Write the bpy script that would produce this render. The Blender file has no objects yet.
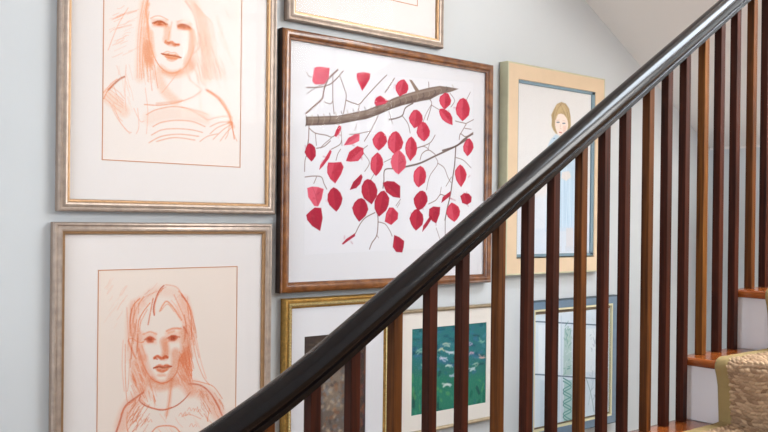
import bpy, math, random
import numpy as np
from mathutils import Vector, Matrix

# ------------------------------------------------------------------ world frame (metres)
# X runs along the stair and the picture wall, Y runs from the stair towards the picture wall, Z is up.
WALL = 2.2            # picture wall plane
RISE, RUN = 0.185, 0.28649
NOSE7 = 2.27265       # x of the nosing of step 7
TOP_OFF = 0.0
RAIL_Y = 1.363
TREAD_END = 1.393
SOUTH = -0.65
WEST = -2.6
EAST = 5.0
CEIL = 3.6
def nose(k): return NOSE7 + (k - 7) * RUN
FLOOR = -.04
def top(k): return FLOOR + k * RISE

ART_RECT = {'girl_turned': [0.014, 0.858, 1.264, 1.793, 2.33], 'girl_front': [0.014, 0.851, 1.258, 0.97, 1.505], 'leaves': [0.016, 1.44, 2.27, 1.455, 2.185], 'child': [0.032, 2.436, 2.9, 1.515, 2.176], 'dark': [0.014, 1.495, 1.74, 0.82, 1.285], 'lily': [0.01, 1.94, 2.308, 0.977, 1.275], 'window_print': [0.012, 2.57, 3.068, 0.845, 1.284]}
ART = {
 'girl_turned': '''
s e89a76 0.25 38.5 6 116.1,270.3 120.9,310.7 117.9,345
s de7f52 0.4 22 5 120.9,315.6 121.1,290.8 124,271.3
p de7f52 0.38 0 5 110.2,329 126,326.3 137,287.9 137.3,265.5 113.5,269.9 107,293.9
p de7f52 0.3 0 5 240.8,286.2 260.3,304.2 266.3,279.1 249.6,251.2
p e89a76 0.3 0 6 242.5,384 256.7,375.9 257.1,334.7 249,302.7 237.7,311.4
s de7f52 0.75 3.3 2 119.6,434.7 114.7,404.1 120.2,375.2 123.3,335.9 134.3,297.5 150.6,267.1 172.3,249.7 194.1,247.2 218.8,257.8 238.1,278.1 251.8,308.2 257.2,329.5
s e89a76 0.7 7.15 4 122.3,425.2 116.2,404.3 118.6,379.9 123.3,335.9
s de7f52 0.55 2.75 1.5 254.6,308.6 271.5,326.3 274.2,339.7 262.8,335.5
s de7f52 0.5 2.48 1.2 107.8,313.8 107.2,269.1 109.8,224.8
s de7f52 0.45 2.2 1.2 137,287.9 140.4,223.4
s e89a76 0.5 2.75 1.2 102.1,357.5 97.6,292.6 104.6,219.3
s e89a76 0.45 2.48 1.6 224.9,452.9 250.4,426.5 268,382.8 280,327.5 289.6,245.6
s e89a76 0.45 2.48 1.6 229.8,453.8 256.7,427.5 275.5,383.9 287.6,328.6 302.3,247
s e89a76 0.45 2.48 1.6 234.9,454.7 263.2,428.6 283.4,385.1 295.5,329.7 315.7,248.6
s e89a76 0.45 2.48 1.6 240.5,455.6 270.3,429.7 292,386.4 304.2,330.8 330.3,250.3
s e89a76 0.45 2.48 1.6 246.2,456.6 277.4,430.9 300.7,387.8 312.9,332 345.1,252
s de7f52 0.45 2.48 1.2 230.5,448.8 256.2,417.1 268.1,372.4 271.3,336.7
s de7f52 0.4 2.48 1.2 246.4,286.9 242.7,260.7 245.3,235.3
s e89a76 0.5 2.48 1.6 122.2,435.2 111.2,383.7 108.8,318.9 104.6,224.2
s e89a76 0.5 2.48 1.6 115.9,434.1 105,382.7 100.7,317.7 98.3,223.5
s e89a76 0.5 2.48 1.6 109.7,433 98.7,381.7 92.6,316.6 92.1,222.8
s de7f52 0.55 2.48 1.8 128,386.4 141.2,394.5 157.2,397 178.9,390.4
s de7f52 0.4 2.48 2 206.2,389.7 225.5,397.8 248,391.1
s a8441f 0.75 4.12 2.2 134.5,374.9 146.7,380.3 162.7,381.8 176.3,377.9
s de7f52 0.6 7.15 4 138.8,373.1 154.8,372.6 172,375.2
s a8441f 0.65 3.85 2.2 206.3,379.5 222.9,385.1 248.2,378.7
s de7f52 0.6 7.7 4 209.2,374.8 225.8,374.3 243.7,376
p e89a76 0.4 0 8 129.1,386.5 176.1,391.5 179.1,369.2 133.5,364.8
p e89a76 0.4 0 8 203.5,390.7 250.9,390.5 248.3,369.5 206.5,368.3
s e89a76 0.5 3.3 4 189.8,386.1 184.6,360 179.5,336.5
s de7f52 0.8 4.4 2.5 172.5,331.9 179.5,328.9 190.4,333 201.4,327.9 212.4,328.4
s a8441f 0.5 2.75 2 176.8,329.5 183.4,327.9
s a8441f 0.5 2.75 2 198.7,327.5 208.6,326.4
s de7f52 0.4 3.3 2 174,335.7 170.3,328.6 176.9,323.5
s de7f52 0.4 8.25 5 182.3,324.2 198.7,324
s a8441f 0.7 3.03 1.6 159.9,296 177.2,295.7 189.2,294.8 201.8,295.4 218.4,292.5
s de7f52 0.5 2.75 1.6 163.7,296.5 177.1,304.3 189.1,302.4 201.7,304.1 215.6,293.2
s de7f52 0.6 6.6 3.5 174.5,290.3 188.2,288.6 204.6,290.7
s de7f52 0.4 3.85 3 177.3,282.1 191,279.8 204.6,286.6
s e89a76 0.5 11 6 166.9,249 194.1,244.7 221.6,255.6
s de7f52 0.55 2.48 1.2 141.1,262.7 145.9,228.9 151.3,202
s e89a76 0.6 2.75 1.2 128.6,274.8 129.1,233.8 134.6,193.3
s de7f52 0.5 2.48 1.2 233.2,274.2 241.3,239.9 260.9,224.4 280.6,212.3
s e89a76 0.5 2.48 1.2 218,265.3 191.9,227.2 162.5,189.3
s de7f52 0.35 2.48 1.2 244.6,289.7 268.4,250.1 292.3,224.3
p e89a76 0.35 0 5 110.6,272.5 143.2,276.7 143.3,263 121.7,250
s de7f52 0.6 2.75 1.6 113.3,153.5 155.5,155.5 200.2,165.3 238.1,179.6 269,196.8 280.6,208.7
s de7f52 0.35 5.5 4 148.1,158.9 200.1,168.8 222.8,175.9
s a8441f 0.6 4.95 2 13.7,181.8 28.5,198.7 44.2,213.8 56.6,221.3
s de7f52 0.7 2.75 1.2 1.7,158.1 12.3,180.3 27.1,198.6
s e89a76 0.7 2.75 1.2 0.2,172.5 20.3,197.8 37.3,213
s de7f52 0.38 2.2 1.2 13.6,185.8 34.3,172.7 55.2,158
s de7f52 0.38 2.2 1.2 12.3,177 34.4,159.3 54,144.5
s de7f52 0.38 2.2 1.2 7,169.9 27.6,152 53.3,139.7
s de7f52 0.38 2.2 1.2 20.4,191.2 41.1,180.1 57.9,163.7
s de7f52 0.38 2.2 1.2 3.7,159.6 27.7,142 48.6,127.2
s de7f52 0.38 2.2 1.2 17.4,151 34.9,116 63,81.5 77.1,75.8
s de7f52 0.38 2.2 1.2 24.3,141.7 41.8,113.3 52.3,104.1
s de7f52 0.38 2.2 1.2 27.2,195.2 41.3,163.4 55.3,151.3
s e89a76 0.45 2.2 1.2 27.7,148.7 45.4,103.5 73.6,72.1
s e89a76 0.45 2.2 1.2 83.5,140.5 101.6,108.2 112.4,109.1
s e89a76 0.45 2.2 1.2 115,198 122.9,137.3 119.9,75.6
s e89a76 0.45 2.2 1.2 61.2,252.7 58.4,185.2 62.5,131.9
s e89a76 0.45 2.2 1.2 94.1,141.5 98.2,94.3 91.3,73.5
s e89a76 0.45 2.2 1.2 276.7,208.3 281.3,151.7 301.4,124.8
s de7f52 0.5 3.03 1.8 119.4,126.8 148.3,143.1 200.3,156.2 253.9,152.8 305.2,143.1
s de7f52 0.5 3.03 1.8 137.8,96.1 163.4,109.9 208.2,119.2 254.3,119.5 293.6,108.4
s de7f52 0.5 3.03 1.8 134.5,73.2 163.6,89.2 208.5,96.1 254.5,96.1 285.9,91.4
s de7f52 0.5 3.03 1.8 127.4,52.1 163.8,71.9 216.2,81.3 274.2,79.8
s de7f52 0.5 3.03 1.8 223,157 261.7,146.4 301.4,128.4
s de7f52 0.5 3.03 1.8 149.2,57.1 201.2,71.1 262.6,68.3
s a8441f 0.6 4.4 2 296.4,211.9 324.6,199 345.1,179.3
s de7f52 0.7 3.58 2 345.1,179.3 365.9,152.1 378.7,120.3 387.5,80.6
s e89a76 0.7 8.25 5 300.4,210.8 340.9,189.8 370,152.5 378.6,123.9
s de7f52 0.5 2.48 1.6 305.3,128.7 341.5,141.2 382.6,142.6
s de7f52 0.5 2.48 1.6 309.6,109.7 341.7,124.6 382.7,127.9
s de7f52 0.5 2.48 1.6 309.8,89.6 333.7,109.4 376.1,127.4
s de7f52 0.5 2.48 1.6 319.6,74.4 350.1,103.4 381.1,124.1
s de7f52 0.5 2.48 1.6 342.3,71.6 362.4,97.1 381.2,115.3
s de7f52 0.5 2.48 1.6 378.5,131.2 383,102.3 395.9,75.3
s de7f52 0.5 2.48 1.6 370.5,116 366.6,93.7 358.5,78.6
s de7f52 0.5 2.48 1.6 278.3,65.8 301.9,81.8 333.9,91.3
s de7f52 0.4 11 6 370.3,126.9 382.9,115.5
s e89a76 0.3 1.92 1 44.6,305.5 54.3,311.8 65,317.1
s e89a76 0.29 1.92 1 14.6,338.9 20,341.6 29.6,347.7
s e89a76 0.31 1.92 1 51.9,323.2 58.6,329.9 67.1,331.9
s e89a76 0.21 1.92 1 28.7,305.4 42.6,312 51.8,318.6
s e89a76 0.4 1.92 1 29.3,372 39.1,378.7 51.4,385.1
s e89a76 0.23 1.92 1 50.5,327.7 60,337.6 72.4,340.3
s e89a76 0.39 1.92 1 27.2,361.8 36.3,367.3 50.7,375.7
s e89a76 0.22 1.92 1 28,339 35.8,344.1 46.5,349.8
s e89a76 0.36 1.92 1 40.1,353.9 56.1,360.7 68.6,370.6
s e89a76 0.32 1.92 1 34,309.6 43.5,318.6 55.2,321.8
s e89a76 0.23 1.92 1 14.9,366.8 33.2,374.8 48.2,386.6
s e89a76 0.19 1.92 1 54.6,340 68.1,349.5 81.2,355.5
s e89a76 0.31 1.92 1 23.4,268.1 35.6,274.3 51.1,283.8
s e89a76 0.29 1.92 1 67.4,289.9 82.8,297.2 96.8,306.5
s e89a76 0.26 1.92 1 51.5,277.2 62.8,284.1 78.7,292.5
s e89a76 0.41 1.92 1 23.3,300 38.4,306.7 53.1,317.1
s e89a76 0.37 1.92 1 16.9,332.5 28.3,342.7 49.4,351.4
s e89a76 0.39 1.92 1 24,377.5 30.4,381.4 40,387
s e89a76 0.35 1.92 1 35.5,397.5 44.3,399.6 54.2,408.7
s e89a76 0.28 1.92 1 28.1,311.1 46.6,320.6 61.3,330.2
s e89a76 0.39 1.92 1 21.3,365.3 34.4,373.8 49.3,381.9
s e89a76 0.21 1.92 1 62.8,367.5 79,375.6 92.4,384.9
s e89a76 0.21 1.92 1 54.6,356.6 67.9,367.6 83.8,373.6
s e89a76 0.37 1.92 1 63.4,387.2 79.4,396.3 95.8,406.4
s e89a76 0.41 1.92 1 23.3,368.5 38.3,374.5 54,386.6
s e89a76 0.2 1.92 1 29.1,285.6 45.7,295.4 60.7,303.5
s e89a76 0.35 1.92 1 351.8,359 365.9,324.3 383.9,292.2
s e89a76 0.28 1.92 1 351.4,459.4 359.4,439.1 370,421.1
s e89a76 0.32 1.92 1 344.5,277.1 354.1,259.7 361.3,241.5
s e89a76 0.19 1.92 1 338.1,298 344.4,279.3 355.1,262.2
s e89a76 0.4 1.92 1 332.9,382 342.7,357.1 356.4,332.9
s e89a76 0.33 1.92 1 288,350.3 302.6,328.4 310.9,301.7
s e89a76 0.22 1.92 1 306.8,338.5 320.6,313.5 334.4,280.2
s e89a76 0.33 1.92 1 328.8,409.9 340.3,383.6 352.8,360
s e89a76 0.22 1.92 1 324.8,420.8 336,395.6 347.7,373.1
s e89a76 0.27 1.92 1 340.6,381.6 357.3,353.2 371.2,317.7
s e89a76 0.2 1.92 1 342.8,299.6 352.4,272.2 367.7,247.2
s e89a76 0.32 1.92 1 333.9,292.3 345.6,269 357.2,243.1
s e89a76 0.36 1.92 1 285.9,337.3 296.2,312.8 305.9,294.8
s e89a76 0.37 1.92 1 321,300 333.8,276.3 343.6,252.1
s e89a76 0.39 1.92 1 327.1,429 335.1,408.4 347.5,386.5
s e89a76 0.28 1.92 1 312.2,381.7 323.6,358.1 337.2,329.4
s e89a76 0.33 1.92 1 309.1,287.7 325.2,255 340.6,220.7
s e89a76 0.19 1.92 1 329.4,304.4 337.7,282.5 349.6,261.8
s e89a76 0.41 1.92 1 335.8,311 349.5,289.4 357.1,266.1
s e89a76 0.18 1.92 1 335.7,276.5 351.6,243.5 367.5,209.2
s e89a76 0.34 1.92 1 278.6,328.5 286.9,304.4 301.6,279.5
s e89a76 0.2 1.92 1 350.9,325.3 355.1,308.8 364.9,295.9
s e89a76 0.4 1.92 1 308,309.8 318.8,285.7 328,267.2
s e89a76 0.42 1.92 1 289.5,375.3 304.4,345.9 316.7,317.7
s e89a76 0.34 1.92 1 283.2,297.8 295.6,271.5 310.8,238.8
s e89a76 0.25 1.92 1 304.9,298.5 316.7,277.8 324.4,257
s e89a76 0.34 1.92 1 30.6,171 37.8,160.1 37,147.6
s e89a76 0.19 1.92 1 59.8,211.2 63.7,198.9 67,185.5
s e89a76 0.21 1.92 1 41.7,247 44.5,227.9 52.8,207.2
s e89a76 0.21 1.92 1 52.4,203.9 55.3,188.5 61.6,170.7
s e89a76 0.35 1.92 1 35.5,247.8 40.2,235.7 41.7,225.4
s e89a76 0.26 1.92 1 19.6,200.5 23.4,192.5 24.6,182.2
s e89a76 0.25 1.92 1 66,169.2 68.5,159.5 71.2,150.6
s e89a76 0.25 1.92 1 62.4,208.6 67.2,190.6 72.9,171.1
s e89a76 0.27 1.92 1 70.9,200.5 78.2,180.5 81.7,161.7
s e89a76 0.17 1.92 1 69.1,170.5 73.9,151.2 79.9,131.5
s e89a76 0.19 1.92 1 48.1,180.7 48.7,171.7 53.5,161
s e89a76 0.25 1.92 1 61.2,229 67.1,211.8 70.7,194.8
s e89a76 0.22 1.92 1 69.1,255.4 74.2,237 80.1,216.1
s e89a76 0.15 1.92 1 46.3,163.1 52.1,149.6 53.9,135.5
s e89a76 0.5 2.48 1.2 65.1,404.1 38.3,355.1 12.1,285.9
s de7f52 0.3 3.85 3 35.4,375.6 62.5,390.5 87.3,399.9
s de7f52 0.3 3.3 3 38.4,347.2 73.9,360.6
p c8582c 0.55 0 3.5 140.9,373.9 147.2,380.4 159,383.2 169.8,376.4 160.2,371.9 147.3,370.9
s a84418 0.7 4.4 2.2 138.7,375.6 150.4,382.4 162.2,382.7 172,376.7
p a84418 0.5 0 3 150.4,379.4 159,380.7 159.1,373.7 150.5,372.4
p c8582c 0.55 0 3.5 211.4,375.2 217.9,381.8 230.1,384.7 241.4,377.7 231.4,373.1 218,372.1
s a84418 0.7 4.4 2.2 209.1,376.9 221.2,383.8 233.5,384.2 243.7,378
p a84418 0.5 0 3 221.3,380.8 230.2,382.1 230.3,375 221.4,373.6
s c8582c 0.55 6.6 3.5 171.4,328.7 179,325.8 188.8,329.2 198.7,324.5 210.8,327.2
p d87848 0.55 0 3 162.1,295.2 179.9,300.6 189.1,298.8 201.7,301.5 218.4,292.5 204.6,285.6 191,281.8 177.3,284.1
s a84418 0.6 3.3 1.8 162.1,295.2 179.9,294.6 201.8,294.4 218.4,292.5
s e09870 0.5 16.5 9 248.3,369.5 253.1,344.4 246.2,307.4 232.4,280
s e8a884 0.45 16.5 9 127.4,346.4 129.8,316.9 137,287.9
s e09870 0.45 19.25 9 176.4,368.8 176.6,348.7 174,335.7
s e09870 0.4 22 10 158.7,255.6 185.9,243.7 221.6,252 246.5,276.6
s e8a884 0.28 24.75 14 109.2,423 103.2,352.7 100.3,283.1 98.3,223.5
s e8a884 0.24 27.5 16 258.7,448.5 282.3,379.8 294.6,308.7 298.2,246.6
s e0936c 0.4 2.2 1.2 255.8,453.1 271.8,393.7 280.1,317.2 285,239.8
s e0936c 0.4 2.2 1.2 260.4,448.7 277,394.5 285.9,317.9 291.9,240.6
s e0936c 0.4 2.2 1.2 265,444.4 282.1,395.3 291.6,318.7 298.9,241.4
s e0936c 0.4 2.2 1.2 269.6,440 287.3,396.1 297.4,319.5 305.8,242.2
s e0936c 0.4 2.2 1.2 274.2,435.6 292.5,396.9 303.2,320.3 312.8,243
s e0936c 0.4 2.2 1.2 278.8,431.1 297.6,397.7 309,321 319.8,243.8
s e0936c 0.4 2.2 1.2 283.5,426.7 302.9,398.5 314.8,321.8 326.8,244.6
s e0936c 0.4 2.2 1.2 288.1,422.3 308.1,399.4 320.6,322.6 333.9,245.4
s e0936c 0.4 2.2 1.2 292.8,417.8 313.3,400.2 326.5,323.4 341,246.2
s e09870 0.23 2.48 1 109.2,312.2 112.8,292.6 112.9,268.6
s e09870 0.5 2.48 1 116,285.5 116.7,273.7 118.2,261.1
s e09870 0.53 2.48 1 121.1,259.8 122,235 125,214.9
s e09870 0.49 2.48 1 118.7,273.7 120.3,258.1 121.4,243.3
s e09870 0.31 2.48 1 120.9,325.2 121.5,312.7 123.7,294
s e09870 0.45 2.48 1 121.7,320.7 122.9,296.4 125.7,274.6
s e09870 0.35 2.48 1 123.9,280 126.1,261.2 126.9,246.2
s e09870 0.5 2.48 1 131,296.3 133.6,272.5 135.2,249.2
s e09870 0.48 2.48 1 125.9,298.9 126.8,284.8 128.6,267.5
s e09870 0.33 2.48 1 114.1,284.6 117.2,259.5 118.3,236
s e09870 0.37 2.48 1 124.8,318.6 126.4,292.5 128.9,271.9
s e09870 0.28 2.48 1 130.4,276.2 130.9,260.8 132.8,248.8
s e09870 0.48 2.48 1 117.4,336.6 118.7,315.5 120.9,295.5
s e09870 0.39 2.48 1 117.5,304.6 122.7,281.4 120.9,265.3
s e09870 0.48 2.48 1 131.6,319.3 134.7,307.2 134.2,290.7
s e09870 0.24 2.48 1 131.3,335.9 128.4,311.7 135.3,290.2
s e09870 0.25 2.48 1 126,268.4 129.7,255.6 128.1,244.6
s e09870 0.37 2.48 1 112.1,282 112.6,265.5 114.4,255.3
s e09870 0.44 2.48 1 131.8,273.5 131.6,257.9 133.7,251.1
s e09870 0.47 2.48 1 119.1,306.6 119.1,290.2 121.8,275.8
s e09870 0.3 2.48 1 127.8,268 127.7,247 131.7,223.6
s e09870 0.27 2.48 1 131.5,255.3 132.6,236.4 135,214.4
s e09870 0.26 2.48 1 111.1,291.6 111.4,278.1 113.7,261.6
s e09870 0.33 2.48 1 124.9,312.2 125.2,294.2 128.2,274.3
s e09870 0.31 2.48 1 110,266.5 110.7,246.2 113.2,229.5
s e09870 0.31 2.48 1 112.9,307.7 115.7,287.3 116.6,265.5
s e09870 0.31 2.48 1 122.1,271.2 122.4,246.3 126.4,222.1
s e09870 0.29 2.48 1 133,266.1 135.9,245.5 136.7,224.3
s e09870 0.45 2.48 1 116.5,267.4 119.7,242.1 121,216.1
s e09870 0.24 2.48 1 111.9,251.8 111.9,228.1 115.7,207
s e09870 0.44 2.48 1 265.4,316.7 269,300.5 274.4,281.2
s e09870 0.43 2.48 1 268.1,279 271.9,264.7 275.6,249.5
s e09870 0.2 2.48 1 288.3,271.7 290,255.3 295.7,243
s e09870 0.37 2.48 1 286.5,281.8 294.4,267.6 295.4,247.1
s e09870 0.48 2.48 1 282.9,386.5 291.4,360.4 295.9,335.7
s e09870 0.41 2.48 1 258.1,370.8 262.4,346 270.7,321.7
s e09870 0.21 2.48 1 275.6,311.9 278.1,295.8 283.9,279.6
s e09870 0.24 2.48 1 259.8,279.1 265.8,256.7 272.1,230.5
s e09870 0.32 2.48 1 265.6,262.3 269.8,242.3 276.1,220.9
s e09870 0.22 2.48 1 277.2,348.9 281.7,324.6 290.2,298.5
s e09870 0.25 2.48 1 285.6,256.1 292.3,233.6 297.3,210.3
s e09870 0.25 2.48 1 291.6,404 294.3,381.4 302.8,360.8
s e09870 0.33 2.48 1 263.5,312.5 264.9,291.8 273.8,272.4
s e09870 0.38 2.48 1 290,362 297.7,337.7 302.7,312.9
s e09870 0.43 2.48 1 273.3,369 281.5,346.1 285.4,321.9
s e09870 0.37 2.48 1 270.5,368.1 278.6,342.6 283.1,319
s e09870 0.45 2.48 1 271.7,369.9 276.3,355.7 278.8,342.2
s e09870 0.34 2.48 1 267.9,283.9 271.6,265.7 277.1,247.9
s e09870 0.2 2.48 1 289.7,344 296,326.1 299.8,304.8
s e09870 0.46 2.48 1 272.9,271.4 277.5,249.8 283.8,228.7
s e09870 0.37 2.48 1 262.5,266.5 267.2,246.3 271.8,229.9
s e09870 0.26 2.48 1 288.2,289.2 293.1,268.6 297.7,252.3
s e09870 0.21 2.48 1 258,374.9 262.9,349.8 270.8,324.9
s e09870 0.46 2.48 1 278,279.5 282,267.5 284.3,255.1
s e09870 0.25 2.48 1 271.8,299.9 276,284.4 279.7,268.7
s e09870 0.21 2.48 1 276.1,343.9 278.2,324.7 283.4,315.5
s e8a884 0.28 2.48 1 116.3,358.3 114.3,336.9 109.9,311.9
s e8a884 0.32 2.48 1 107.9,404.4 104.4,382.3 102.2,362.6
s e8a884 0.22 2.48 1 118,355.8 112.8,332.7 111.3,307
s e8a884 0.2 2.48 1 122.9,386.8 118,374.6 119.3,360.4
s e8a884 0.4 2.48 1 123.8,404 120.9,381.3 117.2,355.5
s e8a884 0.33 2.48 1 106.7,431.2 103.7,409 100.1,382.8
s e8a884 0.36 2.48 1 117.7,373.4 113.8,352.7 111.8,330.3
s e8a884 0.47 2.48 1 115.5,405.3 113,384.9 110.4,367.5
s e8a884 0.22 2.48 1 123.1,369.5 122.8,354.9 118.9,339.4
s e8a884 0.24 2.48 1 107.3,418.1 103.6,392.3 100.3,367.1
s e8a884 0.33 2.48 1 118.5,358.2 117.5,344.5 114.3,327.4
s e8a884 0.37 2.48 1 123.3,401.8 122.7,389.3 119.7,375.6
s e8a884 0.24 2.48 1 122.2,407.5 121.6,389.6 118.6,381.6
s e8a884 0.37 2.48 1 115.2,428.5 111.6,402.2 108.8,381.2
s e8a884 0.2 2.48 1 106,386.2 103.3,368.9 101,349.9
s e8a884 0.36 2.48 1 124,403.6 119.7,383.6 118.1,360.8
s e8a884 0.38 2.48 1 104,426.3 102,408.2 98.7,387.2
s e8a884 0.35 2.48 1 118.3,357.1 113.7,332.2 111.6,308.3
s e8a884 0.28 2.48 1 126.2,364.2 121.6,340.9 120.6,324
s e8a884 0.31 2.48 1 118.3,405.8 116.5,389.3 113.9,373.5
s e8a884 0.4 27.5 14 151,236.4 169.9,197 200.1,172.3
s e8a884 0.2 33 16 126.7,117.1 200.5,137.4 293.4,131.3
s e8a884 0.35 33 14 7,166.5 34.5,149.3 55.5,131.2
''',
 'girl_front': '''
p eaa384 0.3 0 8 86.9,452.8 112.6,461.4 133.8,440.5 107.9,412.1 108.7,342.7 93.1,343.9
p eaa384 0.3 0 8 225.4,466.3 253.7,434.1 266,345.5 243.6,337 237.5,378.5 214.9,415.8
s b53f22 0.75 3.58 1.8 154.3,409.3 152,429.5 159.1,456.7 170.7,478.9 181.4,488.5
s dd7146 0.6 3.03 1.2 155.3,411.7 156.1,439.3 166.5,466.4 178.8,481
s dd7146 0.6 4.4 2.5 170.3,419.4 179.2,435.5 190,445.1 206.5,431.5 223.3,407.6 234.6,391.5
s dd7146 0.4 3.03 1.2 174,420.7 192.8,437.4 212.2,415.9
s eaa384 0.5 3.3 2 203.6,447 220.4,425.7 240.3,383.5
s dd7146 0.8 3.3 1.8 88.9,359 86.4,398.6 94.7,437.6 112.7,456.5
s dd7146 0.45 3.3 1.8 93.1,343.9 91.6,388.4 102.6,427.3 123.1,460.9
s dd7146 0.7 3.3 1.8 108.4,367.5 110.7,397.1 123.5,421.1 141.7,442.6
s dd7146 0.4 3.3 1.8 113.7,362.1 116,391.8 134,425.5
s dd7146 0.3 3.3 1.8 82.9,344.7 79.9,384.3 76.8,433.7
s dd7146 0.8 3.3 1.8 233.8,463.4 253.7,434.1 264.3,397.4 266.1,335.2
s dd7146 0.5 3.3 1.8 225.4,471.5 248,444.7 256.8,408.2
s dd7146 0.4 3.3 1.8 242.3,450.2 265.2,412.8 274.7,329.3
s dd7146 0.4 3.3 1.8 254.4,377.4 271.7,345.1 289.5,281.3
s dd7146 0.4 3.3 1.8 211.7,461.9 240,404 251.6,372.4
s dd7146 0.3 3.3 1.8 162.7,474.2 128.3,460.7 107.6,441.9
s dd7146 0.35 3.3 1.8 186.8,490.8 219.7,481.9 242.3,450.2
s b53f22 0.5 4.12 2 233.9,458.3 242.3,450.2 248,442.2
s dd7146 0.7 3.03 1.8 108.5,362.5 109,317.9 114.4,291.6
s dd7146 0.6 2.75 2 242.1,373.1 250,362.2 257.5,346.2
s b53f22 0.6 4.4 2.5 242.1,370.5 253.5,351.7
s dd7146 0.5 2.75 1.2 82.8,349.7 93.1,351.3 108.7,340.2 124.4,338.9
s dd7146 0.6 3.3 2 81.8,344.8 93.5,314.3 104,296
s dd7146 0.5 4.4 3 124.2,360.3 142.6,365 161.3,357.6
s dd7146 0.6 5.5 3 190.9,363.9 210,369.2 232.1,367.6
s dd7146 0.4 6.88 4 196.4,358.5 212.8,362.4
p b53f22 0.55 0 4 132.2,348.3 142.7,354.9 155,346.5 153.5,335 137.6,335.3
s b53f22 0.6 3.85 2.5 127,345.2 142.7,350.9 158.8,342.7
s dd7146 0.5 3.3 2 119.2,337.8 127,341.2
p b53f22 0.55 0 4 194.9,345.9 209.1,351.9 226.8,346 213.1,334.3 196.7,334.6
s b53f22 0.65 4.4 2.5 192.7,343.5 207.4,349 229.6,344.2
p eaa384 0.45 0 9 126.8,361.1 161.2,361.1 161.6,330.9 129.7,333.5
p eaa384 0.45 0 9 187.1,359.2 232.2,360.9 229.7,330.4 188.5,331.2
p eaa384 0.45 0 8 180.3,336.9 193.9,335.8 194.3,300.3 183.5,296.2
s dd7146 0.45 2.75 1.2 119.2,331.9 124.6,316.5 130.1,301.1
p dd7146 0.5 0 6 241.1,311.5 260.6,320.1 261.1,277.7 235.9,280.1
s dd7146 0.75 6.05 3 155.1,292.8 164.3,297.8 176.8,290.8 189.2,295.5 193.6,292.2
s b53f22 0.7 3.3 2 157,292.7 164.4,289.1
s b53f22 0.6 3.3 2 183,288.5 191.1,291.2
s b53f22 0.8 3.58 1.8 154.2,265.8 170.8,269.9 180.1,266.1 189.5,269.2 206.5,265.2
s dd7146 0.6 3.3 2 155.4,266.8 170.8,274 181.3,270 191.3,272.5 205.2,265.3
s dd7146 0.65 7.15 3.5 166.6,258.7 180.3,253.8 192.7,258.4
s dd7146 0.35 8.25 5 168,245.2 186.6,243.3
s dd7146 0.8 3.58 2 111.2,322.6 118.7,293.4 128,269.5 140.3,248.2 155.8,232.1 177.5,222.7 196.2,224.7 211.9,234.7 224.4,254 229.2,280 243.1,299.4
s dd7146 0.35 8.25 5 146.5,238.9 177.5,221 208.8,229.2
s dd7146 0.5 3.3 2 82.4,347.7 94.5,318.4 103.7,297.6
p dd7146 0.33 0 7 88.9,284.8 118.5,310.5 140.4,239.5 134.7,205.6 110.6,205.6 89.4,239.4
p dd7146 0.5 0 7 227.2,283.2 255.8,310.2 262.5,297.7 266.7,214 243.9,222.4 227.6,247.8
s dd7146 0.5 2.2 1 91,226.1 96.5,213.4 101.8,202
s dd7146 0.42 2.2 1 105.8,281.2 112.2,269.8 115.2,260.6
s dd7146 0.57 2.2 1 101.4,282.2 105.7,274.1 111,261.2
s dd7146 0.58 2.2 1 121.5,283.5 128.2,272.2 134.1,256.1
s dd7146 0.51 2.2 1 120.8,274.8 126.1,258.7 132.6,249
s dd7146 0.42 2.2 1 95.4,248.7 102.3,237.9 105.7,226
s dd7146 0.35 2.2 1 115.8,260.8 118.4,248.8 128,233.9
s dd7146 0.5 2.2 1 111.8,256.7 118.8,244.5 122.9,232.1
s dd7146 0.4 2.2 1 94.7,228.8 100.7,213.2 105.4,205
s dd7146 0.5 2.2 1 102.6,287.2 109.7,278 110.3,270.2
s dd7146 0.36 2.2 1 123,230.3 124.3,221.6 130.4,213.9
s dd7146 0.42 2.2 1 123.6,209.1 130.3,195.9 138.4,176.3
s dd7146 0.37 2.2 1 115,247 117,239.9 123.2,229
s dd7146 0.52 2.2 1 93.9,255 99.6,240.5 104.9,230.7
s dd7146 0.49 2.2 1 104.9,224.6 112.1,210.9 120,191.3
s dd7146 0.48 2.2 1 117.2,228.2 121,220 125.5,209.9
s dd7146 0.5 2.2 1 117.5,251.5 124.7,236.5 130,224
s dd7146 0.27 2.2 1 88.2,255.1 97.5,241.1 99.2,230.6
s dd7146 0.33 2.2 1 118.5,209.9 121.1,200.5 126.7,192
s dd7146 0.52 2.2 1 96.2,241.9 102.8,232.1 104.6,223.3
s dd7146 0.56 2.2 1 123.3,263.2 130.5,254.3 131.9,244.5
s dd7146 0.53 2.2 1 118.5,272.2 122.9,257.8 131.6,243.5
s dd7146 0.27 2.2 1 89.1,266.1 96.2,251.1 103.3,234.7
s dd7146 0.37 2.2 1 113.3,252 118.4,242.6 121.4,234
s dd7146 0.54 2.2 1 124,265.8 127.4,256.8 131,250.3
s dd7146 0.56 2.2 1 116.4,216.3 121.6,203.1 129,188.5
s dd7146 0.27 2.2 1 120.8,283.1 125.5,271.9 134,254.2
s dd7146 0.36 2.2 1 94.6,246.4 99.2,232.8 106.3,220.4
s dd7146 0.32 2.2 1 94.8,259.7 99.5,249.7 105.1,236.9
s dd7146 0.43 2.2 1 96.4,251.8 100.7,240.4 105.8,231
s dd7146 0.27 2.2 1 111.7,238.6 116,222.4 125.6,208
s dd7146 0.3 2.2 1 112.6,229.1 122.2,216.8 125.6,200.4
s dd7146 0.47 2.2 1 89.8,209.5 95.8,192.8 104.2,177.6
s dd7146 0.28 2.2 1 98.9,267.9 104.9,252.8 111.3,240.7
s dd7146 0.52 2.2 1 258.5,235.6 261,219.6 270.8,198.1
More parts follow.
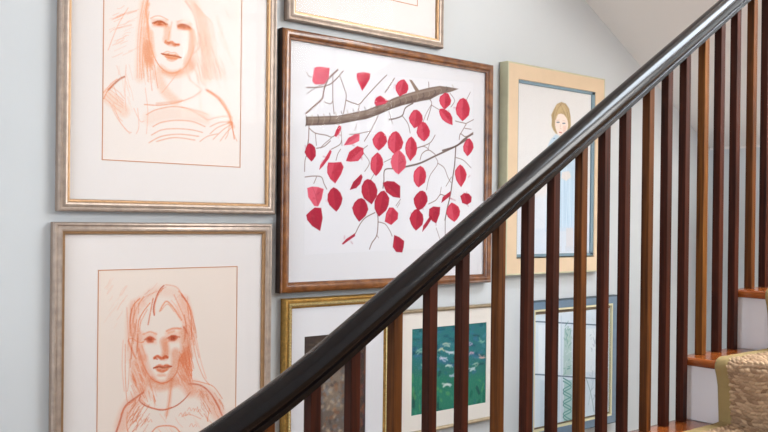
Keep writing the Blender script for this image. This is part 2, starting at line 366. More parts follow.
s dd7146 0.53 2.2 1 246.4,272.3 252.7,255.5 256.2,242.3
s dd7146 0.71 2.2 1 249.6,275.8 251.4,265.2 257.4,251.9
s dd7146 0.44 2.2 1 231.6,237.4 236.4,227.6 238.2,217.2
s dd7146 0.45 2.2 1 240.9,236.3 246.2,228.1 246.7,218.4
s dd7146 0.41 2.2 1 260.1,282.5 265.6,266.8 269.1,255.2
s dd7146 0.31 2.2 1 231.4,264.7 239.8,247.1 243,229.3
s dd7146 0.49 2.2 1 262,263.1 265.9,255.9 268,244.9
s dd7146 0.34 2.2 1 235.9,296.9 241,282.1 245.5,267.5
s dd7146 0.58 2.2 1 260.3,278.5 259.7,261.6 270.6,247.4
s dd7146 0.48 2.2 1 229,303.5 233.6,292.2 237.8,276.5
s dd7146 0.47 2.2 1 249.1,254.5 253.7,240.2 257.1,230.1
s dd7146 0.6 2.2 1 252.5,269.4 257.9,250.6 264.5,232.9
s dd7146 0.56 2.2 1 238.9,273.2 243.8,256.7 248.2,244.7
s dd7146 0.56 2.2 1 260.5,253.2 266.8,241.6 267.5,231.7
s dd7146 0.57 2.2 1 255.7,284.4 259.3,274.2 262.4,264
s dd7146 0.64 2.2 1 261.6,289.1 269,272.5 273.8,252.1
s dd7146 0.51 2.2 1 261.8,252.5 265.9,244.8 268.2,232.9
s dd7146 0.54 2.2 1 244.6,281.1 249.6,262.3 254.2,251.7
s dd7146 0.67 2.2 1 234.1,297.5 239.1,282.4 244.5,265.7
s dd7146 0.4 2.2 1 258.2,271.3 265,253.9 266.7,245.5
s dd7146 0.66 2.2 1 246.9,285.2 256,266.8 259.1,248
s dd7146 0.41 2.2 1 255,279.5 257.4,271.2 262,258.1
s dd7146 0.48 2.2 1 229.1,288.2 237,272.8 238.7,258.7
s dd7146 0.5 2.2 1 259.9,282.1 261.6,269.8 267.6,258.5
s dd7146 0.48 2.2 1 229.7,293.7 230.9,281 237.2,270.9
s dd7146 0.44 2.2 1 261.8,242.3 267.9,228 272.3,210.5
s dd7146 0.67 2.2 1 252.5,301.6 260.8,282.3 264,266.5
s dd7146 0.32 2.2 1 258.1,237.1 260.6,225.4 266.5,211.6
s dd7146 0.7 2.2 1 241.4,270.9 247.4,253.3 253,235.5
s dd7146 0.41 2.2 1 235.1,276.2 238.4,269.6 242.1,254.8
s dd7146 0.4 2.2 1 238.7,306.6 243.2,289.7 250.9,269.3
s dd7146 0.63 2.2 1 248.1,269.1 254,250 259.8,233.4
s dd7146 0.59 2.2 1 260.4,246.4 264.7,234 267.6,224.7
s dd7146 0.27 2.2 1 220.8,237.3 224.6,229.4 229.9,219.7
s dd7146 0.33 2.2 1 232.9,247.2 237.1,238.3 239,235.5
s dd7146 0.45 2.2 1 247.6,227.1 255.2,219.1 257.2,208.6
s dd7146 0.48 2.2 1 245.3,236.3 252.8,224.1 257.8,212.3
s dd7146 0.28 2.2 1 240.1,219.3 247.5,207.6 252.9,194.8
s dd7146 0.37 2.2 1 247.9,223 251.8,211.1 256,207.4
s dd7146 0.28 2.2 1 234.8,238.7 242.8,225.3 246.8,215.8
s dd7146 0.43 2.2 1 248.1,254.9 252.1,245.3 258.5,235.2
s dd7146 0.28 2.2 1 221.5,251.9 226.4,242.6 232.8,230.2
s dd7146 0.31 2.2 1 235.1,227 238.6,217.2 246.6,205.1
s dd7146 0.36 2.2 1 230.7,238.8 234.1,231.2 239.9,221.2
s dd7146 0.41 2.2 1 227.5,226.5 226.8,219.2 236.1,210
s dd7146 0.5 2.48 1.2 73.7,337.1 74.4,263.6 78,201 81.2,183.6
s eaa384 0.6 2.48 1.2 67.7,348.9 65.5,281.4 72,213
s dd7146 0.4 2.48 1.2 85.9,296.4 83.6,234.3 80.9,212
s dd7146 0.5 2.48 1.2 268.6,332.9 282.3,278 302.7,228 323.1,201.6
s eaa384 0.6 2.75 1.2 281.7,331.9 295.6,270.8 312.8,220.9
s dd7146 0.4 2.2 1.2 259,321.8 268.1,261.5 263.4,220.3
s dd7146 0.5 2.75 1.2 137.3,245.6 149.9,209.6 159.5,173.8
s dd7146 0.6 2.75 1.2 224.4,248.1 237.4,229 257,212.1 266.8,205
s dd7146 0.35 1.92 1 142.5,223.3 144.5,218.2 148.3,204.3
s dd7146 0.38 1.92 1 139.3,206 142.4,192.3 147.4,179.4
s dd7146 0.33 1.92 1 157.2,189.8 157.9,183.6 161.6,175.4
s dd7146 0.25 1.92 1 154.5,191.6 158.4,180.3 159.7,174.3
s dd7146 0.38 1.92 1 140.2,206.1 144.2,194.4 145.7,188.1
s dd7146 0.26 1.92 1 150.4,187.2 155.8,174.3 158.7,159.7
s dd7146 0.25 1.92 1 140.3,210.5 141.9,204.7 144.2,197.6
s dd7146 0.31 1.92 1 155.1,188.2 156.2,174.3 162.5,163.8
s dd7146 0.19 1.92 1 142.5,207.5 147.8,197.4 149.5,184.2
s dd7146 0.26 1.92 1 154,187.3 157.8,177 159.5,169.2
s dd7146 0.41 1.92 1 152.3,192.2 157.7,182.3 159,170.2
s dd7146 0.26 1.92 1 158.1,209.6 160,199.1 164.7,188.1
s b53f22 0.7 3.58 1.8 116.7,193.5 115.1,182.2 132.1,166.9 156.6,155.7 184.6,148.5 219.1,154.6 244.5,169 263.7,187.5
s dd7146 0.5 3.03 2 118.6,184.6 150.5,158.8 187.7,149.9 206.5,153.2
s b53f22 0.75 5.22 2 125.7,203.8 104.8,192.1 81.2,178 69.6,162.5 61.2,135.4 52.7,111.3 49.9,103.3
s dd7146 0.6 3.3 1.2 128.6,209.2 98.9,184.2 75.4,170.2 63.9,152
s dd7146 0.5 3.3 2 81.5,155.3 80,121.5 85,98.1
s b53f22 0.7 4.4 2 260.2,211.7 289.7,205.4 313.1,190.7 333.6,167.1 350.9,137.6 361.4,114.9 368.4,98.6
s dd7146 0.55 2.75 1.2 269.9,219.6 302.9,209.9 336.6,194 364.3,157.3
s dd7146 0.5 2.75 1.2 323.8,135 317.5,99.6
s dd7146 0.32 11 6 206.9,223.5 203.4,197.6 200,162.9 192.8,134.6
s dd7146 0.4 2.75 2 207,220.6 202.4,180.1 191.7,123
s dd7146 0.7 3.58 2 151.2,92.8 166.4,104.5 194.4,104 219.8,95.6 235.9,75.6
s dd7146 0.4 2.2 1.2 88.2,128.3 94.1,135.4 98.9,126.2 104.8,132.2 108.5,125.4
s dd7146 0.4 2.2 1.2 112,127.8 118,134.9 122.9,125.7 128.9,131.7 132.6,124.9
s dd7146 0.4 2.2 1.2 130.2,123.5 136.1,130.7 141.1,121.4 147.1,127.5 150.9,120.6
s dd7146 0.4 2.2 1.2 229.6,126.1 235.9,133.5 241.2,123.9 247.5,130.1 251.5,123.1
s dd7146 0.4 2.2 1.2 255.2,137.4 261.6,144.9 266.9,135.3 273.4,141.6 277.4,134.5
s dd7146 0.4 2.2 1.2 274.8,131.9 281.3,139.4 286.6,129.7 293.2,136 297.2,128.9
s dd7146 0.4 2.2 1.2 242.4,127.3 248.8,134.7 254.1,125.1 260.5,131.4 264.4,124.3
s dd7146 0.4 2.2 1.2 262.2,91.9 268.6,99.3 274,89.6 280.5,95.8 284.5,88.7
s dd7146 0.4 2.2 1.2 287.5,172.1 294,179.7 299.4,170.1 306,176.5 310,169.4
s dd7146 0.4 2.2 1.2 284,184.5 290.5,192.1 295.9,182.5 302.5,188.9 306.6,181.8
s dd7146 0.4 2.48 1.2 238.6,122.5 264.4,124.9 297.5,108.4
s eaa384 0.5 2.2 1.2 276.7,191.9 303.3,176.8 300.1,168.2
s eaa384 0.31 2.2 1 102.7,78.4 110.9,70.9 116.6,58.9
s eaa384 0.3 2.2 1 326.2,31.8 330.5,19.4 337.8,16.3
s eaa384 0.18 2.2 1 273.2,113.8 286.6,100.4 296,83.4
s eaa384 0.35 2.2 1 189.2,57.2 194.9,45.2 204.1,36.5
s eaa384 0.41 2.2 1 151.7,46.4 162.4,31.8 171,19.3
s eaa384 0.42 2.2 1 170.9,97.8 176.1,90 187.2,75.3
s eaa384 0.18 2.2 1 186.5,103.6 195.5,92.3 203.9,79.7
s eaa384 0.23 2.2 1 234.9,133.1 242.7,123.9 250.4,112.3
s eaa384 0.37 2.2 1 173.1,139.3 181.9,127.5 191.9,113.5
s eaa384 0.29 2.2 1 237,83.8 246.7,69.8 255.6,58.7
s eaa384 0.39 2.2 1 226,90.6 235.3,79.5 244.1,66.1
s eaa384 0.39 2.2 1 70.2,91 79.4,76.7 88.9,64.5
s eaa384 0.25 2.2 1 245.7,36.9 253.6,25.1 266,9.2
s eaa384 0.39 2.2 1 329.6,79.6 345.4,64.7 355.9,44.7
s eaa384 0.19 2.2 1 228.3,73.8 235.1,64.4 243.9,52.6
s eaa384 0.22 2.2 1 162.8,104 177.5,89.2 186,72
s eaa384 0.21 2.2 1 200,105.8 210.3,93 222.1,75.7
s eaa384 0.4 2.2 1 278.8,103.1 285.7,96.1 291.7,85.8
s eaa384 0.19 2.2 1 139.1,84.5 146.6,73.1 158.9,57
s eaa384 0.32 2.2 1 108.2,152.1 112.9,145.8 118.6,137.6
s eaa384 0.22 2.2 1 333.6,28.4 344.3,12.9 359.4,-6.2
s eaa384 0.36 2.2 1 194.4,84.7 205.2,70.9 211.1,61.9
s eaa384 0.25 2.2 1 101.4,78 108.7,67 120.5,51.1
s eaa384 0.32 2.2 1 229.2,71.7 233.6,63.7 240.4,56.5
s eaa384 0.2 2.2 1 127.1,107.5 134,96.2 146.3,80.8
s eaa384 0.3 2.2 1 334.5,17.9 346.4,2.3 357.7,-13.2
s eaa384 0.24 2.2 1 177.2,78.4 189.9,62.3 199,48.3
s eaa384 0.41 2.2 1 202.8,96 213.3,80.8 221.3,70.6
s eaa384 0.24 2.2 1 87.9,102.8 95.2,91.9 105,78.7
s eaa384 0.39 2.2 1 220.1,121.9 228.8,106.2 241.5,92.9
s eaa384 0.35 1.92 1 59.1,466.6 67.5,478.8 76.1,492.5
s eaa384 0.3 1.92 1 50.1,403.2 60,416 65,425.8
s eaa384 0.23 1.92 1 29.5,455 34.5,461.5 37.6,467.3
s eaa384 0.33 1.92 1 16.6,488.8 24.1,496.6 31.1,511.3
s eaa384 0.2 1.92 1 42.9,382.4 45.4,386.7 51,394.5
s eaa384 0.2 1.92 1 31.1,413.9 37.3,428 48.9,440.9
s eaa384 0.16 1.92 1 36.8,424.3 45.7,433.6 53.1,449
s eaa384 0.18 1.92 1 22.6,484.6 28.2,491.9 33.1,500.8
s eaa384 0.17 1.92 1 28.8,428.9 35.2,437.7 42.6,450.1
s eaa384 0.3 1.92 1 23.1,473.7 28,483.9 36.2,493.9
s eaa384 0.33 1.92 1 67,451 71.7,459.9 77.6,467.1
s eaa384 0.25 1.92 1 49,428.4 58.8,443 67.4,456.2
s eaa384 0.22 1.92 1 26.3,475.4 33.3,483.5 38.8,494.7
s eaa384 0.19 1.92 1 21,485.9 29.7,500.5 39.1,513.9
s eaa384 0.35 1.92 1 52.2,430.2 58.4,443.3 67.7,453.8
s eaa384 0.18 1.92 1 63,468 69.6,478.9 78.5,491.7
s eaa384 0.16 1.92 1 22,469.8 28.7,479.9 32.8,486.5
s eaa384 0.34 1.92 1 58,468 61.8,478.2 72.7,490.4
s eaa384 0.17 1.92 1 16.5,399.1 25.3,412.1 33,424.3
s eaa384 0.17 1.92 1 47,453.8 54.7,460.2 56.6,468.5
p b8401c 0.6 0 5 128.5,345.1 136.9,352.4 149.6,351.4 156.1,343.9 148.7,336.4 136,337.5
p 8e2c10 0.55 0 4 136.9,349.4 147.5,348.6 147.6,339.5 137,340.4
p b8401c 0.6 0 5 196,343.8 204.7,351.2 217.9,350.2 224.6,342.6 216.9,335 203.7,336
p 8e2c10 0.55 0 4 204.7,348.2 215.7,347.3 215.8,338.1 204.8,339
s d87850 0.55 22 10 183,336.7 188.7,310.9 186.7,295.9
s e09070 0.5 22 12 113.7,357.2 114.1,322.4 124.8,296.5
s d87850 0.5 27.5 12 243.4,357.6 246.6,316.1 241.4,280.6
s e09070 0.3 27.5 16 94.8,432.7 88.7,378.8 92.6,299.5
s e09070 0.32 27.5 16 242.4,445 257.1,387.5 260.9,294.3
s e09070 0.18 27.5 16 123.2,451 160,474.3 214.4,466.8
s cf6038 0.6 3.85 2 150.6,454.6 144.6,424.9 137.1,385.4
s cf6038 0.5 3.58 2 242.8,403.9 248.9,367.5 243.6,331.8
s d06840 0.54 2.2 1 91.1,326 89,300.8 88.3,274.4
s d06840 0.4 2.2 1 110.8,443.4 109.6,430.6 109.2,415.2
s d06840 0.29 2.2 1 103.2,395.6 101.3,382.3 101.7,368.6
s d06840 0.31 2.2 1 91.5,327.9 92.5,310.7 89.6,292.8
s d06840 0.53 2.2 1 97.5,417.3 95.6,399.9 95.5,380.2
s d06840 0.44 2.2 1 103.9,401.6 102.5,381.3 101.6,360.4
s d06840 0.25 2.2 1 97.8,444 98,430.1 96.2,415.4
s d06840 0.5 2.2 1 109.2,352.3 107.3,331.9 106.9,310.7
s d06840 0.32 2.2 1 85.9,388 85,370.3 84,352.3
s d06840 0.29 2.2 1 104.8,398.5 102.8,380.9 103.1,367.3
s d06840 0.46 2.2 1 94.2,352.9 90.3,328.6 91.2,298
s d06840 0.48 2.2 1 99.4,391 97.5,364.5 96.4,336.2
s d06840 0.39 2.2 1 95.2,365.2 93.3,342 92.6,318.3
s d06840 0.35 2.2 1 82.6,350.3 81.4,332.6 80.9,318.8
s d06840 0.37 2.2 1 98.4,451.2 98.9,433.4 96.2,410.9
s d06840 0.42 2.2 1 88.2,433.5 88.4,417.7 86.1,395.4
s d06840 0.47 2.2 1 107.4,361.5 106,331.8 104.3,305.1
s d06840 0.25 2.2 1 100.4,389.3 98.8,371.1 98.4,352.4
s d06840 0.51 2.2 1 90.8,431.6 86,408.9 87.8,378.5
s d06840 0.3 2.2 1 113.7,410.9 114.9,392.1 111.4,367.8
s d06840 0.53 2.2 1 267.9,399.7 274.4,374.9 278.1,352.3
s d06840 0.41 2.2 1 241.2,318.1 245.9,294.6 251.6,268.8
s d06840 0.45 2.2 1 260.8,389.8 264.8,366 270.9,342.5
s d06840 0.25 2.2 1 257.7,341.1 264,309.4 270.6,280.6
s d06840 0.45 2.2 1 254.1,306.3 258.3,290.4 261.1,273.1
s d06840 0.32 2.2 1 238.2,377.3 243.6,359.5 245.2,344.2
s d06840 0.39 2.2 1 261.8,406.7 266,387.3 271.5,361.5
s d06840 0.45 2.2 1 272.8,380 279,360.1 281.7,338.2
s d06840 0.33 2.2 1 252.6,455.6 254.1,433.1 261.6,413.4
s d06840 0.39 2.2 1 272.8,366.8 276.5,351.1 279.7,334.7
s d06840 0.43 2.2 1 251.8,427 255.9,402.9 262.4,377.3
s d06840 0.34 2.2 1 253.8,397.9 259.1,379.9 262.7,356.1
s d06840 0.47 2.2 1 253,338.8 256.8,313.8 264.2,286.1
s d06840 0.3 2.2 1 254.5,436.6 260.8,417.5 261.6,403.3
s d06840 0.34 2.2 1 256.6,345.8 263.1,317 268.7,288.9
s d06840 0.35 2.2 1 258.4,357.7 261.9,339.5 266.5,319.9
s d06840 0.53 2.2 1 264.5,368.8 267.3,344.7 275.2,318.5
s d06840 0.28 2.2 1 256.7,331.5 259.2,308.5 267.2,282.2
s d06840 0.31 2.2 1 262,418 271,390.2 273.7,363.2
s d06840 0.36 2.2 1 259.4,306.5 266.6,289.6 266.5,273.4
s d06840 0.2 2.2 1 143.3,463.4 150.9,470.2 159.2,477.8
s d06840 0.25 2.2 1 121.3,448.2 130.8,456.3 140.7,465.8
s d06840 0.36 2.2 1 126.9,467.4 133.1,471.3 139.3,478.6
s d06840 0.2 2.2 1 158.2,462.7 166.6,471.3 178.5,481
s d06840 0.16 2.2 1 138.6,475.6 152.9,484.9 161.8,496.8
s d06840 0.22 2.2 1 215.1,447.8 223,456.2 233.3,463.9
s d06840 0.33 2.2 1 173.4,471.3 178.1,479.9 187.9,484.4
s b8401c 0.6 7.15 4 156.4,293.3 166.2,295.9 176.8,289.1 187.3,293.9 193.6,291
p cf6038 0.6 0 3.5 155.4,266.2 170.8,272.2 181.4,268.9 191.3,270.8 206.5,265.2 192.8,254.9 179.1,251.6 164.8,257.7
s 9a3414 0.65 3.58 2 154.2,266.3 170.8,267.6 181.4,264.2 206.5,265.2
s d87850 0.5 24.75 12 217.5,301.7 217.9,266.4 205.5,235.4
s e09070 0.45 22 12 124.7,292.8 134.1,263.2 149.6,238.5
s d87850 0.45 27.5 14 146.7,227.3 174.5,215.5 212,220
s e09070 0.5 33 16 231.1,223.8 250.5,209.8 263.7,190.5
s e09070 0.4 38.5 18 119.7,196 84.3,166.2 67.1,123.3
s e09070 0.4 38.5 18 270.1,201.7 323.5,165.3 351.1,119.3
s cf6038 0.31 2.48 1 111.3,173.3 102.4,163.7 98.3,156
s cf6038 0.24 2.48 1 125.6,141.5 113.9,127 105,114.5
s cf6038 0.25 2.48 1 92.4,159.1 85.7,148.5 77.4,139.2
s cf6038 0.38 2.48 1 115.8,190.7 107.3,177.1 95,163
s cf6038 0.3 2.48 1 144.1,143.9 130.9,128.3 122.3,115.4
s cf6038 0.33 2.48 1 98.4,155.9 94.5,147.3 87,140.7
s cf6038 0.42 2.48 1 104.9,179.9 95.9,166.2 84.5,152.8
s cf6038 0.26 2.48 1 123.8,141.8 117.4,133.3 109.6,123.2
s cf6038 0.52 2.48 1 114.8,160.5 103,147.9 94.9,134.2
s cf6038 0.26 2.48 1 124.6,175 111.9,161 107,151.8
s cf6038 0.29 2.48 1 111.7,141.4 107,134.6 101.2,127.6
s cf6038 0.34 2.48 1 112.5,148 107.5,133.6 97.6,128.3
s cf6038 0.43 2.48 1 136.5,134.9 129.2,122.8 118.8,111.8
s cf6038 0.38 2.48 1 103.2,176 95.2,166.4 88.4,156.4
s cf6038 0.53 2.48 1 111.4,121.8 106.4,110.6 96.2,101.8
s cf6038 0.39 2.48 1 97.7,129.4 91,119.3 81.6,108.3
s cf6038 0.44 2.48 1 142.6,168.2 132.3,152.7 123.4,143.1
s cf6038 0.29 2.48 1 139.4,115.7 130.4,102.3 119.1,89.4
s cf6038 0.46 2.48 1 119,146 109.4,135.2 105.2,127.9
s cf6038 0.47 2.48 1 104.5,186 99.5,177.7 92,169.3
s cf6038 0.32 2.48 1 141.5,133.9 136.4,126.7 129.4,118.1
s cf6038 0.51 2.48 1 119.5,153 108.1,139.5 96.8,123.2
s cf6038 0.36 2.48 1 107.2,144.3 96.2,131.1 88.3,119.5
s cf6038 0.45 2.48 1 129.9,173.1 122.5,159 110.3,147.3
s cf6038 0.52 2.48 1 114.2,167.6 105.6,155.3 96.7,144.5
s cf6038 0.49 2.48 1 99,151 89.5,141.2 80.7,126.9
s cf6038 0.32 2.48 1 109.3,118.7 101.3,110.7 94.9,99.9
s cf6038 0.43 2.48 1 127.8,167.3 116.8,157.6 106.2,139
s cf6038 0.41 2.48 1 121.2,124.3 112,116 106,104.5
s cf6038 0.5 2.48 1 105.6,153.7 97.7,139.3 89.4,132.3
s cf6038 0.27 2.48 1 336.1,136.1 346.2,115.3 358.3,98.1
s cf6038 0.24 2.48 1 293.2,172.5 299.4,157.4 310.7,142.3
s cf6038 0.34 2.48 1 296.5,195.3 299.7,185.5 308.9,174
s cf6038 0.37 2.48 1 314.5,174.3 320.4,157.6 332.8,143
s cf6038 0.23 2.48 1 296,176.1 303,162.1 307.8,155.9
s cf6038 0.33 2.48 1 297.9,148 299.6,138.8 309.6,127.7
s cf6038 0.34 2.48 1 328.9,153.6 337.6,143 341,132.8
s cf6038 0.29 2.48 1 310.2,154.3 322.4,134.2 331.1,118.4
s cf6038 0.5 2.48 1 294.5,188.2 302.3,175.5 306.6,167.3
s cf6038 0.29 2.48 1 309.7,187 316.7,176.6 322.2,165.5
s cf6038 0.25 2.48 1 339,177.2 351.9,156.3 360.3,140.9
s cf6038 0.5 2.48 1 303.6,153.9 313.5,133.9 323.3,120.1
s cf6038 0.4 2.48 1 354.9,158.1 361,148.5 368.2,135.4
s cf6038 0.47 2.48 1 311.6,177.6 316.4,167.1 321.4,160.9
s cf6038 0.41 2.48 1 352.5,155.4 362.4,142.1 369.4,126.7
s cf6038 0.28 2.48 1 292.7,182.6 303,168.1 310.2,152.4
s cf6038 0.41 2.48 1 285.6,144 290.9,129.5 302.8,114.3
s cf6038 0.51 2.48 1 336.2,163.1 343.9,146.6 356.3,128.7
s cf6038 0.25 2.48 1 349.8,103.8 360.9,87.5 371.9,65.8
s cf6038 0.28 2.48 1 311.3,126.7 318.4,107 331.5,91.9
s cf6038 0.47 2.48 1 306.4,121.8 314.4,109.9 320.2,97.9
s cf6038 0.35 2.48 1 316.3,144.5 322,132.3 328.1,124.1
s cf6038 0.37 2.48 1 341.1,158.8 351.5,142.1 357.6,130.6
s cf6038 0.3 2.48 1 296.3,154 301.8,147.3 307.7,134.4
''',
 'leaves': '''
p d2d2d6 0.55 0 1.5 47.8,652.5 783.3,692.1 769.9,96.6 49.4,78
p dcdadd 1 0 1 50,650.3 780.2,688.9 767.4,98.4 51.6,79.5
s 7c6259 0.85 5.75 0.9 51.8,513.5 83.2,539.3 112.7,565.3 118.8,592.4 134.7,627.4 171.5,661.8
s 7c6259 0.85 3.03 0.9 152.6,642.8 153.6,569.4 159.2,521.7
s 7c6259 0.85 3.33 0.9 180.1,642.7 197.4,607.5 206.2,581.4 196,526.3
s 7c6259 0.85 3.33 0.9 372.5,668.6 336.6,636.5 283.9,585.8 260.6,562.9 236.4,562.7 206.4,569.2
s 7c6259 0.85 2.72 0.9 260.6,562.9 254,538.3
s 7c6259 0.85 3.63 0.9 194.1,661.2 151.3,619.3 110.6,601.5 53.1,593.3
s 7c6259 0.85 2.42 0.9 118.5,612.3 86.5,595.6 54.9,573.9
s 7c6259 0.85 2.42 0.9 52.5,640.9 62.1,628.9 74,627.1
s 7c6259 0.85 3.33 0.9 64.1,478.6 62.3,429.4 53.2,402.6
s 7c6259 0.85 3.03 0.9 65.8,468.9 88.3,456.2 128.8,452.5 153.6,449 182.4,471.2
s 7c6259 0.85 2.42 0.9 88.3,454.2 92.8,418.3
s 7c6259 0.85 3.03 0.9 338.1,532 307.5,480.8 281.5,444.3
s 7c6259 0.85 2.42 0.9 307.5,479.4 255,466.5 220.7,461.9
s 7c6259 0.85 2.42 0.9 241.9,475.8 250.3,496.9
s 7c6259 0.85 2.42 0.9 149.5,445.3 121.1,423.4 109,411.4
s 7c6259 0.85 2.12 0.9 186.4,485 191.5,424.7
s 7c6259 0.85 2.42 0.9 119.3,556 143.9,551.7 153.7,562.7
s 7c6259 0.85 3.93 0.9 405.9,662 386.2,635.2 366.6,611.7
s 5e4a42 0.85 4.24 0.9 489.4,586.8 456.3,568.1 442.7,541.9 411.9,528.8 383.8,522.7
s 7c6259 0.85 3.03 0.9 442.7,540.1 467.9,516 478.3,485.6
s 7c6259 0.85 3.03 0.9 560.6,667 565.7,613.3 575.6,591.9 555.7,535.9
s 7c6259 0.85 2.42 0.9 575.6,588.7 614.5,576.3 630.4,581
s 7c6259 0.85 2.42 0.9 662.7,639.4 685.8,615.6 668,591
s 7c6259 0.85 2.12 0.9 764,653.2 745.7,624.8
s 5e4a42 0.85 6.05 0.9 778.7,504.5 734,481.4 697.5,455.9 630,435.3
s 7c6259 0.85 3.63 0.9 710.9,479.8 717,500 743.2,492 780.5,509.4
s 7c6259 0.85 3.03 0.9 717,500 737.9,528 742.4,538.3 705.3,541.9 691.5,544
s 7c6259 0.85 2.72 0.9 742.4,538.3 781.7,556.2
s 7c6259 0.85 2.72 0.9 738,521.4 770.9,520.6
s 7c6259 0.85 3.03 0.9 593.8,486.4 568.1,457.1 512.7,437.6
s 7c6259 0.85 2.12 0.9 568.2,453.9 559.8,432.9
s 7c6259 0.85 2.12 0.9 383.4,549 400,510.5
s 7c6259 0.85 2.12 0.9 532.8,515 549.3,554.4 575.6,591.9
s 7c6259 0.85 2.72 0.9 61.9,433 60.3,398.7 51.1,369.8 49.5,335.6
s 7c6259 0.85 3.03 0.9 51.7,318.7 80.7,322.7 112.2,321.2 123.1,301.4 134,284.5
s 7c6259 0.85 2.42 0.9 94.6,320.5 84.4,300
s 7c6259 0.85 3.03 0.9 93.5,409.3 121.5,416.9 146.2,435.9
s 7c6259 0.85 2.72 0.9 150.2,410 182.5,426.7 189.6,441.8
s 7c6259 0.85 2.42 0.9 186.4,412.2 175.6,397 168.7,376.1
s 7c6259 0.85 2.42 0.9 294.8,431 275.9,411.8 303.2,377.4 284.5,346.4
s 7c6259 0.85 2.12 0.9 323.1,339.1 307.9,317.3
s 5e4a42 0.85 6.05 0.9 751.1,483.9 691.4,453.5 597.9,415.4 524.8,385.8 458,369.9
s 5e4a42 0.85 3.93 0.9 405,361.1 369,355.1 365.5,319.5 361.9,295
s 5e4a42 0.85 5.14 0.9 694.2,450.4 689.7,391.1 681.3,344.9 671.3,285.7 655.9,233.1 645.8,192.6
s 7c6259 0.85 3.03 0.9 524.7,396.6 535.4,420 564.5,432.6 595.2,419.7
s 7c6259 0.85 2.42 0.9 598,408.9 607.2,386.9 571.1,343.5 556.2,295.1
s 7c6259 0.85 2.72 0.9 607.1,390.1 638.4,375.5 656.9,343.9 672.5,324.9
s 7c6259 0.85 2.72 0.9 696.6,414.5 733.7,406.6 771.6,382
s 7c6259 0.85 3.03 0.9 671.3,288.9 644.4,278.4 622.1,281 600.3,261.1 567.3,247.5
s 7c6259 0.85 2.42 0.9 626.1,307 619.5,277.7
s 7c6259 0.85 2.42 0.9 564.5,435.8 541.1,443.9 507.1,435.4
s 7c6259 0.85 2.12 0.9 364.7,380.6 396.4,394.6
s 7c6259 0.85 2.42 0.9 675,344.6 648.4,311
s 7c6259 0.85 2.42 0.9 439,260.2 418.9,238.1
s 7c6259 0.85 3.33 0.9 328.8,213.8 290.4,197 267.8,175.8 249.3,145.9
s 7c6259 0.85 3.93 0.9 340.7,206.7 342.6,182.4 337.7,139.8 318.5,115.7 308,94.6
s 7c6259 0.85 2.72 0.9 342.6,183.6 372.7,176.5 393,155.1 403.7,136.7
s 7c6259 0.85 2.12 0.9 337.7,141.1 345.7,130.7
s 7c6259 0.85 2.12 0.9 436.2,248.4 424.2,232.6
s 5e4a42 0.85 3.03 0.9 646.6,199.7 647.1,164.6 647.5,136.5
s 7c6259 0.85 2.12 0.9 603.9,164.4 623.7,122.6
p 7d6a60 1 0 1 51.9,503.7 111.8,510.2 177.6,518 236.8,533.4 288.9,545.6 333.2,565 387.4,589.2 410.9,599 443.3,610.4 484.6,624 526.7,637.3 569.5,649.5 613.2,659.4 657.8,660.3 705.2,658.9 667.1,644.4 613.6,629.8 570.1,608.7 527.2,598.7 443.8,576.2 395.3,559.3 363.6,545.4 333.6,533 289.3,516.7 237.2,506.1 178,491.1 112.2,482.5 52.2,476.3
p 5b4a42 0.6 0 2.5 52.2,482.2 112.1,489.1 177.9,497.8 263,518.6 333.5,542 380.5,560.3 395.2,568.5 443.7,585.5 527.1,608.2 570,618.9 613.5,637.5 570.1,607.4 527.3,598.1 443.8,576.2 395.3,559.3 363.6,545.4 333.6,533 289.3,516.7 178,491.1 52.2,476.3
s a89888 0.5 5.5 4 63.8,498.2 177.7,511.2 289,538 351.3,561.1 443.5,602.3 526.8,628.4 613.3,651.6
s 4d3f38 0.6 3.03 2 53.4,506 57.3,491 51.9,475.2
s a39384 0.6 3.03 2 75.1,509.3 79,494.6 73.6,479.1
s 4d3f38 0.6 3.03 2 97,513.2 101,498.8 95.5,483.6
s a39384 0.6 3.03 2 119.2,517.4 123.2,503.3 117.7,488.4
s 4d3f38 0.6 3.03 2 141.6,522 145.6,508.2 140,493.5
s a39384 0.6 3.03 2 164.2,526.8 168.3,513.3 162.6,498.9
s 4d3f38 0.6 3.03 2 187.1,531.9 191.2,518.7 185.5,504.6
s a39384 0.6 3.03 2 210.2,537.2 214.4,524.3 208.6,510.6
s 4d3f38 0.6 3.03 2 233.6,542.7 237.8,530.2 231.9,516.7
s a39384 0.6 3.03 2 257.2,548.5 261.4,536.3 255.5,523.1
s 4d3f38 0.6 3.03 2 281,554.5 285.3,542.6 279.3,529.7
s a39384 0.6 3.03 2 305.2,560.7 309.5,549.1 303.4,536.6
s 4d3f38 0.6 3.03 2 329.6,567.1 334,555.9 327.8,543.6
s a39384 0.6 3.03 2 354.3,573.7 358.7,562.8 352.5,550.9
s 4d3f38 0.6 3.03 2 379.2,580.6 383.7,570 377.4,558.4
s a39384 0.6 3.03 2 404.4,587.6 408.9,577.4 402.6,566.1
s 4d3f38 0.6 3.03 2 429.9,594.8 434.5,585 428.1,574
s a39384 0.6 3.03 2 455.8,602.3 460.4,592.8 453.8,582.2
s 4d3f38 0.6 3.03 2 481.9,609.9 486.5,600.8 479.9,590.5
s a39384 0.6 3.03 2 508.3,617.8 513,609 506.3,599.1
s 4d3f38 0.6 3.03 2 535,625.8 539.7,617.4 532.9,607.8
s a39384 0.6 3.03 2 562,634.1 566.8,626 559.9,616.8
s 4d3f38 0.6 3.03 2 589.3,642.6 594.2,634.9 587.2,626
s a39384 0.6 3.03 2 617,651.2 621.9,643.9 614.8,635.4
s 4d3f38 0.6 3.03 2 644.9,660.1 649.9,653.2 642.8,645
s a39384 0.6 3.03 2 673.3,669.2 678.3,662.7 671,654.9
p 877264 1 0 1 471.5,665.1 484,664.7 518.2,632.6 501.4,627
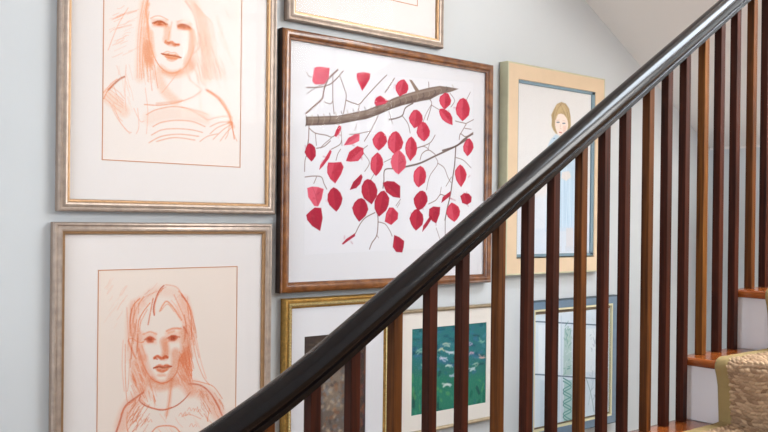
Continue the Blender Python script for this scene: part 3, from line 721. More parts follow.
p d4586a 0.95 0 0.8 81.3,656.6 96.3,663.1 140.2,663.8 136.8,632.1 119.8,611.5 85.7,606.1 74.3,615.7
p d4586a 0.55 0 2.5 84.5,653.6 97.4,659.2 88.3,610.2 78.5,618.4
p a01c32 0.3 0 3 136.6,661 133.6,632.5 118.3,613.9 104.7,635.5
s 7c1c2b 0.35 1.38 0.8 136.6,661 104.7,635.5 87.6,609.1
s d4586a 0.25 4.4 3 108.9,638.6 127.4,642.3
s a01c32 0.25 4.4 3 105.9,623.4 99,626.2
s 7c1c2b 0.25 4.4 3 106.5,638.3 97.4,638.5
p bd3044 0.95 0 0.8 247.2,659.3 273.7,667.2 302.7,665.8 300.9,647.8 286.6,626.7 270.4,605.5 260,623.8 247.5,641.6
p d4586a 0.55 0 2.5 250.9,656.9 273.7,663.7 261.8,626.3 251.1,641.7
p a01c32 0.3 0 3 299.8,663.5 298.1,647.2 285.3,628.2 270.8,609.2 273.5,642.2
s 7c1c2b 0.35 1.38 0.8 273.7,664.7 273.5,642.2 270.8,609.2
s d4586a 0.25 4.4 3 269.9,636.9 256.3,639.9
s a01c32 0.25 4.4 3 285.6,628.5 273.2,623
s 7c1c2b 0.25 4.4 3 263.4,647.9 256.2,649.8
p bd3044 0.95 0 0.8 326.8,588.6 345.7,598.7 380.2,584 367.4,572.9 329.3,562.7 320.8,571.7
p d4586a 0.55 0 2.5 375.2,583.4 364.3,573.9 331.5,565.1 324.1,572.8
p a01c32 0.3 0 3 328.6,587.7 345.6,596.8 344.9,579.8
s 7c1c2b 0.35 1.38 0.8 323.2,572.5 344.9,579.8 376.6,583.6
s d4586a 0.25 4.4 3 355.6,574.9 356.1,577.4
s a01c32 0.25 4.4 3 345,580.6 351.6,585.4
s 7c1c2b 0.25 4.4 3 344.9,580.6 344.4,578.9
p bd3044 0.95 0 0.8 179.6,488.5 187.6,482.8 183.9,466.7 168.4,449.8 160.5,452.4 168.1,471.8
p d4586a 0.55 0 2.5 185.8,480.8 182.6,467 169.3,452.4
p a01c32 0.3 0 3 179.1,486.5 161.9,454 168.7,471.5 174.7,468.6
s 7c1c2b 0.35 1.38 0.8 169,451.7 174.7,468.6 179.1,486.5
s d4586a 0.25 4.4 3 176.7,458.3 176.2,448.4
s a01c32 0.25 4.4 3 171.6,472.2 172.4,470
s 7c1c2b 0.25 4.4 3 177.4,458.7 186.4,456.2
p d4586a 0.95 0 0.8 198.3,424.9 215.9,450 243.9,464.8 262.2,466.1 260.4,443.5 232.2,430.3
p d4586a 0.55 0 2.5 203.4,427.9 256.9,443.9 232.6,432.6
p a01c32 0.3 0 3 202,427.1 217.8,449.6 243,463 259.5,464.2 235.3,446.6
s 7c1c2b 0.35 1.38 0.8 202,427.1 235.3,446.6 259.5,464.2
s d4586a 0.25 4.4 3 231.9,447.1 243.4,446.5
s a01c32 0.25 4.4 3 222.1,451.1 217.6,443.5
s 7c1c2b 0.25 4.4 3 234.5,428.4 239.8,428
p bd3044 0.95 0 0.8 350.9,481.8 363.1,477.4 374.3,465.1 377.8,449.6 365.1,433.6 350.6,422.6 341.6,417.4 328.3,426.3 319,437.2 314.7,452.6 325.7,467.1 338.4,477.3
p d4586a 0.55 0 2.5 350.2,477.4 330.7,429.7 322.7,439.1 319,452.3 328.5,464.8 339.4,473.5
p a01c32 0.3 0 3 361.3,474.7 371.4,463.6 374.6,449.7 363.2,435.3 350.1,425.4 342,420.7 345.7,450.6
s 7c1c2b 0.35 1.38 0.8 350.4,478.7 345.7,450.6 342,420.7
s d4586a 0.25 4.4 3 356.7,442.7 350.6,443.7
s a01c32 0.25 4.4 3 337.6,455.9 347.2,459.9
s 7c1c2b 0.25 4.4 3 344.8,456.3 339.8,450.8
p a01c32 0.95 0 0.8 67.5,423.9 77.7,420 87.7,412 90.8,399.1 90.9,385.4 81.7,373.4 74.4,367.1 66.8,373.6 57.1,381.6 48.7,394.5 53.3,405.4 58.5,417.7
p bd3044 0.55 0 2.5 68,420 73.9,371.1 67.4,376.7 59.1,383.6 51.9,394.7 55.8,404.1 60.3,414.7
p a01c32 0.3 0 3 67.9,421.1 77.1,417.6 86,410.4 88.8,398.8 88.9,386.4 80.7,375.6 71.2,396.1
s 7c1c2b 0.35 1.38 0.8 67.9,421.1 71.2,396.1 74,370
s d4586a 0.25 4.4 3 84.9,392.3 81.9,400.9
s a01c32 0.25 4.4 3 54.6,400.9 51.7,414.5
s 7c1c2b 0.25 4.4 3 55.5,392.8 52.4,397.3
p bd3044 0.95 0 0.8 207.7,376.2 220.5,405.6 252.5,426.8 277.1,422 279.5,402.7 257.3,378.9 224.9,374.6
p d4586a 0.55 0 2.5 272.7,418.6 274.7,402 255.6,381.6 227.8,377.9
p a01c32 0.3 0 3 211.4,378.4 223,404.9 251.8,424 274,419.6 245.5,398.1
s 7c1c2b 0.35 1.38 0.8 211.4,378.4 245.5,398.1 274,419.6
s d4586a 0.25 4.4 3 241.3,404.3 248.9,394.2
s a01c32 0.25 4.4 3 266.7,393.6 272.9,384.5
s 7c1c2b 0.25 4.4 3 263.3,387.3 273.2,391.9
p bd3044 0.95 0 0.8 145.6,409 151.5,403 142.1,382.1 119.4,355.9 104.3,342.7 107.9,358.4 126.7,381.2
p d4586a 0.55 0 2.5 143.1,404.3 107.6,347.4 110.7,360.9 126.9,380.5
p a01c32 0.3 0 3 149.1,400.3 140.7,381.5 120.2,357.9 106.7,346 128.1,376
s 7c1c2b 0.35 1.38 0.8 143.8,405.6 128.1,376 106.7,346
s d4586a 0.25 4.4 3 112.9,368.3 112.2,368.6
s a01c32 0.25 4.4 3 119.5,385.6 130.3,383.3
s 7c1c2b 0.25 4.4 3 118,372.4 120.3,369.3
p bd3044 0.95 0 0.8 134.7,353.5 138.4,367.8 161.7,369 189.1,372.1 199.2,356.7 189.6,334 178,317.7 166.5,303.1 146.8,316.5 135,334.8
p d4586a 0.55 0 2.5 138.8,352 141.9,364.3 162,365.3 149.2,320.1 139,335.9
p a01c32 0.3 0 3 186.6,369.1 195.6,355.3 187,334.9 176.6,320.2 166.2,307 163.8,342.5
s 7c1c2b 0.35 1.38 0.8 186.6,369.1 163.8,342.5 166.2,307
s d4586a 0.25 4.4 3 185.7,343.8 175.6,343.1
s a01c32 0.25 4.4 3 157.5,337.9 159.2,335.8
s 7c1c2b 0.25 4.4 3 158.3,339 154.4,335.6
p bd3044 0.95 0 0.8 337.1,411.6 348.8,405 359.6,390.8 361.9,372.8 354.8,356.7 342.9,342.5 331.5,333.3 321,342.3 309.3,355.5 307.7,373.8 312.3,391.7 325.8,403.5
p d4586a 0.55 0 2.5 336.7,406.2 331.9,338.9 322.9,346.6 312.8,358 311.4,373.7 315.3,389.2 327,399.3
p a01c32 0.3 0 3 347.4,401.8 357.1,389 359.1,372.8 352.7,358.4 342,345.5 331.8,337.3 334.3,373.3
s 7c1c2b 0.35 1.38 0.8 336.8,407.8 334.3,373.3 331.8,337.3
s d4586a 0.25 4.4 3 343.2,371.4 334.9,365
s a01c32 0.25 4.4 3 334.5,375.3 342.3,371.6
s 7c1c2b 0.25 4.4 3 339.5,383 334.1,393.9
p a01c32 0.95 0 0.8 224.2,284.4 237.9,310.5 270.1,337.6 276.4,328.2 266.5,305.2 250.3,291.7
p bd3044 0.55 0 2.5 273.3,325.5 264.7,305.8 250.9,294.2
p a01c32 0.3 0 3 227.1,286.9 239.5,310.4 268.5,334.8 254.1,309.5
s 7c1c2b 0.35 1.38 0.8 227.1,286.9 254.1,309.5 268.5,334.8
s d4586a 0.25 4.4 3 256.1,309.4 263.8,308.3
s a01c32 0.25 4.4 3 250.6,292.4 242.2,300.7
s 7c1c2b 0.25 4.4 3 248,305.1 245.1,307.8
p a01c32 0.95 0 0.8 295.7,322.4 311.6,320 328.5,307.8 338.6,287.7 336.3,268.6 324.4,252.4 315,240.3 299.2,249.4 281.8,259.9 272,278.9 272.2,297.9 282.8,315.7
p bd3044 0.55 0 2.5 297,316.9 313.6,246.3 299.9,254.2 285,263.2 276.6,279.6 276.7,295.9 285.8,311.2
p a01c32 0.3 0 3 296.6,318.5 310.9,316.4 326.1,305.4 335.2,287.3 333.1,270.1 322.5,255.5 314,244.6 304.7,283.5
s 7c1c2b 0.35 1.38 0.8 296.6,318.5 304.7,283.5 314,244.6
s d4586a 0.25 4.4 3 300.8,283.1 301.1,288
s a01c32 0.25 4.4 3 301.4,288.3 286.4,289.5
s 7c1c2b 0.25 4.4 3 297.6,279.8 296.4,273.5
p d4586a 0.95 0 0.8 60,285.3 78.6,290.6 101.2,289.8 122.2,284.3 115,252.9 102,229.3 86.9,230.6 64.1,257.8
p d4586a 0.55 0 2.5 64.3,282.5 80.3,287 87.5,235.4 67.8,258.8
p a01c32 0.3 0 3 100.2,287.3 119.1,282.4 112.6,254.1 100.9,232.9 91.1,265.1
s 7c1c2b 0.35 1.38 0.8 79.8,288 91.1,265.1 100.9,232.9
s d4586a 0.25 4.4 3 97.8,258.3 107,254.2
s a01c32 0.25 4.4 3 89.7,254.6 82.7,254.6
s 7c1c2b 0.25 4.4 3 99.2,267.5 104.6,272.7
p a01c32 0.95 0 0.8 160.3,291.1 174.7,285.8 187.6,274.6 196.1,257 191.4,239.1 182.8,225.2 172.1,214.2 160.1,222.6 144.5,235.4 136.8,250.3 138.1,268.6 148.7,283.9
p bd3044 0.55 0 2.5 161.1,285.9 171.3,219.8 161,227 147.5,238 140.8,250.8 142,266.5 151.1,279.8
p a01c32 0.3 0 3 160.8,287.4 173.8,282.6 185.4,272.5 193.1,256.7 188.8,240.6 181.1,228.1 166,254
s 7c1c2b 0.35 1.38 0.8 160.8,287.4 166,254 171.5,218.2
s d4586a 0.25 4.4 3 139.2,244.9 132.4,248.1
s a01c32 0.25 4.4 3 153.5,261.5 162.3,264.9
s 7c1c2b 0.25 4.4 3 174.7,255.6 177.4,258.9
p a01c32 0.95 0 0.8 272.3,260.1 285.3,254.8 295.6,240.3 301.2,223.9 290.5,203 276.6,192.2 263.6,183.1 252.8,194.2 241.6,208.1 234.9,226.9 243.4,244.4 257.5,256.3
p bd3044 0.55 0 2.5 271.7,255 264.2,188.8 254.9,198.3 245.2,210.3 239.5,226.5 246.8,241.5 259,251.8
p a01c32 0.3 0 3 271.9,256.5 283.5,251.7 292.8,238.6 297.8,223.9 288.2,205.1 275.7,195.4 267.8,223.9
s 7c1c2b 0.35 1.38 0.8 271.9,256.5 267.8,223.9 264,187.2
s d4586a 0.25 4.4 3 234.4,229.6 242.1,226.1
s a01c32 0.25 4.4 3 260.8,228.8 270.1,230.6
s 7c1c2b 0.25 4.4 3 262.6,208.9 259.7,204.4
p a01c32 0.95 0 0.8 72.1,214.8 88.8,225.9 113.5,224.9 119.6,193.8 110.6,153.2 80.2,168.6 61.3,187 57.4,202.3
p bd3044 0.55 0 2.5 74.3,212.3 81.3,172.5 65,188.3 61.6,201.5
p a01c32 0.3 0 3 88.7,223 110.9,222 116.4,194 108.3,157.6 87.8,196.3
s 7c1c2b 0.35 1.38 0.8 88.7,223 87.8,196.3 108.3,157.6
s d4586a 0.25 4.4 3 87.4,195.9 80.2,201
s a01c32 0.25 4.4 3 99.6,205.3 101.6,212.8
s 7c1c2b 0.25 4.4 3 85.5,196.6 73.4,189.5
p a01c32 0.95 0 0.8 367.4,287.2 377.8,278.7 389.9,262.8 387.2,241.3 377.4,222.3 359.9,209.6 346.4,200.8 336.2,211.7 327.2,226.9 326.6,250.5 336.7,269.1 352.3,283.7
p bd3044 0.55 0 2.5 366,281.3 347.9,207.1 339.1,216.4 331.4,229.4 330.8,249.8 339.5,265.8 353,278.3
p a01c32 0.3 0 3 366.4,283 375.7,275.3 386.6,261.1 384.2,241.7 375.4,224.6 359.6,213.2 347.5,205.3 357,245.4
s 7c1c2b 0.35 1.38 0.8 366.4,283 357,245.4 347.5,205.3
s d4586a 0.25 4.4 3 374.4,256 387.5,255.4
s a01c32 0.25 4.4 3 345.9,231.4 344.1,238
s 7c1c2b 0.25 4.4 3 357.8,234.8 363.8,229.4
p bd3044 0.95 0 0.8 416.4,487.1 429,481.4 440.2,468.2 448.9,451.4 441.4,431.1 422.9,417.2 412.4,408.3 398.9,415.9 382.8,429.2 379.2,448.3 386.3,466.7 399.2,481.2
p d4586a 0.55 0 2.5 416,481.7 412.5,414 400.9,420.5 387,431.9 383.9,448.4 390.1,464.2 401.1,476.7
p a01c32 0.3 0 3 416.1,483.2 427.4,478.2 437.4,466.2 445.3,451.2 438.5,432.9 421.9,420.4 412.5,412.4 413,448.8
s 7c1c2b 0.35 1.38 0.8 416.1,483.2 413,448.8 412.5,412.4
s d4586a 0.25 4.4 3 417.2,452.7 412.2,460
s a01c32 0.25 4.4 3 398.1,454.4 404.3,460.2
s 7c1c2b 0.25 4.4 3 428.9,446.5 430.2,454.6
p d4586a 0.95 0 0.8 430,426 443.1,417.5 456.4,406.1 463.2,385.7 458.7,366.4 440.8,352.5 429.3,342.7 415.7,348.9 399.5,363.1 393.2,383.1 400,403.6 413.4,416
p d4586a 0.55 0 2.5 429.8,420.2 429.2,348.5 417.5,353.8 403.5,366 398.1,383.3 403.9,400.9 415.5,411.6
p a01c32 0.3 0 3 429.9,421.8 441.6,414.1 453.6,403.9 459.7,385.6 455.7,368.2 439.6,355.7 429.2,346.8 428.5,384.3
s 7c1c2b 0.35 1.38 0.8 429.9,421.8 428.5,384.3 429.2,346.8
s d4586a 0.25 4.4 3 436.5,378.9 429.4,379.5
s a01c32 0.25 4.4 3 430.8,378.7 442.6,386
s 7c1c2b 0.25 4.4 3 447.3,387.7 444.9,395.7
p bd3044 0.95 0 0.8 484.6,474 494.6,467.6 506.6,453.8 511.4,434.9 505.5,414.4 491.8,401.3 480.5,389.6 471.4,400.3 460.5,414.3 456.5,432.2 460.1,450.2 471.4,466.7
p d4586a 0.55 0 2.5 484.4,468.3 480.8,395.7 473,404.9 463.6,416.9 460.2,432.3 463.3,447.9 473,462.1
p a01c32 0.3 0 3 484.4,470 493.4,464.2 504.2,451.7 508.5,434.7 503.2,416.3 490.9,404.5 482.8,433.3
s 7c1c2b 0.35 1.38 0.8 484.4,470 482.8,433.3 480.7,394
s d4586a 0.25 4.4 3 485.2,429 487.4,423.7
s a01c32 0.25 4.4 3 488,433.3 479.6,435.1
s 7c1c2b 0.25 4.4 3 492.9,443.8 493.7,457.8
p bd3044 0.95 0 0.8 532.1,528.7 548.2,525.7 560.6,513.8 569.7,499 567,482.8 554.7,469.8 543.1,461.5 530.6,465.2 514.2,476.6 507.3,489.4 511.7,508.1 521.4,520.6
p d4586a 0.55 0 2.5 533,524 542.5,466.2 531.6,469.4 517.6,479.2 511.7,490.2 515.4,506.3 523.7,517
p a01c32 0.3 0 3 547.2,522.6 558.4,511.9 566.5,498.6 564.1,484 553,472.3 538.3,495.1
s 7c1c2b 0.35 1.38 0.8 532.7,525.4 538.3,495.1 542.7,464.9
s d4586a 0.25 4.4 3 541.2,514.7 549.7,518.1
s a01c32 0.25 4.4 3 540.6,496.8 531.1,492.5
s 7c1c2b 0.25 4.4 3 532.6,500.6 538.7,501.6
p bd3044 0.95 0 0.8 507.8,566.8 520.2,562.1 532.5,550.1 536,534.4 526.1,521.5 511.9,509.3 496.3,502.5 485.8,512.4 475.6,522.2 471.7,536 481.4,552.8 493.1,564.2
p d4586a 0.55 0 2.5 507.1,562.5 497.3,507.2 488.2,515.7 479.4,524.2 476,536 484.5,550.5 494.5,560.3
p a01c32 0.3 0 3 507.3,563.7 518.5,559.5 529.5,548.7 532.7,534.6 523.8,523 511,512 503.1,536.2
s 7c1c2b 0.35 1.38 0.8 507.3,563.7 503.1,536.2 497,505.9
s d4586a 0.25 4.4 3 503.1,539.5 506.4,539.7
s a01c32 0.25 4.4 3 495.6,539 481.6,529.5
s 7c1c2b 0.25 4.4 3 497.1,530.5 491.2,529.5
p bd3044 0.95 0 0.8 449.1,663.6 458.2,655.5 467.3,645.9 468.3,632.6 460.3,618.3 443.1,611.4 430,602.8 421.4,611.6 412.8,622.6 411.3,636.1 421.2,651.5 435.1,660.1
p d4586a 0.55 0 2.5 447.7,659.5 431.4,607.2 423.9,614.8 416.6,624.2 415.3,635.8 423.8,649.1 435.7,656.5
p a01c32 0.3 0 3 448.1,660.7 456.3,653.3 464.5,644.7 465.5,632.8 458.2,619.9 442.8,613.7 439.7,634.3
s 7c1c2b 0.35 1.38 0.8 448.1,660.7 439.7,634.3 431,605.9
s d4586a 0.25 4.4 3 417.7,629.5 402.5,631
s a01c32 0.25 4.4 3 412,639.8 407.9,639.4
s 7c1c2b 0.25 4.4 3 433.7,641.4 425.9,630.3
p bd3044 0.95 0 0.8 639.1,638.8 654.5,637.1 661.9,627.2 669.5,614.5 664.8,599.4 649.9,587.8 638.9,579.5 629.6,584.2 617.1,595 611,607.6 614.7,622.9 628.6,631.6
p d4586a 0.55 0 2.5 639.2,634.8 639,583.8 631,587.8 620.2,597.1 615,608 618.3,621.1 630.2,628.6
p a01c32 0.3 0 3 653,634.4 659.7,625.6 666.6,614.1 662.3,600.5 648.9,590.1 639,582.6 639.9,610.5
s 7c1c2b 0.35 1.38 0.8 639.2,635.9 639.9,610.5 639,582.6
s d4586a 0.25 4.4 3 634.2,612.2 629.5,604.7
s a01c32 0.25 4.4 3 654.3,619.6 650.9,623
s 7c1c2b 0.25 4.4 3 642.5,604 652.8,607
p bd3044 0.95 0 0.8 615.5,580 630.2,582.1 647.7,577.6 666.2,568.2 676.5,553.7 676.6,538.7 677.8,527.7 661.6,530.6 644.5,535.1 626.5,543.8 615.6,557.8 610.9,571
p d4586a 0.55 0 2.5 619.7,576.6 673.3,531.6 659.4,534.1 644.7,538 629.2,545.4 619.8,557.5 615.7,568.9
p a01c32 0.3 0 3 631.7,579.4 647.5,575.4 664.1,566.9 673.4,553.9 673.5,540.4 645.7,555.6
s 7c1c2b 0.35 1.38 0.8 618.5,577.6 645.7,555.6 674.6,530.5
s d4586a 0.25 4.4 3 646.7,546.5 660.8,545.2
s a01c32 0.25 4.4 3 656.5,577.6 662,570.3
s 7c1c2b 0.25 4.4 3 656.2,554.4 652.7,556.7
p bd3044 0.95 0 0.8 729.8,629.5 745.5,624.1 757.2,608.6 763.2,593.2 758.4,570 739.8,554.6 725.8,545.6 712.2,555.2 696.1,568.3 691.7,585.9 698.2,606.3 711.5,622.7
p d4586a 0.55 0 2.5 729.5,623.7 726,551.6 714.3,559.9 700.4,571.1 696.6,586.3 702.2,603.8 713.7,617.9
p a01c32 0.3 0 3 729.6,625.4 743.7,620.5 754.2,606.6 759.6,592.8 755.3,571.9 738.5,558 727.3,588.6
s 7c1c2b 0.35 1.38 0.8 729.6,625.4 727.3,588.6 725.9,549.9
s d4586a 0.25 4.4 3 734.2,580.7 743.8,573.9
s a01c32 0.25 4.4 3 706.8,591.4 681.3,590.1
s 7c1c2b 0.25 4.4 3 730.2,591.9 721,588
p bd3044 0.95 0 0.8 761.1,487.6 770.3,482.3 780.6,470.8 784.3,455.7 774.8,440.5 763.8,429.7 752.5,422.2 744.8,429.2 732.9,440.1 730.7,456 737.7,470.7 748.8,482.4
p d4586a 0.55 0 2.5 760.5,483.1 753.1,426.9 746.5,432.9 736.2,442.3 734.4,456 740.4,468.6 749.9,478.6
p a01c32 0.3 0 3 760.7,484.4 769,479.6 778.2,469.3 781.5,455.7 773,442 763.1,432.2 752.9,425.6 756.8,455.6
s 7c1c2b 0.35 1.38 0.8 760.7,484.4 756.8,455.6 752.9,425.6
s d4586a 0.25 4.4 3 742.8,453 744.5,459
s a01c32 0.25 4.4 3 774.1,456.7 763.1,459
s 7c1c2b 0.25 4.4 3 756.3,455.9 748.4,455.1
p bd3044 0.95 0 0.8 526.8,376.9 541.2,370.8 552.3,356.3 554.3,341.2 548.4,320.6 530.3,309.2 519.8,302.4 508.3,309.2 497.2,323.6 494.9,341.7 499.1,357.2 513.9,370.8
p d4586a 0.55 0 2.5 526.3,371.7 520.3,307.6 510.5,313.5 500.9,325.8 498.9,341.5 502.5,354.8 515.3,366.5
p a01c32 0.3 0 3 539.4,367.7 549.4,354.7 551.2,341.1 545.9,322.6 529.6,312.2 520.2,306.1 523.8,340
s 7c1c2b 0.35 1.38 0.8 526.5,373.2 523.8,340 520.2,306.1
s d4586a 0.25 4.4 3 537.5,337.9 539.2,341.9
s a01c32 0.25 4.4 3 531.1,321.2 526,328.4
s 7c1c2b 0.25 4.4 3 527.6,346 529.1,345.7
p bd3044 0.95 0 0.8 716.8,391.3 730,385.1 741.9,373.8 750.7,357.2 745.1,337.7 733.1,322 723.2,310.3 710.1,321.6 698.7,334.2 691.6,354.1 692.1,368.5 705.9,383.7
p d4586a 0.55 0 2.5 717.2,386 722.7,316.4 711.5,326 701.7,336.9 695.5,354 695.9,366.4 707.8,379.5
p a01c32 0.3 0 3 717.1,387.5 729,381.9 739.7,371.8 747.6,356.8 742.6,339.2 731.8,325.1 719.8,353.3
s 7c1c2b 0.35 1.38 0.8 717.1,387.5 719.8,353.3 722.8,314.6
s d4586a 0.25 4.4 3 712.4,353.7 720.8,351.4
s a01c32 0.25 4.4 3 732.4,359.8 741.6,350.5
s 7c1c2b 0.25 4.4 3 759.7,347.9 767.4,353.8
p a01c32 0.95 0 0.8 719.1,278.9 738.9,290.2 761.7,289 777.2,276.9 775,258.8 754.8,248.6 729.5,254.2
p bd3044 0.55 0 2.5 723.5,277.8 740.6,287.5 754.2,251.8 732.4,256.5
p a01c32 0.3 0 3 740.1,288.2 760.6,287.2 774.6,276.3 772.5,260 750.8,270.9
s 7c1c2b 0.35 1.38 0.8 740.1,288.2 750.8,270.9 754.4,250.9
s d4586a 0.25 4.4 3 734.4,290.4 740,275.5
s a01c32 0.25 4.4 3 750.1,292.6 752.7,293.7
s 7c1c2b 0.25 4.4 3 747.2,254.4 760.7,243.5
p a01c32 0.95 0 0.8 360.5,311.9 379.7,319.2 410.1,318.7 436.7,304.6 437.3,264.4 406.5,267 375.9,282.7
p bd3044 0.55 0 2.5 366.1,309.6 432.2,268.8 405.7,271 379.4,284.5
p a01c32 0.3 0 3 381.8,316.9 409.2,316.4 433.1,303.7 400.8,295.6
s 7c1c2b 0.35 1.38 0.8 364.5,310.3 400.8,295.6 433.6,267.6
s d4586a 0.25 4.4 3 393.1,291.7 384.3,283.3
s a01c32 0.25 4.4 3 389.6,284.1 392.5,282.1
s 7c1c2b 0.25 4.4 3 386.1,288.5 371,295.8
p a01c32 0.95 0 0.8 537.7,292.4 550.8,287.5 561,271.2 561.7,256.8 550.5,240.1 536.6,230 520.3,224 509.5,232.1 500.4,246.5 497,263.4 508.7,278.3 525.2,290.3
p bd3044 0.55 0 2.5 536.6,287.8 521.6,228.9 512.4,235.9 504.5,248.3 501.5,262.8 511.7,275.6 525.9,286
p a01c32 0.3 0 3 548.7,284.6 557.9,270 558.5,257.1 548.5,242.1 535.9,233 521.2,227.5 529.8,259.4
s 7c1c2b 0.35 1.38 0.8 536.9,289.1 529.8,259.4 521.2,227.5
s d4586a 0.25 4.4 3 534.4,256.2 533.9,261.8
s a01c32 0.25 4.4 3 541.2,239.7 541,228.1
s 7c1c2b 0.25 4.4 3 526.7,261.8 526.9,263.5
p a01c32 0.95 0 0.8 515.6,230.1 524.7,224 540.4,210.1 543.8,193.7 539.5,175.7 524.9,164.8 509.8,155.1 497.4,164.5 486.7,177.8 479.3,196.1 487.1,212.4 501.1,225.6
p bd3044 0.55 0 2.5 515.2,225.1 510.2,160.6 499.5,168.6 490.3,180.1 483.9,195.8 490.6,209.9 502.6,221.2
p a01c32 0.3 0 3 515.3,226.5 523.5,221 537.5,208.5 540.6,193.8 536.7,177.5 523.6,167.7 512.4,194.2
s 7c1c2b 0.35 1.38 0.8 515.3,226.5 512.4,194.2 510.1,159
s d4586a 0.25 4.4 3 493.5,209.2 484.5,215.9
s a01c32 0.25 4.4 3 505.3,203.1 504,207.2
s 7c1c2b 0.25 4.4 3 514.8,194.1 520.2,200.8
p bd3044 0.95 0 0.8 676.8,254.9 693.5,249.7 711.2,240.5 719.4,224.9 716.8,209.9 705.3,196 691.4,186.3 677.6,192.6 660.2,202.6 650.8,217.2 654.8,233.3 664.9,245.7
p d4586a 0.55 0 2.5 677.9,250.2 690.5,191.2 678.6,196.6 663.7,205.1 655.5,217.8 659,231.6 667.8,242.3
p a01c32 0.3 0 3 692.7,246.8 708.5,238.5 715.9,224.6 713.6,211.1 703.3,198.6 685.1,221.1
s 7c1c2b 0.35 1.38 0.8 677.6,251.5 685.1,221.1 690.8,189.8
s d4586a 0.25 4.4 3 668.4,219.4 680,215.6
s a01c32 0.25 4.4 3 698.8,229.6 710.1,234.8
s 7c1c2b 0.25 4.4 3 699.1,219.1 707.5,224.8
p a01c32 0.95 0 0.8 569.9,229.9 588.5,238.9 621.9,237.8 619.9,213.3 603.7,180.1 584.6,188.6 567.9,205.7
p bd3044 0.55 0 2.5 573.2,227.6 589.3,235.3 585.9,192.1 571.5,206.8
p a01c32 0.3 0 3 619,235.4 617.2,213.4 602.7,183.4 593.7,213.5
s 7c1c2b 0.35 1.38 0.8 619,235.4 593.7,213.5 602.7,183.4
s d4586a 0.25 4.4 3 590.9,229.4 594.4,224.2
s a01c32 0.25 4.4 3 598.4,203.5 604.4,202.5
s 7c1c2b 0.25 4.4 3 600.6,217.9 609.9,215.8
p a01c32 0.95 0 0.8 577.2,209.3 584.4,199 561.4,171.2 538.5,150.5 542.8,171.1
p bd3044 0.55 0 2.5 574.9,205.2 541.6,154.6 545.3,172.3
p a01c32 0.3 0 3 582.1,197.1 561.3,172 540.7,153.4 560.8,180.1
s 7c1c2b 0.35 1.38 0.8 575.6,206.4 560.8,180.1 540.7,153.4
s d4586a 0.25 4.4 3 565.3,180.9 560.2,187
s a01c32 0.25 4.4 3 558.3,173.5 542.5,172.1
s 7c1c2b 0.25 4.4 3 603.4,177.8 602.8,174.5
p a01c32 0.95 0 0.8 671.8,295.2 669.7,277.5 645.6,262.8 626.5,251.9 633.3,273
p bd3044 0.55 0 2.5 668.7,292 629.6,254.7 635.6,272.9
p a01c32 0.3 0 3 667.6,277 645.9,263.7 628.7,253.9 649.3,272
s 7c1c2b 0.35 1.38 0.8 669.6,292.9 649.3,272 628.7,253.9
s d4586a 0.25 4.4 3 648.9,270.2 651.5,276.3
s a01c32 0.25 4.4 3 665.4,269.5 677.6,267.7
s 7c1c2b 0.25 4.4 3 663.8,270.7 695.1,262.4
p bd3044 0.95 0 0.8 376.9,213.2 389.6,231.7 407,232 429.2,214 427.3,193.9 399.2,173.6 370.9,185
p d4586a 0.55 0 2.5 380.1,212.2 391.1,228.1 406,228.4 374.9,188
p a01c32 0.3 0 3 406.3,229.4 426.3,213.2 424.5,195.1 399.2,176.9 399.9,206.2
s 7c1c2b 0.35 1.38 0.8 406.3,229.4 399.9,206.2 399.2,176.9
s d4586a 0.25 4.4 3 416,205.6 403.9,206.5
s a01c32 0.25 4.4 3 407.3,203.8 403.7,207.7
s 7c1c2b 0.25 4.4 3 388.3,208.5 395,203.3
p a01c32 0.95 0 0.8 412.7,140.3 434.8,133.6 457.2,120.1 455.3,99.9 448.9,81.4 422.3,83.5 406.8,100.4
p bd3044 0.55 0 2.5 415.7,135.9 423.9,87 410.5,101.5
p a01c32 0.3 0 3 434.7,131.1 454.9,118.9 453.1,100.7 447.4,84.1 433.9,108.5
s 7c1c2b 0.35 1.38 0.8 414.8,137.2 433.9,108.5 447.4,84.1
s d4586a 0.25 4.4 3 442.5,108.9 445.3,108.1
s a01c32 0.25 4.4 3 440,105 446.3,105.1
s 7c1c2b 0.25 4.4 3 434.4,96.1 446.2,109.4
p a01c32 0.95 0 0.8 248.3,147 248.4,137.4 224.4,124.6 200.6,110.5 194.6,112.1 212.3,127.9
p bd3044 0.55 0 2.5 244.5,144.1 198.3,114.1 213.6,127.7
p a01c32 0.3 0 3 245.7,136.3 224.1,124.8 202.7,112.1 221.3,126.5
s 7c1c2b 0.35 1.38 0.8 245.6,145 221.3,126.5 197.3,113.5
s d4586a 0.25 4.4 3 225.6,123.2 232.5,136.4
s a01c32 0.25 4.4 3 204.9,129.8 205.7,137
s 7c1c2b 0.25 4.4 3 232.5,118.5 237.7,113.2
''',
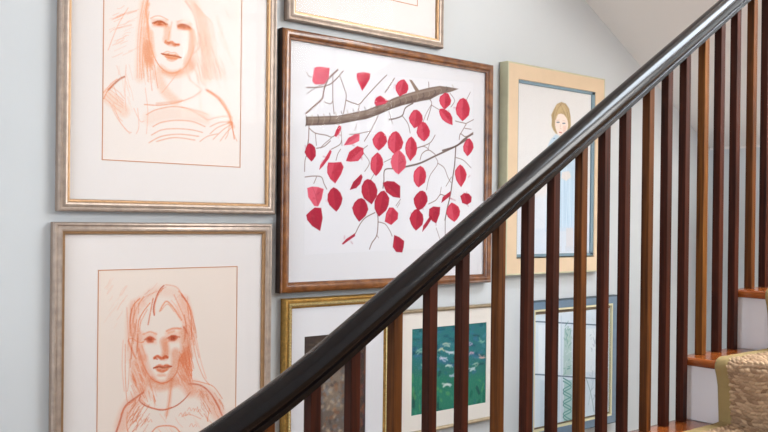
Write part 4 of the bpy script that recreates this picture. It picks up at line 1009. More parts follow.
 'child': '''
p d2dae4 0.7 0 22 -3.5,211.1 464.9,263.6 463.3,1.2 -5.4,1
p dcd9d6 0.6 0 10 0,654.1 470.5,661.8 461.7,427.4 -1.1,398.9
p b4cad9 0.85 0 4 177.8,419.6 199.2,453.5 229.2,475.2 268.4,461.6 310.1,457.9 352.7,440.8 369.6,394.9 377,287.7 373.7,180.1 358.7,126.2 213.3,125.2 197,190.1 190.3,280.8 174,351.4
p bcd0e0 0.9 0 5 180.1,293.4 372.5,301 389.2,99.5 171.8,91.2
s 8fb0c8 0.55 3.03 2 191.2,340.6 186.3,215.8 190.7,106.8
s d8e4ee 0.55 3.03 2 202.9,329.5 201.3,216.2 206.9,106.9
s 8fb0c8 0.55 3.03 2 214.6,318.3 216.5,216.5 223.3,106.9
s d8e4ee 0.55 3.03 2 225.7,342.3 231.7,216.9 225.2,106.9
s 8fb0c8 0.55 3.03 2 237.5,331.1 247,217.3 241.7,107
s d8e4ee 0.55 3.03 2 249.4,319.8 243.9,217.2 258.3,107.1
s 8fb0c8 0.55 3.03 2 260.7,344 259.3,217.6 260.1,107.1
s d8e4ee 0.55 3.03 2 272.6,332.7 274.8,218 276.8,107.1
s 8fb0c8 0.55 3.03 2 284.7,321.3 290.3,218.4 293.6,107.2
s d8e4ee 0.55 3.03 2 296.1,345.7 306,218.7 295.5,107.2
s 8fb0c8 0.55 3.03 2 308.2,334.3 302.8,218.7 312.5,107.3
s d8e4ee 0.55 3.03 2 320.4,322.9 318.6,219.1 329.5,107.3
s 8fb0c8 0.55 3.03 2 332,347.4 334.4,219.4 331.4,107.3
s d8e4ee 0.55 3.03 2 344.3,336 350.3,219.8 348.6,107.4
s 8fb0c8 0.55 3.03 2 356.6,324.5 366.3,220.2 365.9,107.5
s d8e4ee 0.55 3.03 2 368.4,349.2 363.1,220.1 367.8,107.5
p d8c6bc 0.6 0 2 219.7,106.9 262.6,107.1 264.1,24.1 221.2,24.6
p d8c6bc 0.8 0 2 299.9,107.2 344.1,107.4 345.6,27.1 301.4,27.6
p c9c4c4 0.8 0 2 208.8,36.5 270.1,35.9 270.5,12.1 203.2,13.1
p c9c4c4 0.8 0 2 295,35.6 358.3,35 365.1,14.8 295.4,15.8
p b09870 0.95 0 3 215.2,572 233.1,593.9 260.6,604.4 288.6,600.5 309.9,582.7 318.9,551.6 321.6,518.6 313.6,494.7 299,490.3 290.8,486.3 247.5,476.5 229.1,477.1 212.7,490.3 202.3,505.7 203.9,528.6 199.5,547.8
p c0a67c 0.8 0 5 227.1,586.1 260.7,597.9 292,589 302.8,570.1 266.4,566.8 225.8,550.1
s 866b48 0.6 2.2 2 215.4,562.2 206,522.3 224.9,487.9
s 866b48 0.6 2.2 2 227.2,582.9 213.6,549 216.3,510.1
s 866b48 0.6 2.2 2 265.8,599.7 240.6,577.6 227.8,550.3
s 866b48 0.6 2.2 2 276.2,597.4 297.5,569.6 308.9,524.2
s 866b48 0.6 2.2 2 286.6,595.1 313.5,557.8 307.1,507.5
s 866b48 0.6 2.2 2 250.4,598.2 266.2,580 285.3,555.3
p ead6ca 1 0 2 224.2,527.1 229.9,543.9 241,554.7 258.4,558.2 277,555.9 291.7,545.9 302.4,533.6 304.9,513.9 296.9,490.1 280.6,471.7 260.1,465 239.3,477.9 228.8,494.8 223.4,510.7
s c4ac82 0.8 3.85 2 266,589.8 245.9,565 228.1,533.9
s c4ac82 0.8 3.85 2 271.2,587 289.3,562.3 302.5,530.3
s c4ac82 0.8 3.85 2 278.3,594.3 302.8,570.1 315.2,524.7
p e0b8a8 0.6 0 5 272.6,511.3 293.4,513 290.7,489.6 273.1,485
s 4f6478 0.9 4.4 2 234.4,522 248.7,523.2
s 4f6478 0.9 4.4 2 270.4,521 284.9,522.2
s b09070 0.6 1.92 1 232.2,529.7 250.6,532.6
s b09070 0.6 1.92 1 269.2,531.5 285.7,531.5
s b85a50 0.8 4.12 2 250.5,484 263.9,483.7
s c09888 0.6 2.2 1.5 259.1,516.8 255.3,501.4 263.6,498.1
s 5c7c98 0.8 3.3 1.5 215.3,456.6 223.4,458.4
s 8fb0c8 0.6 2.48 2 268.4,461.6 315.3,458.3 332.6,379.5
p e2d2c8 0.7 0 2 270.9,328.6 314.5,334.6 327.6,311.2 296.4,294 265.1,304.7
s c8cfd8 0.5 3.85 3 99.9,156.2 141.2,141.4 171.3,114.5 130.3,91.2 100.7,114.1
s c8cfd8 0.5 3.85 3 84,75.9 154.8,44.7 202.4,60
s c0c8d4 0.5 3.85 3 362.3,159.8 389.4,91.4 416.1,58.9
p c4cedb 0.5 0 8 26.5,98.6 454.4,120.1 456.5,9.5 11.2,8.3
''',
 'dark': '''
p 70655c 0.8 0 10 62,416.9 159.5,424.4 167.7,119.6 73.4,134.1
p 8d7c6c 0.6 0 8 77.8,377.9 140.2,378.3 150.3,218 87.5,226.2
s 5b5a5c 0.5 12.56 5 155,249.3 162.2,240.5
s 5b5a5c 0.5 9.09 5 82.4,354.5 79.4,352
s 8a5a3c 0.5 10.43 5 147.7,118.2 150.6,118.1
s c0ac92 0.5 9.14 5 140.5,154.7 138.1,151.6
s 7d8288 0.5 9.83 5 73.5,354.2 68,346.8
s c0ac92 0.5 7.34 5 126.7,298.1 127.7,303.1
s a8927a 0.5 7.59 5 101.3,279.8 111.1,274.3
s 8a5a3c 0.5 12.19 5 148,306 149.5,305.2
s a8927a 0.5 12.96 5 99.9,157.6 91.9,163.3
s 7d8288 0.5 11.27 5 121.8,163.7 119.1,163
s 7d8288 0.5 12.88 5 73.7,393.9 85.2,391.1
s 8a5a3c 0.5 10.38 5 77.2,261.1 76.6,258.9
s a8927a 0.5 11.14 5 73.4,267.3 86,263.2
s a8927a 0.5 11.19 5 143.9,268.7 146.5,267.5
s 7d8288 0.5 12.64 5 91.5,276.8 86.4,279.9
s 3e3634 0.5 10 5 111.4,301.1 106.8,303.2
s a8927a 0.5 13.58 5 79.3,400.2 76,399.5
s 8a5a3c 0.5 9.53 5 135.1,212.1 135,212.8
s 7d8288 0.5 12.05 5 83.1,329.3 85.9,329.6
s c0ac92 0.5 10.13 5 88,139.6 92.4,130.5
s 5b5a5c 0.5 9.91 5 135.5,143.9 132.4,135.2
s c0ac92 0.5 10.74 5 96.5,136.2 100,135.7
s 8a5a3c 0.5 11.95 5 152.1,264 155,264.7
s 7d8288 0.5 6.65 5 133.5,250.6 135.8,242.4
s 7d8288 0.5 12.38 5 147.4,320.2 150.7,314.9
s 7d8288 0.5 7.93 5 100.2,286.9 94.6,283.5
s 3e3634 0.5 13.49 5 109,156.1 109.5,160.1
s c0ac92 0.5 13.35 5 146.7,148.3 145.4,150.6
s 5b5a5c 0.5 9.17 5 87.6,303.4 94.2,295.3
s 7d8288 0.5 8.27 5 152.8,192.8 160.1,194.7
s c0ac92 0.5 8.85 5 101.4,154.5 96.7,159.6
s a8927a 0.5 6.52 5 110.7,291.6 103.4,293.6
s 8a5a3c 0.5 6.62 5 118.4,357.4 110.6,356.6
s 7d8288 0.5 10.45 5 85.6,388.9 93.1,387.9
s 5b5a5c 0.5 13.25 5 156.6,191.7 166.7,191.5
s 7d8288 0.5 12.03 5 86.5,290.7 75.1,288.1
s c0ac92 0.5 5.85 5 75.6,363.7 74.2,358.5
s c0ac92 0.5 7.9 5 120.5,226.8 114.7,222.2
s 7d8288 0.5 5.64 5 112.9,391.6 111.8,387.6
s 5b5a5c 0.5 8.43 5 85.1,320.6 81.5,322.9
s 8a5a3c 0.5 7.1 5 147.6,292.8 147.8,294.3
s 5b5a5c 0.5 10.62 5 110.9,166.3 113.5,167.6
s 5b5a5c 0.5 12.38 5 152.9,342.4 146.6,344.5
s 8a5a3c 0.5 12.48 5 125.9,288.8 126.2,286.4
s 8a5a3c 0.5 11.52 5 150.8,385.5 163.4,389.6
s 5b5a5c 0.5 9.56 5 118.9,372.8 122.8,378.7
s c0ac92 0.5 7.75 5 92.6,228.4 98.9,236.7
s 8a5a3c 0.5 6.45 5 82.8,184 83.6,175.1
s 7d8288 0.5 12.26 5 74.1,254.7 68.4,263.8
s 5b5a5c 0.5 9.89 5 155.3,373.5 154.6,371.8
s 5b5a5c 0.5 8.78 5 78.3,169.2 83.2,169.4
s 7d8288 0.5 7.16 5 135.3,262.5 129.7,258.6
s c0ac92 0.5 7.85 5 136.3,249.3 137.1,248.8
s 7d8288 0.5 6.72 5 117.5,342.2 118.3,344.6
s c0ac92 0.5 13.08 5 103.3,284.6 100.3,286.6
s 7d8288 0.5 9.52 5 128.1,190.6 132.9,188.2
s 7d8288 0.5 10.23 5 114.3,246.7 112.4,255.3
s 8a5a3c 0.5 8.58 5 85.1,329.7 88.1,324.8
s c0ac92 0.5 9.36 5 113.8,247 106.3,250.8
s 3e3634 0.5 8.05 5 111.1,126.1 116.6,131
s 8a5a3c 0.5 12.36 5 94.4,396 94.2,403.1
s 7d8288 0.5 13.43 5 97.2,403.7 101.8,400.3
s 8a5a3c 0.5 9.75 5 137.8,132.5 133,132.4
s c0ac92 0.5 10.94 5 73.7,238.9 66.8,237.8
s a8927a 0.5 7.28 5 122.1,142.6 123.9,143.6
s 7d8288 0.5 9.13 5 77,226.8 79.7,228.5
s 7d8288 0.5 13.7 5 106.9,145.8 109.8,147.3
s c0ac92 0.5 6.18 5 88.7,365.6 91.4,367.5
s a8927a 0.5 10.8 5 134,384.3 129.5,378.6
s 8a5a3c 0.5 9.8 5 82.4,273.9 79.5,278.8
s 5b5a5c 0.5 5.91 5 136.3,277.8 144.8,271.4
s c0ac92 0.5 10.98 5 131.2,390.9 131.7,388
s 7d8288 0.5 12.1 5 96.3,321.6 97.9,321.1
s 3e3634 0.5 12.18 5 108.8,146.2 107.6,142.5
s 8a5a3c 0.5 13.52 5 114.3,147.3 111.5,150.8
s a8927a 0.5 8.59 5 130.6,240.1 119,240.5
s c0ac92 0.5 7.86 5 82.9,144.1 80.2,138.9
s 5b5a5c 0.5 12.47 5 119.8,349.7 119.7,347.4
s 5b5a5c 0.5 13.59 5 75,265.4 75.4,264.9
s 8a5a3c 0.5 6.21 5 148.1,278.1 149.4,276.6
s 5b5a5c 0.5 6.04 5 149,300.3 148.2,303.2
s 5b5a5c 0.5 9.4 5 81.4,297.9 86.8,298.2
s 8a5a3c 0.5 9.55 5 150.3,375.3 155.5,371.2
s 7d8288 0.5 5.83 5 133.1,165.6 140.7,161.5
s 3e3634 0.5 8.54 5 123.6,203.3 124.6,190.5
s 5b5a5c 0.5 6.39 5 101.7,317.7 100.5,319.5
s a8927a 0.5 9.41 5 158.6,135.8 158.4,128.8
s 5b5a5c 0.5 11.75 5 156.7,182 156.9,183.8
s 8a5a3c 0.5 11.26 5 115.3,201.1 104.8,199.6
s 7d8288 0.5 13.56 5 122.1,381.6 122.7,381.9
s c0ac92 0.5 6.35 5 74.8,171.2 78.7,175.9
s 3e3634 0.5 11.65 5 129.1,303.4 121,308.6
s c0ac92 0.5 10.26 5 75.9,396.3 74.9,404.1
s c0ac92 0.5 10 5 131.4,400 129.4,403.4
s 8a5a3c 0.5 6.71 5 106,328.2 106.8,320.6
s 3e3634 0.5 12.54 5 101.8,373.6 103.7,381.4
s c0ac92 0.5 11.35 5 127.5,380.9 127.2,383.8
s 7d8288 0.5 6.14 5 101.3,398.2 101.6,388.7
s 5b5a5c 0.5 11.69 5 145.7,271.4 144.9,269.7
s a8927a 0.5 5.9 5 77,259.3 81.8,255
s a8927a 0.5 12.41 5 147.5,232 146.7,231.9
s 3e3634 0.5 9.84 5 100.9,189 104,181.2
s 7d8288 0.5 10.63 5 132.4,236.3 137.8,235.8
s 8a5a3c 0.5 13.16 5 119.3,224 125.3,214.1
s 8a5a3c 0.5 11.91 5 132.7,362 139.8,352.8
s 8a5a3c 0.5 10.84 5 72.8,293.9 72.5,292.3
s 7d8288 0.5 13.14 5 83.5,333.2 85.8,319.6
s 5b5a5c 0.5 10.51 5 115.3,402.7 120,405.4
s c0ac92 0.5 11.21 5 119.5,200.6 122.6,203.7
s a8927a 0.5 5.72 5 114.7,347.5 115,343.2
s 3e3634 0.5 11.76 5 117,383.2 113.5,382.9
s 5b5a5c 0.5 7.48 5 79.6,136.9 77.9,140.8
s 5b5a5c 0.5 12.8 5 152.5,289.9 156.7,292.9
s 7d8288 0.5 6.1 5 101.8,288.4 106.2,288.6
s 8a5a3c 0.5 13.6 5 123.7,299.7 125.5,301.1
s 5b5a5c 0.5 10.34 5 125.3,375.6 120.9,377.1
s 8a5a3c 0.5 13.72 5 118.3,169 124.6,169.9
s 3e3634 0.5 8.21 5 152.3,119.6 155.3,122.5
s c0ac92 0.5 9.68 5 78.9,297.8 79,303.9
s 8a5a3c 0.5 7.2 5 90,197 90.5,201.2
s c0ac92 0.5 5.67 5 152.7,315.7 150.7,315
s c0ac92 0.5 7.99 5 156.6,324.1 152.8,327.9
s 5b5a5c 0.5 7.7 5 154.9,250.1 150.8,241.3
s 3e3634 0.5 6.86 5 73,407 78.4,405.4
s 5b5a5c 0.5 11.9 5 97.7,339.6 96.3,337.4
s 3e3634 0.5 5.71 5 127,130.3 120.8,135.3
s 7d8288 0.5 11.78 5 86.5,378.6 91,375.2
s 8a5a3c 0.5 9.93 5 137.5,393.6 134,401
s a8927a 0.5 6.02 5 90.3,343.3 95.3,348.2
s 3e3634 0.5 12.83 5 145.8,143.4 148.9,136.6
s 91563c 0.5 9.17 5 231.3,162.5 229.9,161.9
s 7c4634 0.5 13.39 5 255.2,174.3 253,183.3
s 4c4450 0.5 7.83 5 226.2,428.3 228.5,441
s 91563c 0.5 12.26 5 246,430.2 247,435.2
s 5a3a3c 0.5 9.3 5 234.5,291.5 246,307.4
s 91563c 0.5 9.06 5 218.9,236.2 214.7,227.8
s 5a3a3c 0.5 8.51 5 244.6,287.3 244.8,290.6
s 5a3a3c 0.5 7.66 5 254.5,141.1 262.6,143.4
s 3a2c38 0.5 12.08 5 217.4,404.9 229,382.9
s 91563c 0.5 12.78 5 213.9,325.3 220.4,317.1
s 91563c 0.5 11.98 5 245.7,227.3 251.7,217.8
s 7c4634 0.5 5.59 5 248.1,147 244.4,146.4
s 91563c 0.5 12.59 5 248.3,290.7 248.4,302.6
s 4c4450 0.5 11.43 5 214.8,303.8 213.5,309.8
s 3a2c38 0.5 8.51 5 211.7,253.3 211.5,253.1
s 4c4450 0.5 10.66 5 216,427.7 204.7,421.3
s 3a2c38 0.5 11.04 5 249.4,251 256,257.6
s 3a2c38 0.5 6.72 5 237.2,193.3 235.9,188.4
s 5a3a3c 0.5 10.68 5 231.7,285.9 231.7,277.1
s 91563c 0.5 8.99 5 233.6,216.8 227.2,206.5
s 91563c 0.5 7.43 5 255.1,202.5 252.8,198.8
s 4c4450 0.5 13.28 5 210.9,142.4 206.1,139.1
s 3a2c38 0.5 13.12 5 217.8,333.6 219.8,333.8
s 91563c 0.5 8.03 5 208.5,321.6 208.4,320.5
s 7c4634 0.5 9.54 5 236.4,329.8 240.9,328.7
s 4c4450 0.5 13.36 5 216,309.4 215.6,313.8
s 7c4634 0.5 5.69 5 253.3,254.3 257.6,252.7
s 7c4634 0.5 8.7 5 228.6,286.8 228.3,284.8
s 5a3a3c 0.5 8.32 5 212.6,228.8 209.5,220.1
s 5a3a3c 0.5 10.62 5 242.1,437.8 238.5,442.1
s 7c4634 0.5 11.36 5 218.6,264.4 219.6,286.8
s 4c4450 0.5 13.24 5 240.6,197.3 243.6,182.3
s 4c4450 0.5 7.85 5 250.5,188.4 239.3,194.8
s 7c4634 0.5 6.01 5 240,185.3 236.5,209.4
s 91563c 0.5 12.85 5 214.8,253.6 217.5,254.5
s 3a2c38 0.5 9.81 5 247,129.5 243.6,116.4
s 4c4450 0.5 7.77 5 226.9,436.9 227.5,454.7
s 3a2c38 0.5 11.01 5 238.4,238.3 244.1,227.7
s 3a2c38 0.5 6.01 5 240.6,189.7 241.5,202.5
s 4c4450 0.5 5.97 5 235.3,132 234.7,125.8
s 7c4634 0.5 10.35 5 229.4,133.8 232,122.6
s 7c4634 0.5 10.8 5 249.6,164.9 247,180.5
s 7c4634 0.5 10.02 5 247,243 250.6,237.8
s 4c4450 0.5 10.01 5 253.4,226.8 258.7,217
s 3a2c38 0.5 11.86 5 237.4,434.4 240.4,434
s 7c4634 0.5 10.37 5 207.9,298.3 210.5,303.6
s 3a2c38 0.5 13.47 5 252.2,136.3 252.4,134.5
s 7c4634 0.5 12.07 5 226.5,267.1 222.5,266.6
s 5a3a3c 0.5 11.74 5 219.1,331.2 218.8,318.4
s 4c4450 0.5 8.22 5 252.6,246.3 247.8,250.1
s 5a3a3c 0.5 11.2 5 252.9,362.4 245,361.1
s 4c4450 0.5 12.56 5 252,323.2 255.1,313.4
s 4c4450 0.5 13.62 5 243.5,275.6 240.6,263.8
s 5a3a3c 0.5 8.16 5 219.6,174.5 220.7,176.9
s 4c4450 0.5 11.65 5 219.5,142.1 220.2,137
s 3a2c38 0.5 11.39 5 228.6,172.2 235.5,173.9
s 5a3a3c 0.5 5.8 5 208.2,251.9 211,250.6
s 4c4450 0.5 10.16 5 255.9,126 260.4,132.7
s 4c4450 0.5 7.15 5 256.2,124.3 253.4,119.7
s 3a2c38 0.5 10.81 5 206.4,334.4 209.9,364
s 7c4634 0.5 10.8 5 204.5,412.3 204.4,419.4
s 5a3a3c 0.5 9.3 5 215,170 206.2,163.5
s 4c4450 0.5 10.35 5 211.1,377.7 212.4,372.6
s 3a2c38 0.5 13.69 5 239.8,157.5 239.9,166.6
s 7c4634 0.5 9.26 5 231.1,258.5 226.3,256
s 7c4634 0.5 8.87 5 252.7,265.4 256.3,260.5
s 91563c 0.5 13.43 5 209.9,400.3 210.6,398.7
s 5a3a3c 0.5 6.93 5 248.5,327.9 252.5,328.7
s 4c4450 0.5 8.35 5 252.2,314.3 253.9,320.4
s 7c4634 0.5 10.02 5 226.6,430.6 223.1,415.8
s 4c4450 0.5 10 5 206.9,356.1 203.4,377.4
s 5a3a3c 0.5 12.66 5 237.9,279.7 235.9,282.3
s 91563c 0.5 9.08 5 250.2,221.7 255.7,203.1
s 4c4450 0.5 7.29 5 238.4,163.3 241.4,163
s 3a2c38 0.5 9.37 5 208.2,252 206.3,249.6
s 91563c 0.5 12.83 5 237.5,428.5 233.9,436.3
s 3a2c38 0.5 11.37 5 252.4,314.7 258.8,326.1
s 5a3a3c 0.5 13.25 5 221.4,380.7 216.3,393.1
s 7c4634 0.5 8.7 5 226.9,154.6 230.6,159.5
s 7c4634 0.5 5.97 5 226.9,396.6 234.4,399.4
s 91563c 0.5 11.1 5 219.3,333.9 214.4,328
s 7c4634 0.5 11.99 5 237.7,200.3 246,198.2
s 4c4450 0.5 5.77 5 215,184.4 216.6,186.6
s 7c4634 0.5 11.56 5 236.5,221 237.4,223.1
s 7c4634 0.5 12.42 5 207.9,340.6 208.6,356
s 4c4450 0.5 12.84 5 253.1,189.9 249.2,206.6
s 7c4634 0.5 8.55 5 250,423.4 247.4,423.3
s 91563c 0.5 8.86 5 230,169.1 228.2,176.4
s 7c4634 0.5 8.22 5 250,287.5 245.8,291
s 4c4450 0.5 8.27 5 211.9,344.7 217.4,347.6
s a85c3c 0.6 5.5 4 245.1,417.3 242.1,336.1 251.8,237.2
s 4a4038 0.5 6.6 3 93.9,418.1 76.8,421.5
s 3a322e 0.5 6.6 3 184.1,433.6 190.3,429
s 645848 0.5 6.6 3 186,437.1 223.9,431.3
s 4a4038 0.5 6.6 3 175.7,405.4 144.2,405
s 3a322e 0.5 6.6 3 111.7,409.2 106.8,409.5
s 645848 0.5 6.6 3 30.1,422.5 44.5,419.7
s 4a4038 0.5 6.6 3 176,408.3 163.2,406.2
s 3a322e 0.5 6.6 3 113.5,422.5 129.9,423.3
s 645848 0.5 6.6 3 91.7,429.5 78.7,428.9
s 4a4038 0.5 6.6 3 39.6,437.5 53.4,441.1
s 3a322e 0.5 6.6 3 105.6,417.4 92.8,419.7
s 645848 0.5 6.6 3 62.6,439.4 48.4,440.9
s 4a4038 0.5 6.6 3 213,449.6 239,451.9
s 3a322e 0.5 6.6 3 199.6,427.7 206.8,426.5
s 645848 0.5 6.6 3 35.6,436.5 25.6,437.3
s 4a4038 0.5 6.6 3 101.7,450.6 109.7,448.8
s 3a322e 0.5 6.6 3 99.7,427.4 78.2,427.7
s 645848 0.5 6.6 3 152.7,435.2 138,436.8
s 4a4038 0.5 6.6 3 34.8,440.1 33.2,439.1
s 3a322e 0.5 6.6 3 106.4,430.5 100.8,430.6
s 645848 0.5 6.6 3 180.7,408.5 194.4,400.1
s 4a4038 0.5 6.6 3 56.8,428 66.1,430.9
s 3a322e 0.5 6.6 3 137.4,430.2 133.6,428.3
s 645848 0.5 6.6 3 127.2,440.8 132.3,448.2
s 4a4038 0.5 6.6 3 101.7,459.6 111.5,462.4
s 3a322e 0.5 6.6 3 108.8,448.2 116.8,446.4
s 645848 0.5 6.6 3 199.8,413.1 214.7,416.2
s 4a4038 0.5 6.6 3 23.2,461.6 11.1,462.5
s 3a322e 0.5 6.6 3 84.2,419.4 93.4,422.9
s 645848 0.5 6.6 3 214.2,401.8 217.9,399.9
s 4a4038 0.5 6.6 3 62.4,432.4 81,434.4
s 3a322e 0.5 6.6 3 34,444.9 32.9,443.1
s 645848 0.5 6.6 3 115,427.4 79.7,426.8
s 4a4038 0.5 6.6 3 225.1,446.6 234.9,443.5
s 3a322e 0.5 6.6 3 73.2,419.8 71.2,421.1
s 645848 0.5 6.6 3 86.4,428.1 96.2,430.6
s 4a4038 0.5 6.6 3 71.4,453.5 78.4,456.3
s 3a322e 0.5 6.6 3 171.3,446.1 184.4,453.3
s 645848 0.5 6.6 3 164.6,403.4 186.4,398.9
s 4a4038 0.5 6.6 3 156.3,432.9 131.1,435.2
s 3a322e 0.5 6.6 3 26,443.5 -12.1,449.8
s 645848 0.5 6.6 3 229.9,394.9 218.4,401
s 4a4038 0.5 6.6 3 36.7,410.8 60,405.7
s 3a322e 0.5 6.6 3 27.8,440.9 48.4,438
s 645848 0.5 6.6 3 71,427.3 42.4,425.4
s 4a4038 0.5 6.6 3 149.7,432.2 95.7,437
s 3a322e 0.5 6.6 3 43.9,430.5 15.5,429.8
s 645848 0.5 6.6 3 65.4,444.4 63.3,441.3
s 4a4038 0.5 6.6 3 190.3,419.2 203.5,423.6
s 3a322e 0.5 6.6 3 232.4,394 221.7,391.5
s 645848 0.5 6.6 3 60.4,414.2 58.4,413.7
s 4a4038 0.5 6.6 3 148.9,404.4 173.3,399.6
s 3a322e 0.5 6.6 3 178.1,417.9 198.9,420.3
s 645848 0.5 6.6 3 214.7,430.8 196.2,432.1
s 4a4038 0.5 6.6 3 153.4,440.1 146.8,438.8
s 3a322e 0.5 6.6 3 28.3,451.1 31.2,449.1
s 645848 0.5 6.6 3 91.5,416.4 93.3,414.4
s 4a4038 0.5 6.6 3 119.8,435.3 122.1,436.5
s 3a322e 0.5 6.6 3 101,438.2 82.4,437.9
s 645848 0.5 6.6 3 120.7,458.6 125.5,455.1
''',
 'lily': '''
p 2e6f78 0.7 0 25 7.2,321.1 387.7,296 384.7,155.7 9.4,174
p 2c7a5c 0.6 0 20 5.3,140.3 375,101.3 376.8,-6 2.9,-2.8
s 1c4e60 0.6 6.6 4 4.2,160.3 -4.4,162.5
s 1c4e60 0.6 8.77 4 152.8,227.6 104.7,231.7
s 5a9a60 0.6 11.27 4 138.4,71.5 142.8,68.1
s 3f8f6c 0.6 13.28 4 250.4,120.2 256,83.8
s 3f8f6c 0.6 12.13 4 240.8,49.5 244.2,48.5
s 1c5a4a 0.6 13.59 4 245.2,17.2 250.1,-15.4
s 3a6a8a 0.6 9.32 4 298.5,282.6 296.5,275.6
s 24484c 0.6 7.05 4 176.4,164.5 204.3,158.8
s 48808c 0.6 10.76 4 351.7,281.3 334.5,282.7
s 24484c 0.6 6.96 4 12.7,264 33.7,261.4
s 1c4e60 0.6 13 4 127.5,298.4 126,299.2
s 3a6a8a 0.6 9.61 4 71.7,204.2 39.6,208.2
s 1c4e60 0.6 9.77 4 77.4,238.9 107.1,236.2
s 1c4e60 0.6 6.61 4 2.6,212.2 14.6,211
s 1c5a4a 0.6 6.4 4 270.2,111.3 261.1,106.2
s 48808c 0.6 12.2 4 37.3,160.5 63,162.8
s 5a9a60 0.6 13.07 4 4.5,63.1 -0.5,62.8
s 3f8f6c 0.6 9.26 4 42.4,48.8 46.4,32.5
s 24484c 0.6 13.46 4 306,175.9 330,173.6
s 24484c 0.6 12.21 4 91,145.3 81.7,142.6
s 1d4040 0.6 12.03 4 14.7,75.7 12.8,30.2
s 5a9a60 0.6 6.89 4 44.5,13.6 40.2,32.3
s 3a6a8a 0.6 13.57 4 24.7,227.2 1.4,228.2
s 3a6a8a 0.6 7.19 4 149.4,166.6 185.1,163.8
s 2c6a70 0.6 12.61 4 281,101.9 282.2,124.3
s 1c5a4a 0.6 13.36 4 172.1,87.5 180.5,89.6
s 1d4040 0.6 11.57 4 130.9,127.3 135.2,137.1
s 1c4e60 0.6 6.97 4 118.3,167.1 104,168.2
s 48808c 0.6 5.86 4 278.9,232.6 269.9,233.5
s 2f7a80 0.6 11.33 4 123.4,213.7 144.2,209.1
s 2c6a70 0.6 5.77 4 52.6,103.2 55.1,114.7
s 1c4e60 0.6 9.23 4 14.3,229.4 15.1,231.7
s 24484c 0.6 8.07 4 98.4,155.6 85.1,156.3
s 1c4e60 0.6 10.03 4 11.3,214.7 -32.6,217
s 48808c 0.6 6.65 4 155.5,226.1 130.4,228.6
s 2c6a70 0.6 11.45 4 311.7,14.7 310.9,2
s 1d4040 0.6 7.75 4 296.3,-10.3 289.8,-26.4
s 1c4e60 0.6 10.83 4 320.3,184.9 309.4,184.7
s 3a6a8a 0.6 7.56 4 211.2,245.9 232.7,241.7
s 1c4e60 0.6 8.16 4 1.8,317.1 -22,321.2
s 2c6a70 0.6 11.28 4 90.8,64 91.2,62.2
s 3a6a8a 0.6 9.33 4 46.3,215.5 35.3,216.5
s 2c6a70 0.6 12.24 4 81.4,14.7 82.6,2.1
s 2f7a80 0.6 6.1 4 222.6,201.2 169.1,205.7
s 1c4e60 0.6 8.27 4 70.8,194.1 77.8,190.3
s 2c6a70 0.6 13.28 4 166.8,128.6 161,131.4
s 2f7a80 0.6 11.16 4 24.8,204.3 12.6,202.9
s 1c5a4a 0.6 11.73 4 149.4,-11.1 141.1,4.9
s 3a6a8a 0.6 5.96 4 291.1,148.6 299.3,150.7
s 24484c 0.6 13.09 4 215,285.8 198,284.2
s 3f8f6c 0.6 10.23 4 270.7,95.7 269.2,108.8
s 2c6a70 0.6 12.48 4 185.5,85.6 174.1,103.6
s 5a9a60 0.6 11.48 4 123.5,81.3 126.8,78.8
s 2c6a70 0.6 7.61 4 217.7,80.2 220.6,51.6
s 2f7a80 0.6 13.63 4 215.1,223.2 244.1,226.9
s 24484c 0.6 9.09 4 241.6,198.3 245,202.5
s 1d4040 0.6 9.97 4 381.9,62.4 384.1,74.4
s 24484c 0.6 9.67 4 55.2,255.2 58.3,259.3
s 24484c 0.6 10.71 4 39.8,287 41,287.7
s 2c6a70 0.6 8.15 4 228.6,82.9 223.5,67.4
s 3f8f6c 0.6 5.74 4 215.2,17.3 205.4,42.5
s 2f7a80 0.6 13.6 4 341.5,283.3 343.5,283.7
s 1c4e60 0.6 13.7 4 274.9,264.9 250.4,266.6
s 3f8f6c 0.6 12.71 4 276.4,-15.9 272.2,13.5
s 3a6a8a 0.6 11.6 4 231.5,139.7 236.9,136.8
s 5a9a60 0.6 9.8 4 58.5,144.1 59.7,155.5
s 48808c 0.6 9.03 4 84.6,150.2 57.7,149.7
s 3a6a8a 0.6 8.85 4 346.8,190.4 327.5,184.8
s 48808c 0.6 10.64 4 357.2,251 376.9,255.5
s 3f8f6c 0.6 10.36 4 47.5,127 46.3,106.8
s 2f7a80 0.6 10.57 4 19.6,246.3 5.1,248.5
s 3a6a8a 0.6 13.67 4 311.8,121.9 301.3,119.1
s 48808c 0.6 11.65 4 70.3,272.2 40.7,278.6
s 1d4040 0.6 10.26 4 84.2,54.3 83.9,36.9
s 2f7a80 0.6 7.67 4 34.3,269.2 55.9,264.4
s 5a9a60 0.6 7.02 4 42.6,78.6 44.5,80.1
s 1d4040 0.6 9.68 4 372.6,56.5 372.2,85.1
s 1c5a4a 0.6 11.4 4 124.8,19.8 124.3,15.8
s 2f7a80 0.6 6.55 4 257.2,202.5 278.9,198
s 3f8f6c 0.6 13.19 4 77.8,103.4 80.1,93.6
s 48808c 0.6 9.83 4 336.1,167.8 309.7,172.7
s 3a6a8a 0.6 5.56 4 21.8,205.3 52.7,201.4
s 5a9a60 0.6 7.07 4 236,-2.4 243.2,22.4
s 2f7a80 0.6 10.08 4 237.4,143.3 230.6,142.5
s 1c5a4a 0.6 8.03 4 129,27.6 129.1,49.4
s 48808c 0.6 7.97 4 338.7,168.9 298.8,175.1
s 24484c 0.6 13.33 4 23.5,214.9 75.4,207.4
s 2f7a80 0.6 12.21 4 4.1,271.6 30.7,267.6
s 5a9a60 0.6 11.94 4 4.4,118.3 5.7,139.2
s 3f8f6c 0.6 6.42 4 348.3,-8.7 343.7,12.8
s 2f7a80 0.6 9.29 4 259.3,158.7 272.5,163
s 48808c 0.6 9.82 4 117,282.6 126.1,281
